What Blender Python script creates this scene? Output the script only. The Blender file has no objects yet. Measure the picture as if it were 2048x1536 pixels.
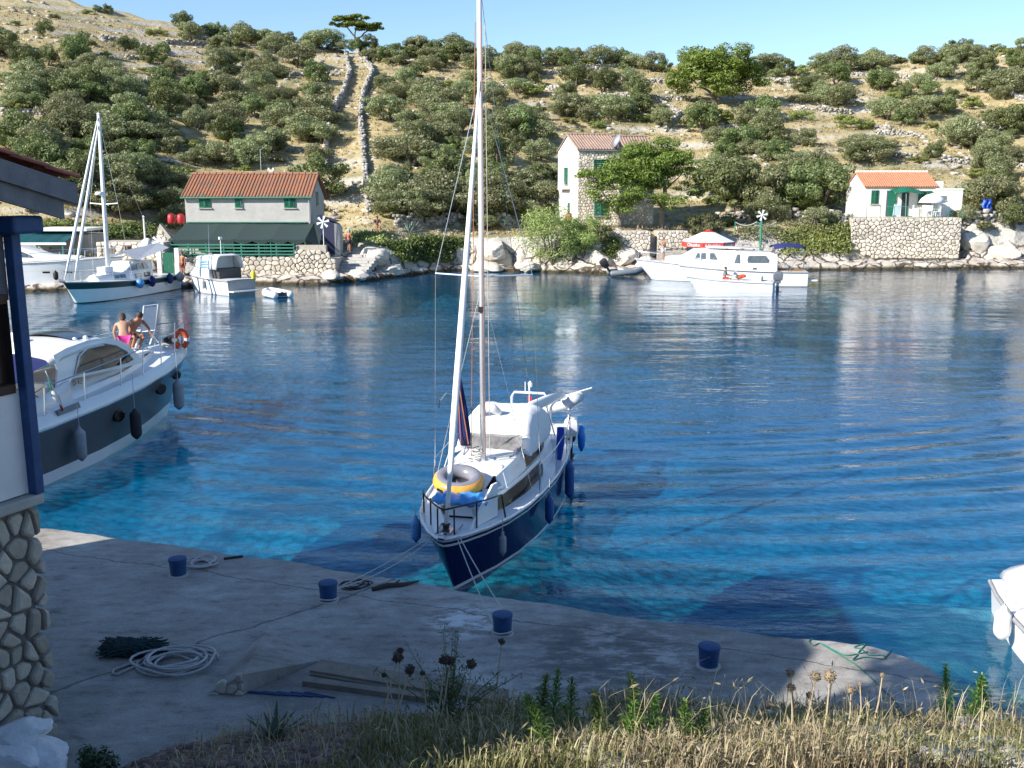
import bpy, bmesh, math, random
import numpy as np
from mathutils import Vector, Matrix, Quaternion
random.seed(7); RNG = np.random.default_rng(7)
R = math.radians
S = bpy.context.scene
COL = S.collection

# ---------------------------------------------------------------- camera, sky, sun, exposure
FPX, CAMH = 1990.0, 6.8
PITCH = math.atan(398/1990)
cam_d = bpy.data.cameras.new('camera'); cam = bpy.data.objects.new('camera', cam_d); COL.objects.link(cam)
cam_d.sensor_width = 36; cam_d.lens = FPX/2048*36; cam_d.clip_end = 3000; cam_d.clip_start = .1
cam.location = (0, 0, CAMH); cam.rotation_euler = (math.pi/2-PITCH, 0, 0)
S.camera = cam
SUN_EL, SUN_H = R(31), Vector((-.85, -.525)).normalized()
w = bpy.data.worlds.new('World'); S.world = w; w.use_nodes = True
nt = w.node_tree; bg = nt.nodes['Background']
sky = nt.nodes.new('ShaderNodeTexSky'); sky.sky_type = 'NISHITA'; sky.sun_disc = False
sky.sun_elevation = SUN_EL; sky.sun_rotation = math.atan2(SUN_H.x, SUN_H.y)
sky.air_density = 1.0; sky.dust_density = .15; sky.ozone_density = 4.5
nt.links.new(sky.outputs[0], bg.inputs[0]); bg.inputs[1].default_value = .105
sl = bpy.data.lights.new('sun', 'SUN'); sun = bpy.data.objects.new('sun', sl); COL.objects.link(sun)
sl.energy = 4.8; sl.angle = R(.55); sl.color = (1, .95, .87)
to_sun = Vector((SUN_H.x*math.cos(SUN_EL), SUN_H.y*math.cos(SUN_EL), math.sin(SUN_EL)))
sun.rotation_euler = (-to_sun).to_track_quat('-Z', 'Y').to_euler(); sun.location = (-60, -40, 60)
vs = S.view_settings; vs.view_transform = 'Standard'; vs.look = 'None'; vs.exposure = .88; vs.gamma = 1; vs.use_curve_mapping = False
S.cycles.max_bounces = 8; S.cycles.transparent_max_bounces = 16; S.cycles.caustics_reflective = False; S.cycles.caustics_refractive = False
S.cycles.use_denoising = True; S.cycles.sample_clamp_indirect = 8

# ---------------------------------------------------------------- helpers
def ray(px, py):
    a = (px-1024)/FPX; b = (768-py)/FPX
    return Vector((a, math.cos(PITCH)+b*math.sin(PITCH), -math.sin(PITCH)+b*math.cos(PITCH)))
def onz(px, py, z=0.):
    r = ray(px, py); t = (z-CAMH)/r.z; return Vector((r.x*t, r.y*t, z))
def ony(px, py, y):
    r = ray(px, py); t = y/r.y; return Vector((r.x*t, y, CAMH+r.z*t))

MATS = {}
def nd(t, typ, **kw):
    n = t.nodes.new(typ)
    for k, v in kw.items():
        if hasattr(n, k): setattr(n, k, v)
        else: n.inputs[k.replace('_', ' ')].default_value = v
    return n
def ramp(t, pts, interp='LINEAR'):
    n = t.nodes.new('ShaderNodeValToRGB'); e = n.color_ramp.elements; n.color_ramp.interpolation = interp
    while len(e) < len(pts): e.new(.5)
    for i, (p, c) in enumerate(pts):
        e[i].position = p; e[i].color = (*c, 1) if len(c) == 3 else c
    return n
def M(name, col, rough=.6, metal=0., var=.12, scale=6., bump=0., bscale=None, col2=None, obj_rand=0., island=0., spec=.5, coat=0., trans=0., alpha=1.):
    """principled material with noise colour variation, optional second colour, bump and per-piece variation"""
    if name in MATS: return MATS[name]
    m = bpy.data.materials.new(name); m.use_nodes = True; MATS[name] = m
    t = m.node_tree; p = t.nodes['Principled BSDF']; L = t.links.new
    p.inputs['Roughness'].default_value = rough; p.inputs['Metallic'].default_value = metal
    p.inputs['Specular IOR Level'].default_value = spec; p.inputs['Coat Weight'].default_value = coat
    p.inputs['Transmission Weight'].default_value = trans; p.inputs['Alpha'].default_value = alpha
    tc = nd(t, 'ShaderNodeTexCoord')
    n = nd(t, 'ShaderNodeTexNoise', Scale=scale, Detail=6., Roughness=.65); L(tc.outputs['Object'], n.inputs['Vector'])
    c2 = col2 if col2 else tuple(min(1, c*(1+var)) for c in col)
    c1 = col if col2 else tuple(c*(1-var) for c in col)
    r = ramp(t, [(.32, c1), (.68, c2)]); L(n.outputs[0], r.inputs[0]); out = r.outputs[0]
    if obj_rand or island:
        h = nd(t, 'ShaderNodeHueSaturation'); src = None
        if island:
            g = nd(t, 'ShaderNodeNewGeometry'); src = g.outputs['Random Per Island']; a = island
        else:
            g = nd(t, 'ShaderNodeObjectInfo'); src = g.outputs['Random']; a = obj_rand
        mr = nd(t, 'ShaderNodeMapRange'); mr.inputs[3].default_value = 1-a; mr.inputs[4].default_value = 1+a
        L(src, mr.inputs[0]); L(mr.outputs[0], h.inputs['Value']); L(out, h.inputs['Color']); out = h.outputs[0]
    L(out, p.inputs['Base Color'])
    if bump:
        nb = nd(t, 'ShaderNodeTexNoise', Scale=bscale or scale*3, Detail=8., Roughness=.7); L(tc.outputs['Object'], nb.inputs['Vector'])
        b = nd(t, 'ShaderNodeBump', Strength=min(1, bump), Distance=.03*max(1, bump)); L(nb.outputs[0], b.inputs['Height']); L(b.outputs[0], p.inputs['Normal'])
    return m
def leaf_mat(name, c1, c2, transl=.3, rough=.6, hue=.02):
    if name in MATS: return MATS[name]
    m = bpy.data.materials.new(name); m.use_nodes = True; MATS[name] = m
    t = m.node_tree; L = t.links.new; t.nodes.remove(t.nodes['Principled BSDF'])
    g = nd(t, 'ShaderNodeNewGeometry'); oi = nd(t, 'ShaderNodeObjectInfo')
    r = ramp(t, [(0., c1), (1., c2)]); L(g.outputs['Random Per Island'], r.inputs[0])
    h = nd(t, 'ShaderNodeHueSaturation'); L(r.outputs[0], h.inputs['Color'])
    mr = nd(t, 'ShaderNodeMapRange'); mr.inputs[3].default_value = .72; mr.inputs[4].default_value = 1.25; L(oi.outputs['Random'], mr.inputs[0]); L(mr.outputs[0], h.inputs['Value'])
    mh = nd(t, 'ShaderNodeMapRange'); mh.inputs[3].default_value = .5-hue; mh.inputs[4].default_value = .5+hue; L(oi.outputs['Random'], mh.inputs[0]); L(mh.outputs[0], h.inputs['Hue'])
    d = nd(t, 'ShaderNodeBsdfDiffuse'); tr = nd(t, 'ShaderNodeBsdfTranslucent'); gl = nd(t, 'ShaderNodeBsdfGlossy', Roughness=rough)
    L(h.outputs[0], d.inputs[0]); L(h.outputs[0], tr.inputs[0])
    m1 = nd(t, 'ShaderNodeMixShader'); m1.inputs[0].default_value = transl; L(d.outputs[0], m1.inputs[1]); L(tr.outputs[0], m1.inputs[2])
    m2 = nd(t, 'ShaderNodeMixShader'); m2.inputs[0].default_value = .05; L(m1.outputs[0], m2.inputs[1]); L(gl.outputs[0], m2.inputs[2])
    L(m2.outputs[0], t.nodes['Material Output'].inputs[0]); return m

class MB:
    """collects shapes; build() links them as one mesh object"""
    def __init__(s): s.v = []; s.f = []; s.m = []; s.mi = 0
    def add(s, vs, fs):
        o = len(s.v); s.v += [tuple(v) for v in vs]; s.f += [tuple(i+o for i in f) for f in fs]; s.m += [s.mi]*len(fs); return s
    def box(s, c, d, rot=None, taper=1.):
        x, y, z = d[0]/2, d[1]/2, d[2]/2; k = taper
        vs = [Vector(q) for q in ((-x,-y,-z),(x,-y,-z),(x,y,-z),(-x,y,-z),(-x*k,-y*k,z),(x*k,-y*k,z),(x*k,y*k,z),(-x*k,y*k,z))]
        if rot is not None: vs = [rot @ q for q in vs]
        c = Vector(c)
        return s.add([q+c for q in vs], [(3,2,1,0),(4,5,6,7),(0,1,5,4),(1,2,6,5),(2,3,7,6),(3,0,4,7)])
    def bar(s, a, b, w, h=None):
        a, b = Vector(a), Vector(b); d = b-a; q = d.to_track_quat('X', 'Z').to_matrix()
        return s.box((a+b)/2, (d.length, w, h or w), q)
    def tube(s, pts, r, n=8, caps=True, closed=False):
        pts = [Vector(p) for p in pts]; k = len(pts); rs = r if isinstance(r, (list, tuple)) else [r]*k
        rings = []; prev = None
        for i, p in enumerate(pts):
            if closed: d = pts[(i+1) % k]-pts[i-1]
            else: d = pts[min(i+1, k-1)]-pts[max(i-1, 0)]
            if d.length < 1e-9: d = Vector((0, 0, 1))
            d.normalize()
            if prev is None: u = d.orthogonal().normalized()
            else:
                u = prev-d*prev.dot(d); u = u.normalized() if u.length > 1e-6 else d.orthogonal().normalized()
            prev = u; v = d.cross(u)
            rings.append([p+(u*math.cos(a)+v*math.sin(a))*rs[i] for a in (2*math.pi*j/n for j in range(n))])
        vs = [q for g in rings for q in g]; fs = []
        for i in range(k if closed else k-1):
            i2 = (i+1) % k
            for j in range(n): fs.append((i*n+j, i*n+(j+1) % n, i2*n+(j+1) % n, i2*n+j))
        if caps and not closed: fs += [tuple(range(n))[::-1], tuple((k-1)*n+j for j in range(n))]
        return s.add(vs, fs)
    def cyl(s, a, b, r0, r1=None, n=12): return s.tube([a, b], [r0, r0 if r1 is None else r1], n)
    def lathe(s, prof, c=(0, 0, 0), n=16, rot=None):
        vs = []; fs = []; c = Vector(c)
        for r, z in prof:
            for j in range(n):
                q = Vector((r*math.cos(2*math.pi*j/n), r*math.sin(2*math.pi*j/n), z))
                vs.append((rot @ q if rot is not None else q)+c)
        for i in range(len(prof)-1):
            for j in range(n): fs.append((i*n+j, i*n+(j+1) % n, (i+1)*n+(j+1) % n, (i+1)*n+j))
        fs += [tuple(range(n))[::-1], tuple((len(prof)-1)*n+j for j in range(n))]
        return s.add(vs, fs)
    def ell(s, c, d, n=12, rot=None):
        pr = [(max(.001, math.sin(math.pi*i/8)), -math.cos(math.pi*i/8)) for i in range(9)]
        vs = []; c = Vector(c); fs = []
        for r, z in pr:
            for j in range(n):
                q = Vector((r*math.cos(2*math.pi*j/n)*d[0], r*math.sin(2*math.pi*j/n)*d[1], z*d[2]))
                vs.append((rot @ q if rot is not None else q)+c)
        for i in range(8):
            for j in range(n): fs.append((i*n+j, i*n+(j+1) % n, (i+1)*n+(j+1) % n, (i+1)*n+j))
        return s.add(vs, fs)
    def loft(s, rows, close=False, cap=False):
        n = len(rows[0]); vs = [q for g in rows for q in g]; fs = []
        for i in range(len(rows)-1):
            for j in range(n if close else n-1): fs.append((i*n+j, i*n+(j+1) % n, (i+1)*n+(j+1) % n, (i+1)*n+j))
        if cap: fs += [tuple(range(n))[::-1], tuple((len(rows)-1)*n+j for j in range(n))]
        return s.add(vs, fs)
    def prism(s, poly, h, ax=None):
        """poly of 3-D points extruded by vector h"""
        n = len(poly); h = Vector(h); vs = [Vector(p) for p in poly]+[Vector(p)+h for p in poly]
        return s.add(vs, [tuple(range(n))[::-1], tuple(range(n, 2*n))]+[(i, (i+1) % n, n+(i+1) % n, n+i) for i in range(n)])
    def build(s, name, mat, parent=None, smooth=False, bevel=0., sub=0, auto=None):
        me = bpy.data.meshes.new(name); me.from_pydata(s.v, [], s.f); me.validate()
        for x in (mat if isinstance(mat, (list, tuple)) else [mat]): me.materials.append(x)
        if isinstance(mat, (list, tuple)) and len(me.polygons) == len(s.m): me.polygons.foreach_set('material_index', s.m)
        bm = bmesh.new(); bm.from_mesh(me); bmesh.ops.recalc_face_normals(bm, faces=bm.faces); bm.to_mesh(me); bm.free()
        if smooth: me.polygons.foreach_set('use_smooth', [True]*len(me.polygons))
        o = bpy.data.objects.new(name, me); COL.objects.link(o); o.parent = parent
        if smooth and auto is not None: me.set_sharp_from_angle(angle=R(auto))
        if bevel:
            b = o.modifiers.new('bevel', 'BEVEL'); b.width = bevel; b.segments = 2; b.limit_method = 'ANGLE'
        if sub:
            b = o.modifiers.new('sub', 'SUBSURF'); b.levels = sub; b.render_levels = sub
        return o
def tag(o, label=None, cat=None, group=None, kind=None):
    if label: o['label'] = label
    if cat: o['category'] = cat
    if group: o['group'] = group
    if kind: o['kind'] = kind
    return o
def thing(name, label, cat, loc=(0, 0, 0), rz=0., group=None):
    o = bpy.data.objects.new(name, None); COL.objects.link(o); o.location = loc; o.rotation_euler = (0, 0, rz); o.empty_display_size = .2
    return tag(o, label, cat, group, 'thing')
def copy_tree(o, parent=None):
    c = o.copy(); COL.objects.link(c); c.parent = parent
    for ch in list(o.children): copy_tree(ch, c)
    return c
def npmesh(name, V, F, mat, parent=None, smooth=False):
    """fast mesh from numpy arrays; F is (n,3) or (n,4)"""
    me = bpy.data.meshes.new(name); V = np.asarray(V, np.float32); F = np.asarray(F, np.int32); k = F.shape[1]
    me.vertices.add(len(V)); me.vertices.foreach_set('co', V.ravel())
    me.loops.add(F.size); me.loops.foreach_set('vertex_index', F.ravel())
    me.polygons.add(len(F)); me.polygons.foreach_set('loop_start', np.arange(0, F.size, k, dtype=np.int32))
    me.update(calc_edges=True); me.materials.append(mat)
    if smooth: me.polygons.foreach_set('use_smooth', [True]*len(F))
    o = bpy.data.objects.new(name, me); COL.objects.link(o); o.parent = parent
    return o
def voronoi(w, h, sx, sy, rng, jit=.42, gap=.012):
    """irregular stone cells filling a w x h rectangle: list of 2-D polygons"""
    pts = []; ny = max(1, round(h/sy)); nx = max(1, round(w/sx))
    for j in range(-1, ny+1):
        for i in range(-1, nx+1):
            pts.append(((i+.5+(.5 if j % 2 else 0)+rng.uniform(-jit, jit))*w/nx, (j+.5+rng.uniform(-jit, jit))*h/ny))
    out = []
    for k, (px, py) in enumerate(pts):
        poly = [(0, 0), (w, 0), (w, h), (0, h)]
        if not (-.6*sx < px < w+.6*sx and -.6*sy < py < h+.6*sy): continue
        for q, (ox, oy) in enumerate(pts):
            if q == k or abs(ox-px) > 3*sx or abs(oy-py) > 3*sy: continue
            mx, my = (px+ox)/2, (py+oy)/2; dx, dy = ox-px, oy-py; l = math.hypot(dx, dy); dx /= l; dy /= l
            mx -= dx*gap; my -= dy*gap; np_ = []
            for a in range(len(poly)):
                A, B = poly[a], poly[(a+1) % len(poly)]
                da = (A[0]-mx)*dx+(A[1]-my)*dy; db = (B[0]-mx)*dx+(B[1]-my)*dy
                if da <= 0: np_.append(A)
                if da*db < 0: np_.append((A[0]+(B[0]-A[0])*da/(da-db), A[1]+(B[1]-A[1])*da/(da-db)))
            poly = np_
            if len(poly) < 3: break
        if len(poly) >= 3:
            ar = abs(sum(poly[a][0]*poly[(a+1) % len(poly)][1]-poly[(a+1) % len(poly)][0]*poly[a][1] for a in range(len(poly))))/2
            if ar > .12*sx*sy: out.append(poly)
    return out
def stone_face(mb, poly, org, ux, uz, nrm, depth, rng, rnd=True):
    """one pillow-faced stone on a wall face"""
    if rnd:
        q_ = []
        for a in range(len(poly)):
            A, B = poly[a], poly[(a+1) % len(poly)]; q_ += [(A[0]*.8+B[0]*.2, A[1]*.8+B[1]*.2), (A[0]*.2+B[0]*.8, A[1]*.2+B[1]*.8)]
        poly = q_
    org, ux, uz, nrm = map(Vector, (org, ux, uz, nrm)); n = len(poly)
    cx = sum(p[0] for p in poly)/n; cy = sum(p[1] for p in poly)/n; d = depth*rng.uniform(.6, 1.3)
    def ring(k, e): return [org+ux*(cx+(x-cx)*k)+uz*(cy+(y-cy)*k)+nrm*e for x, y in poly]
    rows = [ring(1, -.06), ring(1, d*.35), ring(.9, d*.8), ring(.62, d*(1+rng.uniform(-.1, .15)))]
    mb.loft(rows, close=True); o = len(mb.v); mb.f.append(tuple(range(o-n, o))); mb.m.append(mb.mi)
def smoothstep(a, b, x):
    t = np.clip((x-a)/(b-a), 0, 1); return t*t*(3-2*t)
def rope(mb, a, b, sag, r, n=12):
    a, b = Vector(a), Vector(b)
    mb.tube([a.lerp(b, i/n)+Vector((0, 0, -sag*4*(i/n)*(1-i/n))) for i in range(n+1)], r, 6)
# ---------------------------------------------------------------- terrain functions
def _h(i, j, k): 
    n = (i*374761393+j*668265263+k*974634777) & 0xffffffff
    n = ((n ^ (n >> 13))*1274126177) & 0xffffffff
    return ((n ^ (n >> 16)) & 0xffff)/65535.
def vnoise(x, y, k=0):
    x = np.asarray(x, float); y = np.asarray(y, float); i = np.floor(x).astype(np.int64); j = np.floor(y).astype(np.int64); a = x-i; b = y-j
    a = a*a*(3-2*a); b = b*b*(3-2*b)
    return (_h(i, j, k)*(1-a)+_h(i+1, j, k)*a)*(1-b)+(_h(i, j+1, k)*(1-a)+_h(i+1, j+1, k)*a)*b
def fbm(x, y, k=0, o=4):
    s = 0.; a = .5
    for q in range(o): s = s+a*vnoise(x*2**q, y*2**q, k+q); a *= .5
    return s/(1-.5**o)-.5
def ctl(pts, z=0.):
    us = []; vs = []
    for p in pts:
        w = onz(p[0], p[1], z); us.append(w.x/w.y); vs.append(w.y)
    return np.array(us), np.array(vs)
SH_U, SH_Y = ctl([(-900, 600), (-400, 592), (0, 584), (330, 578), (500, 569), (640, 570), (760, 560), (840, 548), (930, 541), (1040, 543), (1215, 548), (1400, 545), (1600, 541), (2048, 537), (2500, 533), (3000, 530)])
def ux(px): return (px-1024)/FPX/(math.cos(PITCH))*.985
BX = np.array([ux(v) for v in (-900, 300, 600, 690, 760, 900, 1050, 1150, 1400, 1450, 1600, 1680, 2048, 3000)])
BZ = np.array([1.6, 1.6, 1.7, 1.8, 2.5, 2.6, 2.7, 3.1, 2.9, 3.1, 3.5, 3.9, 3.9, 4])
CX = np.array([ux(v) for v in (-900, 300, 340, 670, 700, 760, 840, 930, 1040, 1215, 1330, 1450, 1600, 1685, 1700, 1915, 1930, 2048, 3000)])
CS = np.array([2.5, 2.5, 3.6, 3.6, 3.0, 2.4, 1.4, .8, .8, 1.6, 2.6, 2.2, 1.8, 2.6, 4.4, 4.4, 2.6, 2.6, 3.])
CW = np.array([1.1, 1.1, 1.1, 1.1, 3, 3, 1.5, 1.2, 1.2, 1.2, 1.6, 4.5, 5.0, 2, 1.1, 1.1, 2.2, 2.6, 3.])
HX = np.array([ux(v) for v in (-900, 150, 420, 640, 790, 1000, 1160, 1340, 1520, 1600, 1720, 1920, 2150, 3000)])
HS = np.array([7, 8, 15.5, 15.5, 8.5, 8.5, 16, 16, 10.5, 11, 15, 15, 10, 9.])
RIDGE = [(-1200, -330), (-400, -110), (0, -28), (150, 2), (330, 40), (450, 68), (700, 100), (900, 110), (1200, 124), (1500, 140), (1750, 126), (2048, 92), (2400, 60), (3000, 40)]
_rr = [ray(*p) for p in RIDGE]
RU = np.array([r.x/r.y for r in _rr]); RV = np.array([r.z/r.y for r in _rr])
YR = 168.
def shore_y(u): return np.interp(u, SH_U, SH_Y)
def terr(x, y, fine=True):
    x = np.asarray(x, float); y = np.asarray(y, float); u = x/np.maximum(y, 1)
    jag = (fbm(x*.35, y*.05, 3)*1.2+fbm(x*1.3, 7., 9)*.5)
    s = y-shore_y(u)-jag*smoothstep(-2, 2, x*0+1)
    b = np.interp(u, BX, BZ); cs = np.interp(u, CX, CS); hs = np.interp(u, HX, HS)
    sea = np.minimum(s, 0)*.42
    shelf = .42*smoothstep(-.15, .3, s)+.12*smoothstep(.5, 1.6, s)
    cliffw = np.interp(u, CX, CW)
    bench = (b-.54)*smoothstep(cs-.25, cs+cliffw, s+fbm(x*.6, y*.6, 21)*.9)
    ztop = CAMH+YR*np.interp(u, RU, RV)
    ys = shore_y(u)+hs
    t = np.clip((y-ys)/(YR-ys), 0, 1.0)
    hill = (ztop-b)*(t**.93)
    und = fbm(x*.045, y*.045, 5)*2.6*smoothstep(0, .15, t)*(1-smoothstep(.8, 1, t))
    hill = hill+und
    st = 1.9; q = (hill+fbm(x*.03, y*.03, 31)*2.2)/st; fr = q-np.floor(q)
    hill = hill+smoothstep(.02, .12, t)*(.75*(smoothstep(.62, .98, fr)-fr)*st*.55)*(.35+.65*smoothstep(-.15, .2, fbm(x*.05, y*.05, 77)))
    back = np.maximum(y-YR, 0)
    z = sea+shelf+bench+hill-back*.12-.004*back
    if fine:
        rk = smoothstep(-.6, .2, s)*(1-smoothstep(cs+2, cs+4, s))
        z = z+rk*fbm(x*1.7, y*1.7, 41)*.5+fbm(x*.8, y*.8, 51)*.28*smoothstep(.03, .2, t)
    return z
def T(px, py):
    """first hit of the pixel's sight line with the far shore"""
    r = ray(px, py); r = r/r.y; ys = np.arange(64, 175, .15)
    d = CAMH+r.z*ys-terr(r.x*ys, ys, False); k = np.nonzero(d < 0)[0]
    y = ys[k[0]] if len(k) else YR-1.5
    return Vector((r.x*y, y, float(terr(r.x*y, y))))
def ground(x, y): return float(terr(x, y))

# ---------------------------------------------------------------- hillside
m = bpy.data.materials.new('hillside'); m.use_nodes = True; MATS['hillside'] = m
t = m.node_tree; L = t.links.new; p = t.nodes['Principled BSDF']; p.inputs['Roughness'].default_value = .9; p.inputs['Specular IOR Level'].default_value = .15
g = nd(t, 'ShaderNodeNewGeometry'); sx = nd(t, 'ShaderNodeSeparateXYZ'); L(g.outputs['Position'], sx.inputs[0]); sn = nd(t, 'ShaderNodeSeparateXYZ'); L(g.outputs['Normal'], sn.inputs[0])
def noise(t, sc, det=6., rough=.6, src=None, stretch=None):
    n = nd(t, 'ShaderNodeTexNoise', Scale=sc, Detail=det, Roughness=rough)
    if stretch:
        mp = nd(t, 'ShaderNodeMapping'); mp.inputs['Scale'].default_value = stretch; L2 = t.links.new; L2(src, mp.inputs[0]); L2(mp.outputs[0], n.inputs['Vector'])
    else: t.links.new(src, n.inputs['Vector'])
    return n
def mixc(t, fac, a, b, typ='MIX'):
    n = nd(t, 'ShaderNodeMix'); n.data_type = 'RGBA'; n.blend_type = typ
    for s_, v in ((0, fac), (6, a), (7, b)):
        if hasattr(v, 'is_linked'): t.links.new(v, n.inputs[s_])
        elif isinstance(v, (int, float)): n.inputs[s_].default_value = v
        else: n.inputs[s_].default_value = (*v, 1)
    return n.outputs[2]
def mth(t, op, a, b=None, c=None):
    n = nd(t, 'ShaderNodeMath'); n.operation = op
    for i, v in enumerate((a, b, c)):
        if v is None: continue
        if hasattr(v, 'is_linked'): t.links.new(v, n.inputs[i])
        else: n.inputs[i].default_value = v
    return n.outputs[0]
def mrange(t, v, a, b, c=0., d=1., sm=True):
    n = nd(t, 'ShaderNodeMapRange'); n.interpolation_type = 'SMOOTHSTEP' if sm else 'LINEAR'
    t.links.new(v, n.inputs[0]); n.inputs[1].default_value = a; n.inputs[2].default_value = b; n.inputs[3].default_value = c; n.inputs[4].default_value = d
    return n.outputs[0]
P3 = g.outputs['Position']
n1 = noise(t, .12, 6, .65, P3); n2 = noise(t, 1.1, 8, .7, P3); n3 = noise(t, .35, 6, .7, P3); n4 = noise(t, 4., 8, .75, P3)
straw = ramp(t, [(.3, (.27, .21, .10)), (.5, (.44, .355, .185)), (.72, (.53, .45, .27))]); L(n2.outputs[0], straw.inputs[0])
scrub = ramp(t, [(.35, (.17, .155, .07)), (.65, (.33, .29, .15))]); L(n4.outputs[0], scrub.inputs[0])
c = mixc(t, mrange(t, n1.outputs[0], .48, .62), straw.outputs[0], scrub.outputs[0])
rock = ramp(t, [(.28, (.27, .245, .21)), (.5, (.50, .465, .41)), (.75, (.64, .605, .55))]); L(n4.outputs[0], rock.inputs[0])
c = mixc(t, mrange(t, n3.outputs[0], .60, .70), c, rock.outputs[0])
steep = mrange(t, sn.outputs['Z'], .93, .80)
c = mixc(t, steep, c, rock.outputs[0])
shore_rock = ramp(t, [(.3, (.38, .27, .18)), (.42, (.54, .47, .39)), (.7, (.66, .61, .54))]); L(n2.outputs[0], shore_rock.inputs[0])
vc = nd(t, 'ShaderNodeTexVoronoi', Scale=.75); vc.feature = 'DISTANCE_TO_EDGE'; vd = nd(t, 'ShaderNodeVectorMath'); vd.operation = 'MULTIPLY_ADD'; L(n2.outputs['Color'], vd.inputs[0]); vd.inputs[1].default_value = (.9, .9, .9); L(P3, vd.inputs[2]); L(vd.outputs[0], vc.inputs['Vector']); crack = mrange(t, vc.outputs[0], .0, .07)
low = mrange(t, mth(t, 'ADD', sx.outputs['Z'], mth(t, 'MULTIPLY', n3.outputs[0], 1.5)), 3.0, 1.9)
c = mixc(t, low, c, mixc(t, crack, (.16, .12, .09), shore_rock.outputs[0]))
algae = mrange(t, mth(t, 'ADD', sx.outputs['Z'], mth(t, 'MULTIPLY', n2.outputs[0], .35)), .55, .28)
dk = ramp(t, [(.35, (.022, .018, .012)), (.7, (.13, .095, .04))]); L(n4.outputs[0], dk.inputs[0])
c = mixc(t, algae, c, dk.outputs[0])
L(c, p.inputs['Base Color'])
b = nd(t, 'ShaderNodeBump', Strength=.9, Distance=.25); L(n2.outputs[0], b.inputs['Height'])
b2 = nd(t, 'ShaderNodeBump', Strength=.8, Distance=.06); L(n4.outputs[0], b2.inputs['Height']); L(b.outputs[0], b2.inputs['Normal']); b4 = nd(t, 'ShaderNodeBump', Strength=.9, Distance=.3); L(mth(t, 'MULTIPLY', crack, low), b4.inputs['Height']); L(b2.outputs[0], b4.inputs['Normal']); L(b4.outputs[0], p.inputs['Normal'])
us = np.linspace(-.95, .95, 460); ss = np.concatenate([np.linspace(-9, -1, 10), np.arange(-.7, 20, .3), np.arange(20, 108, .75), np.array([110, 115, 122, 135, 160, 200, 260])])
U, SS = np.meshgrid(us, ss); Y = shore_y(U)+SS; X = U*Y; Z = terr(X, Y)
nr, nc = U.shape; idx = np.arange(nr*nc).reshape(nr, nc)
F = np.stack([idx[:-1, :-1], idx[:-1, 1:], idx[1:, 1:], idx[1:, :-1]], -1).reshape(-1, 4)
hills = npmesh('hillside', np.stack([X, Y, Z], -1).reshape(-1, 3), F, m, smooth=True); tag(hills, 'terraced limestone hillside with dry straw grass', 'hillside', kind='structure')

# ---------------------------------------------------------------- quay
QE = [(-16, 19.4), (-12, 17.9), (-7.97, 16.52), (-6.09, 15.9), (-3.38, 14.95), (-1.31, 14.1), (-.18, 13.62), (1.91, 12.86), (3.3, 12.42), (4.1, 12.22), (4.72, 12.0), (5.0, 11.78), (5.18, 11.5), (5.27, 11.2), (5.2, 10.9), (5.0, 10.6), (4.7, 10.2), (4.5, 9.6)]
rq = random.Random(3); edge = []
for (x0, y0), (x1, y1) in zip(QE[:-1], QE[1:]):
    k = max(1, int(math.hypot(x1-x0, y1-y0)/.09))
    for i in range(k):
        f_ = i/k; edge.append((x0+(x1-x0)*f_+rq.uniform(-.012, .012), y0+(y1-y0)*f_+rq.uniform(-.02, .02)+.03*math.sin((x0+(x1-x0)*f_)*3.1)))
edge.append(QE[-1])
QZ = .9
mq = bpy.data.materials.new('quay_concrete'); mq.use_nodes = True; t = mq.node_tree; L = t.links.new; p = t.nodes['Principled BSDF']; p.inputs['Roughness'].default_value = .85; p.inputs['Specular IOR Level'].default_value = .2
g = nd(t, 'ShaderNodeNewGeometry'); P3 = g.outputs['Position']; sx = nd(t, 'ShaderNodeSeparateXYZ'); L(P3, sx.inputs[0])
a1 = noise(t, .45, 8, .68, P3); a2 = noise(t, 2.2, 10, .72, P3, (1, 2.2, 1)); a3 = noise(t, 38, 4, .7, P3)
cc = ramp(t, [(.28, (.20, .185, .165)), (.5, (.36, .34, .315)), (.72, (.50, .485, .46))]); L(a1.outputs[0], cc.inputs[0])
st = ramp(t, [(.30, (.22, .21, .19)), (.45, (.8, .78, .75)), (.58, (1., .99, .97)), (.72, (1.2, 1.2, 1.18))]); L(a2.outputs[0], st.inputs[0])
c = mixc(t, .75, cc.outputs[0], st.outputs[0], 'MULTIPLY'); c = mixc(t, .4, c, a3.outputs[0], 'OVERLAY')
# pale lime spill, and the joints between the cast bays
def spot(px, py, r): w = onz(px, py, QZ); return mrange(t, nd_dist(t, P3, w), r, r*.35)
def nd_dist(t, v, w):
    n = nd(t, 'ShaderNodeVectorMath'); n.operation = 'DISTANCE'; t.links.new(v, n.inputs[0]); n.inputs[1].default_value = w; return n.outputs['Value']
sp = mth(t, 'MULTIPLY', spot(935, 1240, .75), mrange(t, a2.outputs[0], .46, .56)); c = mixc(t, mth(t, 'MULTIPLY', sp, .8), c, (.72, .72, .70))
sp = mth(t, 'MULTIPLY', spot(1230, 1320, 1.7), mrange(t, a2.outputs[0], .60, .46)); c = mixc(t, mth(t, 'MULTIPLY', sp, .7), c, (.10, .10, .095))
wv = noise(t, .9, 5, .6, P3)
def joint(ax, off, wd):
    v = mth(t, 'ADD', mth(t, 'ADD', mth(t, 'MULTIPLY', sx.outputs['X'], ax[0]), mth(t, 'MULTIPLY', sx.outputs['Y'], ax[1])), mth(t, 'MULTIPLY', wv.outputs[0], .55))
    return mrange(t, mth(t, 'ABSOLUTE', mth(t, 'SUBTRACT', v, off)), wd, wd*.3)
A0 = onz(657, 1205, QZ); A1 = onz(390, 1290, QZ); d_ = (A1-A0).normalized(); nx_, ny_ = -d_.y, d_.x
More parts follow.
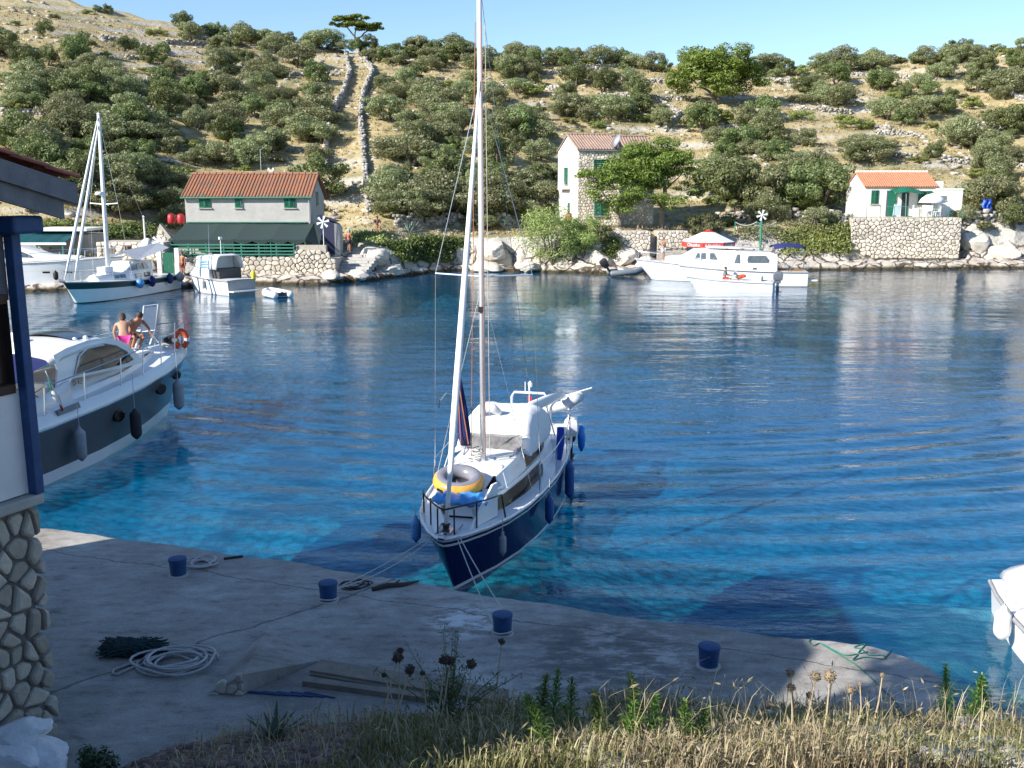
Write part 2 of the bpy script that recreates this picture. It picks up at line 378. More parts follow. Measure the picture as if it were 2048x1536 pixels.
j1 = joint((nx_, ny_), nx_*A0.x+ny_*A0.y+.27, .035)
j2 = joint((.33, .944), .33*-.13+.944*12.95+.27, .018)
jm = mth(t, 'MAXIMUM', j1, j2); c = mixc(t, mth(t, 'MULTIPLY', jm, .6), c, (.07, .07, .065))
wet = mrange(t, mth(t, 'ADD', sx.outputs['Z'], mth(t, 'MULTIPLY', a2.outputs[0], .3)), .5, .3); c = mixc(t, wet, c, (.03, .03, .02))
L(c, p.inputs['Base Color'])
b = nd(t, 'ShaderNodeBump', Strength=.5, Distance=.03); L(a2.outputs[0], b.inputs['Height']); b2 = nd(t, 'ShaderNodeBump', Strength=.35, Distance=.008); L(a3.outputs[0], b2.inputs['Height']); L(b.outputs[0], b2.inputs['Normal'])
b3 = nd(t, 'ShaderNodeBump', Strength=.6, Distance=-.02); L(jm, b3.inputs['Height']); L(b2.outputs[0], b3.inputs['Normal']); L(b3.outputs[0], p.inputs['Normal'])
mb = MB(); poly = [(*e, QZ) for e in edge]+[(3, 7, QZ), (-16, 6, QZ)]; n = len(poly)
top = [Vector(q) for q in poly]; lip = [Vector((q.x*1., q.y+.02*rq.random(), QZ-.05-.03*rq.random())) for q in top]; bot = [Vector((q.x, q.y+.05, -4)) for q in top]
mb.add(top+lip+bot, [tuple(range(n))]+[(i, (i+1) % n, n+(i+1) % n, n+i) for i in range(n)]+[(n+i, n+(i+1) % n, 2*n+(i+1) % n, 2*n+i) for i in range(n)])
tag(mb.build('quay', mq), 'worn concrete quay with broken edge', 'quay', kind='structure')

# ---------------------------------------------------------------- near bank
YTX = [-16, -6, -4.6, -4.1, -3.5, -2.9, -1.8, 0, 2, 4.4, 5.2, 6, 9, 40]; YTY = [8.6, 8.6, 8.8, 9.25, 9.7, 9.95, 10.2, 10.35, 10.35, 10.3, 10.35, 10.3, 10.4, 10.]
def bank(x, y):
    x = np.asarray(x, float); y = np.asarray(y, float); yt = np.interp(x, YTX, YTY)+fbm(x*1.3, 3., 8)*.35
    k = np.maximum(yt-y, 0); z1 = .9+np.minimum(k*.43, 4.3); z1 = np.where(y > yt, .9-(y-yt)*.8, z1)
    z2 = (yt+.35-y)*.43+.2; z2 = np.where(y > yt, .2+.15-(y-yt)*.55, np.minimum(z2+.1, 4.3))
    f_ = smoothstep(4.9, 6., x); z = z1*(1-f_)+z2*f_
    z = z-4*smoothstep(-4.3, -5.4, x+ (y-9.8)*-.43)*(y > 0)   # the building's plot is dug in
    return z+(fbm(x*1.2, y*1.2, 4)*.22+fbm(x*5, y*5, 14)*.06)*smoothstep(-.3, .3, k)
mbk = bpy.data.materials.new('bank_soil'); mbk.use_nodes = True; t = mbk.node_tree; L = t.links.new; p = t.nodes['Principled BSDF']; p.inputs['Roughness'].default_value = .95; p.inputs['Specular IOR Level'].default_value = .1
g = nd(t, 'ShaderNodeNewGeometry'); P3 = g.outputs['Position']; a1 = noise(t, 1.2, 8, .7, P3); a2 = noise(t, 14, 8, .75, P3)
cc = ramp(t, [(.3, (.10, .065, .045)), (.55, (.22, .16, .11)), (.75, (.36, .29, .21))]); L(a2.outputs[0], cc.inputs[0]); c2 = ramp(t, [(.35, (.7, .55, .5)), (.65, (1, 1, 1))]); L(a1.outputs[0], c2.inputs[0])
L(mixc(t, 1., cc.outputs[0], c2.outputs[0], 'MULTIPLY'), p.inputs['Base Color']); b = nd(t, 'ShaderNodeBump', Strength=1., Distance=.06); L(a2.outputs[0], b.inputs['Height']); L(b.outputs[0], p.inputs['Normal'])
xs = np.concatenate([np.arange(-16, -5, .6), np.arange(-5, 7, .09), np.arange(7, 41, .8)]); ys = np.concatenate([np.arange(-30, 4, .8), np.arange(4, 12.4, .09), [13, 15]])
X, Y = np.meshgrid(xs, ys); Z = bank(X, Y); nr, nc = X.shape; idx = np.arange(nr*nc).reshape(nr, nc)
F = np.stack([idx[:-1, :-1], idx[:-1, 1:], idx[1:, 1:], idx[1:, :-1]], -1).reshape(-1, 4)
tag(npmesh('bank', np.stack([X, Y, Z], -1).reshape(-1, 3), F, mbk, smooth=True), 'stony earth bank above the quay', 'bank', kind='structure')

# ---------------------------------------------------------------- seabed and water
def depth(x, y):
    ye = np.interp(x, [e[0] for e in QE[:12]]+[6, 40], [e[1] for e in QE[:12]]+[10.6, 10.]); n = np.maximum((y-ye)*.95, -1)
    d = 2.7+np.minimum(np.maximum(n, 0)*.10, 3.6)+fbm(x*.11, y*.11, 61)*2.2*smoothstep(1, 8, n)+fbm(x*.7, y*.7, 62)*.3
    r = .22+np.maximum(n, 0)*.12+np.maximum(0, 8-x)*.05; f_ = smoothstep(3.0, 6.5, x)*(1-smoothstep(6, 13, n)); d = d*(1-f_)+(r+fbm(x*1.6, y*1.6, 63)*.3)*f_
    f2 = smoothstep(-3.0, -6., x)*(1-smoothstep(.8, 4.5, n)); d = d*(1-f2)+.75*f2
    far = .3+np.maximum(shore_y(x/np.maximum(y, 1))-y, 0)*.36
    return np.maximum(np.minimum(d, far), .12)
msb = bpy.data.materials.new('seabed'); msb.use_nodes = True; t = msb.node_tree; L = t.links.new; p = t.nodes['Principled BSDF']; p.inputs['Roughness'].default_value = .9; p.inputs['Specular IOR Level'].default_value = 0
g = nd(t, 'ShaderNodeNewGeometry'); P3 = g.outputs['Position']; a1 = noise(t, .16, 5, .6, P3); a2 = noise(t, 1.8, 6, .7, P3); v = nd(t, 'ShaderNodeTexVoronoi', Scale=2.6); L(P3, v.inputs['Vector'])
sand = ramp(t, [(.3, (.40, .45, .39)), (.6, (.60, .63, .54))]); L(a2.outputs[0], sand.inputs[0])
weed = ramp(t, [(.35, (.06, .10, .10)), (.7, (.15, .20, .17))]); L(a2.outputs[0], weed.inputs[0])
mpp = nd(t, 'ShaderNodeMapping'); L(P3, mpp.inputs[0]); mpp.inputs['Scale'].default_value = (1, .8, 0); bed = mrange(t, nd_dist(t, mpp.outputs[0], (2.2, 14.5, 0)), 7.5, 4.2); bed2 = mrange(t, nd_dist(t, mpp.outputs[0], (-9., 19.5, 0)), 5.5, 3.)
wm = mth(t, 'ADD', a1.outputs[0], mth(t, 'MULTIPLY', mth(t, 'MAXIMUM', bed, bed2), .16)); c = mixc(t, mrange(t, wm, .54, .62), sand.outputs[0], weed.outputs[0])
vr = ramp(t, [(.0, (1.25, 1.25, 1.15)), (.5, (.75, .75, .7)), (.75, (.2, .22, .18))]); L(v.outputs[0], vr.inputs[0]); c = mixc(t, .8, c, vr.outputs[0], 'MULTIPLY'); L(c, p.inputs['Base Color'])
b = nd(t, 'ShaderNodeBump', Strength=1., Distance=.2); L(a2.outputs[0], b.inputs['Height']); L(b.outputs[0], p.inputs['Normal'])
us = np.linspace(-1.15, 1.15, 150); rows = np.concatenate([np.geomspace(6, 86, 150)])
U, Y = np.meshgrid(us, rows); X = U*(Y+8); Z = -depth(X, Y); nr, nc = X.shape; idx = np.arange(nr*nc).reshape(nr, nc)
F = np.stack([idx[:-1, :-1], idx[:-1, 1:], idx[1:, 1:], idx[1:, :-1]], -1).reshape(-1, 4)
tag(npmesh('seabed', np.stack([X, Y, Z], -1).reshape(-1, 3), F, msb, smooth=True), 'pale stony seabed with dark weed', 'seabed', kind='structure')
mw = bpy.data.materials.new('sea_water'); mw.use_nodes = True; t = mw.node_tree; L = t.links.new; t.nodes.remove(t.nodes['Principled BSDF']); out = t.nodes['Material Output']
g = nd(t, 'ShaderNodeNewGeometry'); P3 = g.outputs['Position']
w1 = noise(t, .95, 3, .5, P3, (.55, 1.35, 1)); w2 = noise(t, 3.2, 4, .6, P3, (.6, 1.2, 1)); w0 = noise(t, .22, 2, .5, P3, (.5, 1.2, 1))
calm = noise(t, .07, 3, .5, P3, (.5, 1.3, 1)); cm = mrange(t, calm.outputs[0], .38, .62, .45, 1.15)
hsum = mth(t, 'MULTIPLY', mth(t, 'ADD', mth(t, 'ADD', mth(t, 'MULTIPLY', w1.outputs[0], .040), mth(t, 'MULTIPLY', w2.outputs[0], .017)), mth(t, 'MULTIPLY', w0.outputs[0], .05)), cm)
b = nd(t, 'ShaderNodeBump', Strength=1., Distance=1.); L(hsum, b.inputs['Height'])
dp = nd(t, 'ShaderNodeVectorMath'); dp.operation = 'DOT_PRODUCT'; L(b.outputs[0], dp.inputs[0]); L(g.outputs['Incoming'], dp.inputs[1])
fres = mth(t, 'ADD', .02, mth(t, 'MULTIPLY', .98, mth(t, 'POWER', mth(t, 'SUBTRACT', 1., mth(t, 'MINIMUM', 1., mth(t, 'ABSOLUTE', dp.outputs['Value']))), 5.)))
gl = nd(t, 'ShaderNodeBsdfGlossy', Roughness=.015); gl.inputs[0].default_value = (1, 1, 1, 1); L(b.outputs[0], gl.inputs['Normal'])
tr = nd(t, 'ShaderNodeBsdfTransparent'); tr.inputs[0].default_value = (.82, .97, 1, 1)
df = nd(t, 'ShaderNodeBsdfDiffuse'); df.inputs[0].default_value = (.002, .17, .40, 1)
body = nd(t, 'ShaderNodeMixShader'); body.inputs[0].default_value = .27; L(tr.outputs[0], body.inputs[1]); L(df.outputs[0], body.inputs[2])
mx = nd(t, 'ShaderNodeMixShader'); L(fres, mx.inputs[0]); L(body.outputs[0], mx.inputs[1]); L(gl.outputs[0], mx.inputs[2]); L(mx.outputs[0], out.inputs['Surface'])
va = nd(t, 'ShaderNodeVolumeAbsorption', Density=.26); va.inputs[0].default_value = (.0, .79, .90, 1); L(va.outputs[0], out.inputs['Volume'])
us = np.linspace(-1.15, 1.15, 420); rows = np.concatenate([np.geomspace(6.5, 45, 380), np.geomspace(45.3, 86, 60)])
U, Y = np.meshgrid(us, rows); X = U*(Y+8)
def waves(x, y):
    r = np.hypot(x-3, y-52); z = .015*np.sin(2*math.pi*r/1.25+2.5*fbm(x*.12, y*.12, 71))*smoothstep(22, 27, r)*(1-smoothstep(37, 41, r))*(.35+1.6*np.maximum(0, fbm(x*.1, y*.2, 72)+.25))
    r2 = np.hypot(x-13, y-90); z = z+.012*np.sin(2*math.pi*r2/2.1)*(np.abs(r2-30+.0*x) < 5)*smoothstep(2, 10, x)
    return z+fbm(x*.5, y*.9, 73)*.03
Z = waves(X, Y); Z[:, 0] = 0; Z[:, -1] = 0; Z[0] = 0; Z[-1] = 0
nr, nc = X.shape; idx = np.arange(nr*nc).reshape(nr, nc)
F = np.stack([idx[:-1, :-1], idx[:-1, 1:], idx[1:, 1:], idx[1:, :-1]], -1).reshape(-1, 4)
V = np.stack([X, Y, Z], -1).reshape(-1, 3); per = np.concatenate([idx[0, :], idx[1:, -1], idx[-1, -2::-1], idx[-2:0:-1, 0]]); V2 = V[per].copy(); V2[:, 2] = -14; o_ = len(V); k = len(per)
side = np.stack([per, np.roll(per, -1), o_+np.roll(np.arange(k), -1), o_+np.arange(k)], -1)
c0, c1, c2, c3 = (o_+int(np.nonzero(per == q)[0][0]) for q in (idx[0, 0], idx[0, -1], idx[-1, -1], idx[-1, 0]))
sea = npmesh('sea', np.concatenate([V, V2]), np.concatenate([F, side, [[c0, c1, c2, c3]]]), mw, smooth=True)
tag(sea, 'rippled clear blue bay water', 'sea', kind='structure')
# ---------------------------------------------------------------- houses and walls of the far shore
PLAST = M('grey_plaster', (.44, .42, .39), .9, var=.10, scale=1.5, bump=.3); WHITE = M('white_plaster', (.80, .78, .73), .85, var=.05, scale=1.2, bump=.2)
CREAM = M('cream_plaster', (.76, .73, .64), .85, var=.06, scale=1.5, bump=.2)
GREEN = M('green_paint', (.012, .13, .075), .5, var=.18, scale=4); GREENL = M('green_paint_faded', (.03, .20, .13), .6, var=.2, scale=4)
TILE = M('roof_tile', (.36, .13, .06), .85, col2=(.21, .13, .09), scale=1.3, bump=.5, bscale=6); TILEP = M('pale_roof_tile', (.38, .26, .20), .85, col2=(.26, .18, .14), scale=1.6, bump=.5, bscale=6)
TILEO = M('orange_roof_tile', (.46, .20, .11), .8, var=.15, scale=2, bump=.3)
STONE = M('wall_stone', (.56, .50, .41), .9, var=.22, scale=2.5, bump=.7, obj_rand=.22); STONEI = M('wall_stone_small', (.68, .61, .50), .9, var=.22, scale=2.5, bump=.7, island=.3)
ROCKI = M('dry_wall_stone', (.36, .335, .295), .95, var=.3, scale=1.5, bump=.9, island=.35); MORTAR = M('mortar', (.44, .39, .32), .95, var=.2, scale=8, bump=.5)
DARK = M('dark_interior', (.015, .015, .015), .9); NETM = M('shade_net', (.022, .042, .040), .9, var=.15, scale=14, bump=.3); NAVY = M('navy_sheet', (.02, .025, .06), .7)
METAL = M('galvanised', (.55, .55, .56), .35, .8, var=.1); WHITEP = M('white_paint', (.80, .80, .79), .45, var=.04); CONC = M('concrete', (.42, .40, .37), .9, var=.15, scale=3, bump=.4); WOOD = M('weathered_wood', (.20, .17, .14), .85, var=.25, scale=5, bump=.5)
def roof_slope(mb, x0, x1, ye, ze, yr, zr, pitch, th=.07, r=.07):
    """slab plus a rib of tiles every `pitch` metres"""
    n = Vector((0, -(zr-ze), (yr-ye))).normalized()
    if n.z < 0: n = -n
    mb.prism([(x0, ye, ze), (x1, ye, ze), (x1, yr, zr), (x0, yr, zr)], n*th)
    k = int((x1-x0)/pitch); 
    for i in range(k+1):
        x = x0+r+(x1-x0-2*r)*i/k; j = random.uniform(-.01, .01); mb.tube([Vector((x, ye, ze))+n*(th+j), Vector((x, yr, zr))+n*(th+j)], r, 6)
def gable_house(o, w, d, he, hr, mats, roofmat, ov=.18, pitch=.24, base=-1.2, ridge_bumps=0, bumpmat=None):
    mb = MB(); mb.mi = 0
    mb.add([(0, 0, base), (w, 0, base), (w, 0, he), (0, 0, he), (0, d, base), (w, d, base), (w, d, he), (0, d, he), (0, d/2, hr), (w, d/2, hr)], [(0, 1, 2, 3), (5, 4, 7, 6)])
    mb.mi = 1; mb.add([mb.v[i] for i in (4, 0, 3, 8, 7)], [(0, 1, 2, 3, 4)]); mb.add([mb.v[i] for i in (1, 5, 6, 9, 2)], [(0, 1, 2, 3, 4)])
    mb.build('wall', mats, o)
    rb = MB(); s = (hr-he)/(d/2)
    roof_slope(rb, -ov, w+ov, -ov*1.2, he-s*ov*1.2+.03, d/2, hr+.03, pitch); roof_slope(rb, -ov, w+ov, d+ov*1.2, he-s*ov*1.2+.03, d/2, hr+.03, pitch)
    rf = rb.build('roof', roofmat, o, True, auto=40)
    k = ridge_bumps or int(w/.45); me = None
    for i in range(k):
        L_ = (w+2*ov)/k
        if me is None:
            b = MB(); b.tube([(0, 0, 0), (L_*.9, 0, .02)], [.115, .14], 8); rt = b.build('ridge_tile', bumpmat or roofmat, rf); me = rt
        else: rt = me.copy(); COL.objects.link(rt); rt.parent = rf
        rt.location = (-ov+i*L_, d/2, hr+.12)
    return rf
def window(o, x, y, z, w, h, n=2, axis='x', ajar=0., mat=None):
    """shuttered window on a wall: frame with two louvred leaves"""
    fr = MB(); fr.box((x, y-.03, z-h/2-.05), (w+.2, .14, .06)) if axis == 'x' else fr.box((x-.03, y, z-h/2-.05), (.14, w+.2, .06))
    wi = fr.build('window', CONC, o)
    for i in range(n):
        mb = MB(); lw = w/n
        mb.box((0, 0, h/2-.03), (lw-.01, .05, .06)); mb.box((0, 0, -h/2+.03), (lw-.01, .05, .06)); mb.box((0, 0, 0), (lw-.01, .045, .05))
        for s_ in (-1, 1): mb.box((s_*(lw/2-.03), 0, 0), (.06, .05, h))
        for q in range(9): mb.box((0, 0, -h/2+.1+(h-.2)*q/8), (lw-.1, .03, (h-.2)/8*.8), Matrix.Rotation(.5, 3, 'X'))
        sh = mb.build('shutter', mat or GREEN, wi); a = ajar*(1 if i else -1)
        if axis == 'x': sh.location = (x-w/2+lw*(i+.5), y-.05, z); sh.rotation_euler = (0, 0, a)
        else: sh.location = (x-.05, y-w/2+lw*(i+.5), z); sh.rotation_euler = (0, 0, math.pi/2+a)
    return wi
def star_post(loc, h, label, polemat, r=.05, green=0.):
    """white six-armed whirligig on a post"""
    o = thing('whirligig', label, 'whirligig', loc); mb = MB(); mb.cyl((0, 0, -.3), (0, 0, h), r, r*.8, 8); mb.build('post', polemat, o)
    for i in range(6):
        a = math.pi*i/3+.26; b = MB(); d = Vector((math.cos(a), 0, math.sin(a))); pv = Vector((-d.z, 0, d.x))
        b.prism([Vector((0, -.1, h+.1))+d*.06+pv*.03, Vector((0, -.1, h+.1))+d*.45+pv*.09, Vector((0, -.1, h+.1))+d*.45-pv*.09, Vector((0, -.1, h+.1))+d*.06-pv*.03], (0, .03, 0)); b.build('blade', WHITEP, o)
    b = MB(); b.cyl((0, -.14, h+.1), (0, .02, h+.1), .07, .07, 8); b.build('hub', WHITEP, o); return o
def dry_wall(label, pts, h, th=.45, st=.4, group=None, seed=1, name='dry_stone_wall', mat=None, taper=.85):
    """loose stone wall following ground points"""
    rng = np.random.default_rng(seed); pts = [Vector(p) for p in pts]; V = []; F = []; o = thing(name, label, 'wall', pts[0], group=group)
    seg = []
    for a, b in zip(pts[:-1], pts[1:]):
        k = max(1, int((b-a).length/st)); seg += [(a.lerp(b, (i+.5)/k), (b-a).normalized()) for i in range(k)]
    for c, d in seg:
        hh = h*rng.uniform(.7, 1.2); nc_ = max(1, round(hh/(st*.62)))
        nrm = Vector((-d.y, d.x, 0)).normalized()
        for q in range(nc_+1):
            for row in (-1, 1):
                s3 = np.array([st*rng.uniform(.8, 1.5), th*.62, hh/nc_*rng.uniform(.9, 1.4)])*.5
                ctr = c+d*(st*.5 if q % 2 else 0)+nrm*row*th*.24*(1-.25*q/nc_)+Vector((rng.normal(0, .05), rng.normal(0, .05), -.12+(q-.2)*hh/nc_))+d*rng.uniform(-.3, .3)*st
                box = np.array([(-1, -1, -1), (1, -1, -1), (1, 1, -1), (-1, 1, -1), (-1, -1, 1), (1, -1, 1), (1, 1, 1), (-1, 1, 1)])*s3*rng.uniform(.68, 1.08, (8, 3))
                w_ = np.array([Vector(d)*b_[0]+nrm*b_[1]+Vector((0, 0, b_[2]))+ctr-pts[0] for b_ in box]); n0 = len(V)*8
                V.append(w_); F += [(n0+i, n0+j, n0+k2, n0+l) for i, j, k2, l in ((3, 2, 1, 0), (4, 5, 6, 7), (0, 1, 5, 4), (1, 2, 6, 5), (2, 3, 7, 6), (3, 0, 4, 7))]
    s = npmesh('stones', np.concatenate(V), F, mat or ROCKI, o); s['kind'] = 'stuff'; return o
def stone_wall_parts(o, w, h, org, uxv, nrm, sx, sy, depth, seed, keep=None, mat=None, name='stone', joined=False, gap=.018, up=(0, 0, 1)):
    rng = random.Random(seed); acc = MB() if joined else None
    for poly in voronoi(w, h, sx, sy, rng, gap=gap):
        if keep and not keep(sum(p[0] for p in poly)/len(poly), sum(p[1] for p in poly)/len(poly)): continue
        mb = acc if joined else MB(); stone_face(mb, poly, org, uxv, up, nrm, depth, rng)
        if not joined: mb.build(name, mat or STONE, o)
    if joined: s = acc.build(name, mat or STONEI, o); s['kind'] = 'stuff'; return s

# long tavern house
y1 = 76.; xl = ony(372, 440, y1).x; xr = ony(622, 440, y1).x; W1 = xr-xl; TZ = ony(500, 512, 71.6).z
ze = ony(500, 392, y1).z; zr = ony(500, 351, y1+2.6).z
h1 = thing('tavern_house', 'long grey rendered tavern with rusty tiled roof and dark net awning', 'house', (xl, y1, TZ), R(-1))
rf = gable_house(h1, W1, 5.2, ze-TZ, zr-TZ, [PLAST, PLAST], TILE, .22, .25)
def lx(px, y=y1): return ony(px, 440, y).x-xl
for px, w_ in ((412, .86), (479, .50), (582, .86)): window(h1, lx(px), -.02, ony(px, 402, y1).z-TZ, w_, .98, 2 if w_ > .6 else 1, ajar=.12)
b = MB(); b.tube([(-.25, -.26, ze-TZ-.14), (W1+.25, -.26, ze-TZ-.10)], .07, 8); b.build('gutter', GREENL, h1)
b = MB(); b.tube([(W1-.05, -.1, ze-TZ-.1), (W1-.05, -.08, .2)], .045, 6); b.build('downpipe', M('grey_pipe', (.35, .36, .36), .5), h1)
window(h1, W1+.05, 2.6, ony(622, 395, y1).z-TZ-.1, .8, 1., 1, 'y'); za = ony(500, 447, y1).z-TZ
b = MB(); b.box((W1/2-.1, -.12, za+.1), (W1-.3, .2, .06)); b.build('awning_rail', GREENL, h1)
aw = thing('shade_awning', 'dark green net awning stretched along the front of the tavern', 'awning', (xl, y1, TZ))
bays = [lx(373), lx(440), lx(491), lx(562), lx(628)]; zf = ony(500, 479, 72.4).z-TZ; scl = 72.4/y1
for i in range(4):
    x0, x1 = bays[i], bays[i+1]; b = MB(); rows = []
    for j in range(9):
        f_ = j/8; rows.append([Vector((x0+(x1-x0)*g_/10-.25*f_*(1 if i == 0 else 0)*(1-g_/10), -.15-3.45*f_, za+.05+(zf-za-.05)*f_-.10*math.sin(math.pi*f_)-.05*math.sin(math.pi*g_/10))) for g_ in range(11)])
    b.loft(rows); cv = b.build('net_panel', NETM, aw, True)
    b = MB(); low = [.62, .62, .30, .34][i]; rows = []
    for j in range(6):
        f_ = j/5; rows.append([Vector((x0-(.25 if i == 0 else 0)*(1-g_/24)+(x1-x0)*g_/24, -3.6+.05*math.sin(g_*2.6)*f_, zf-.02-f_*low*(1 if i < 2 else .35+.65*math.sin(math.pi*(g_/24*2 % 1))))) for g_ in range(25)])
    b.loft(rows); b.build('net_valance', NETM, aw, True)
b = MB(); b.add([(bays[4], -.15, za), (bays[4]+.75, -.3, za-.15), (bays[4]+.9, -3.0, zf-.5), (bays[4], -3.6, zf)], [(0, 1, 2, 3)]); b.build('net_end', NETM, aw)
for x in [bays[0]-.2]+bays[1:]:
    b = MB(); b.cyl((x, -3.55, -.1), (x, -3.55, zf), .05, .05, 6); b.build('post', GREEN, aw)
# tables under the awning and a near-black slab standing in for the shade behind
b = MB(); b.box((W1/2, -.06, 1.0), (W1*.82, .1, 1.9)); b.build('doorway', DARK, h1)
for i, px in enumerate((400, 450, 500, 545)):
    tb = thing('terrace_table', 'wooden table under the tavern awning', 'table', (ony(px, 500, 73.6).x, 73.6, TZ), group='tables under the tavern awning'); b = MB(); b.box((0, 0, .74), (1.2, .8, .05)); b.build('tabletop', M('red_cloth', (.25, .05, .03), .8), tb)
    for s_ in (-.5, .5):
        for q in (-.3, .3): b = MB(); b.box((s_, q, .36), (.06, .06, .72)); b.build('leg', WOOD, tb)
# aerial and bird ornament on the ridge
an = thing('roof_aerial', 'thin metal aerial mast behind the tavern roof', 'aerial', (ony(523, 345, 79.5).x, 79.4, TZ)); b = MB(); hz = ony(523, 298, 79.4).z-TZ; b.cyl((0, 0, 0), (0, 0, hz), .03, .02, 6); b.build('mast', METAL, an); b = MB(); b.bar((0, 0, hz-.1), (.5, 0, hz+.25), .02); b.build('arm', METAL, an)
ch = thing('chimney', 'small white capped chimney on the tavern ridge', 'chimney', (ony(543, 350, 78.7).x, 78.7, zr-.1)); b = MB(); b.box((0, 0, .2), (.3, .3, .5)); b.build('stack', WHITEP, ch); b = MB(); b.box((0, 0, .5), (.5, .4, .06)); b.box((-.18, 0, .6), (.1, .3, .16)); b.box((.18, 0, .6), (.1, .3, .16)); b.build('cap', WHITEP, ch)
# terrace: wall of single stones, railing
xa = ony(345, 530, 71.6).x; xb = ony(590, 530, 71.6).x; xc = ony(672, 530, 71.6).x; zb = .35
tw = thing('terrace_wall', 'pale stone retaining wall with rounded end below the green railing', 'wall', (xa, 71.6, 0))
mb = MB(); mb.box(((xb-xa)/2, 2.5, (TZ-.5)/2-.2), (xb-xa, 4.9, TZ+.4)); mb.box(((xb+xc)/2-xa, 1.6, (TZ-.5)/2-.2), (xc-xb-.1, 3.1, TZ+.4)); mb.box(((xb+xc)/2-xa-.3, .35, TZ*.5+.3), (xc-xb-.8, .6, TZ+.9)); mb.build('wall_core', MORTAR, tw)
stone_wall_parts(tw, xb-xa, TZ-zb, (0, 0, zb), (1, 0, 0), (0, -1, 0), .42, .34, .07, 5)
wr = xc-xb; hr_ = ony(620, 491, 71.6).z-zb
stone_wall_parts(tw, wr, hr_, (xb-xa, -.05, zb), (1, 0, 0), (0, -1, 0), .36, .30, .08, 6, keep=lambda a, b_: b_ < hr_-.2-.9*max(0, (a/wr-.45)/.55)**2*1.2)
rl = thing('green_railing', 'green wooden railing along the tavern terrace edge', 'railing', (xa, 71.45, TZ)); ln = xb-xa
for k in range(4): b = MB(); b.box((ln/2, 0, .12+k*.23), (ln, .05, .09)); b.build('rail', GREENL, rl)
for k in range(8): b = MB(); b.box((ln*k/7, .04, .42), (.09, .06, .95)); b.build('post', GREENL, rl)
# lean-to with navy sheet, steps
le = thing('lean_to_shed', 'small shed with dark navy sheet roof at the tavern corner', 'shed', (ony(640, 470, 75).x, 74.6, TZ))
b = MB(); zz = ony(650, 432, 75).z-TZ; b.prism([(0, 0, -.2), (1.15, 0, -.2), (1.15, 0, zz-.5), (0, 0, zz-.1)], (0, 1.4, 0)); b.build('wall', NAVY, le); b = MB(); b.prism([(1.16, -.05, -.2), (1.5, .1, -.2), (1.5, .1, zz-.9), (1.34, .0, zz-.6), (1.16, -.05, zz-.5)], (0, 1.5, 0)); b.build('side_wall', CONC, le); b = MB(); b.prism([(-.15, -.15, zz), (1.3, -.15, zz-.42), (1.3, 1.6, zz-.42), (-.15, 1.6, zz)], (0, 0, .05)); b.build('roof', NAVY, le)
stp = thing('shore_steps', 'worn concrete steps climbing from the shore beside the tavern', 'steps', (ony(705, 525, 74).x, 71.8, 0.3), R(-12))
for k in range(9): b = MB(); b.box((0, .3+k*.55, .1+k*.17), (2.4, .6, .4+k*.02)); b.build('step', CONC, stp)
star_post((ony(648, 470, 72.2).x, 72.0, TZ), ony(648, 447, 72).z-TZ, 'white whirligig on a thin pole at the tavern corner', WHITEP, .03)
star_post((ony(318, 500, 70.5).x, 70.5, .9), ony(318, 486, 70.5).z-.9, 'white whirligig beside the low stone cottage wall', WHITEP, .03)
star_post((ony(1513, 480, 84).x, 82.6, ground(ony(1513, 480, 82.6).x, 82.6)), ony(1513, 433, 82.6).z-ground(ony(1513, 480, 82.6).x, 82.6), 'white whirligig on a tall green post above the moored cruisers', GREENL, .11)
for i, (px, py) in enumerate(((343, 438), (362, 437))):
    l = T(px, 452); dr = thing('red_barrel', 'red plastic barrel beside the tavern gable', 'barrel', (ony(px, 440, 77).x, 77, ony(px, 447, 77).z), group='red barrels beside the tavern'); b = MB(); b.lathe([(.24, 0), (.28, .1), (.30, .35), (.27, .6), (.22, .66)], n=12); b.build('body', M('red_plastic', (.42, .02, .03), .5), dr, True); b = MB(); b.lathe([(.23, .66), (.23, .70), (.1, .74)], n=12); b.build('lid', M('red_plastic', 0), dr)

# low buildings at the boat landing (left of the tavern)
xg = ony(38, 500, 72).x; xh = ony(140, 500, 72).x; st = thing('green_kiosk', 'low kiosk with green corrugated canopy and ivy on its roof', 'kiosk', (xg, 72, 1.0))
zk = ony(90, 487, 71).z-1.0; zt = ony(90, 466, 73).z-1.0; wk = xh-xg
b = MB(); b.box((wk/2, 3.2, zk/2+.2), (wk+1.5, 3.4, zk+.6)); b.build('wall', CONC, st)
b = MB(); roof_slope(b, -.5, wk+.2, -1.2, zk+.05, 1.6, zt+.1, .2, .05, .04); b.build('canopy', M('teal_sheet', (.02, .12, .13), .5, var=.2), st)
b = MB(); b.box((wk/2, -1.2, zk), (wk+.6, .08, .16)); b.build('fascia', WHITEP, st)
for x in (0, wk*.5, wk): b = MB(); b.box((x, -1.1, zk/2-.1), (.1, .1, zk)); b.build('post', GREENL, st)
b = MB(); b.box((wk*.75, 2.2, zt+.25), (wk*1.1, 3.5, .18)); b.build('flat_roof', WHITEP, st)
sc_ = thing('stone_cottage', 'low whitewashed stone cottage wall with small window and wooden door', 'cottage', (ony(195, 500, 71).x, 70.9, .9)); wc = ony(330, 500, 71).x-ony(195, 500, 71).x; hc = ony(260, 484, 71).z-.9
b = MB(); b.box((wc/2, 1.5, hc/2-.2), (wc, 3, hc+.36)); b.build('wall_core', MORTAR, sc_)
def okc(a, b_): return not (.55 < a < 1.3 and b_ < 1.75) and not (1.95 < a < 2.5 and 1.1 < b_ < 1.75)
stone_wall_parts(sc_, wc, hc, (0, -.02, 0), (1, 0, 0), (0, -1, 0), .45, .34, .05, 8, keep=okc, mat=M('limewashed_stone', (.66, .60, .50), .9, var=.15, scale=3, bump=.6, island=.15), joined=True, name='stonework')
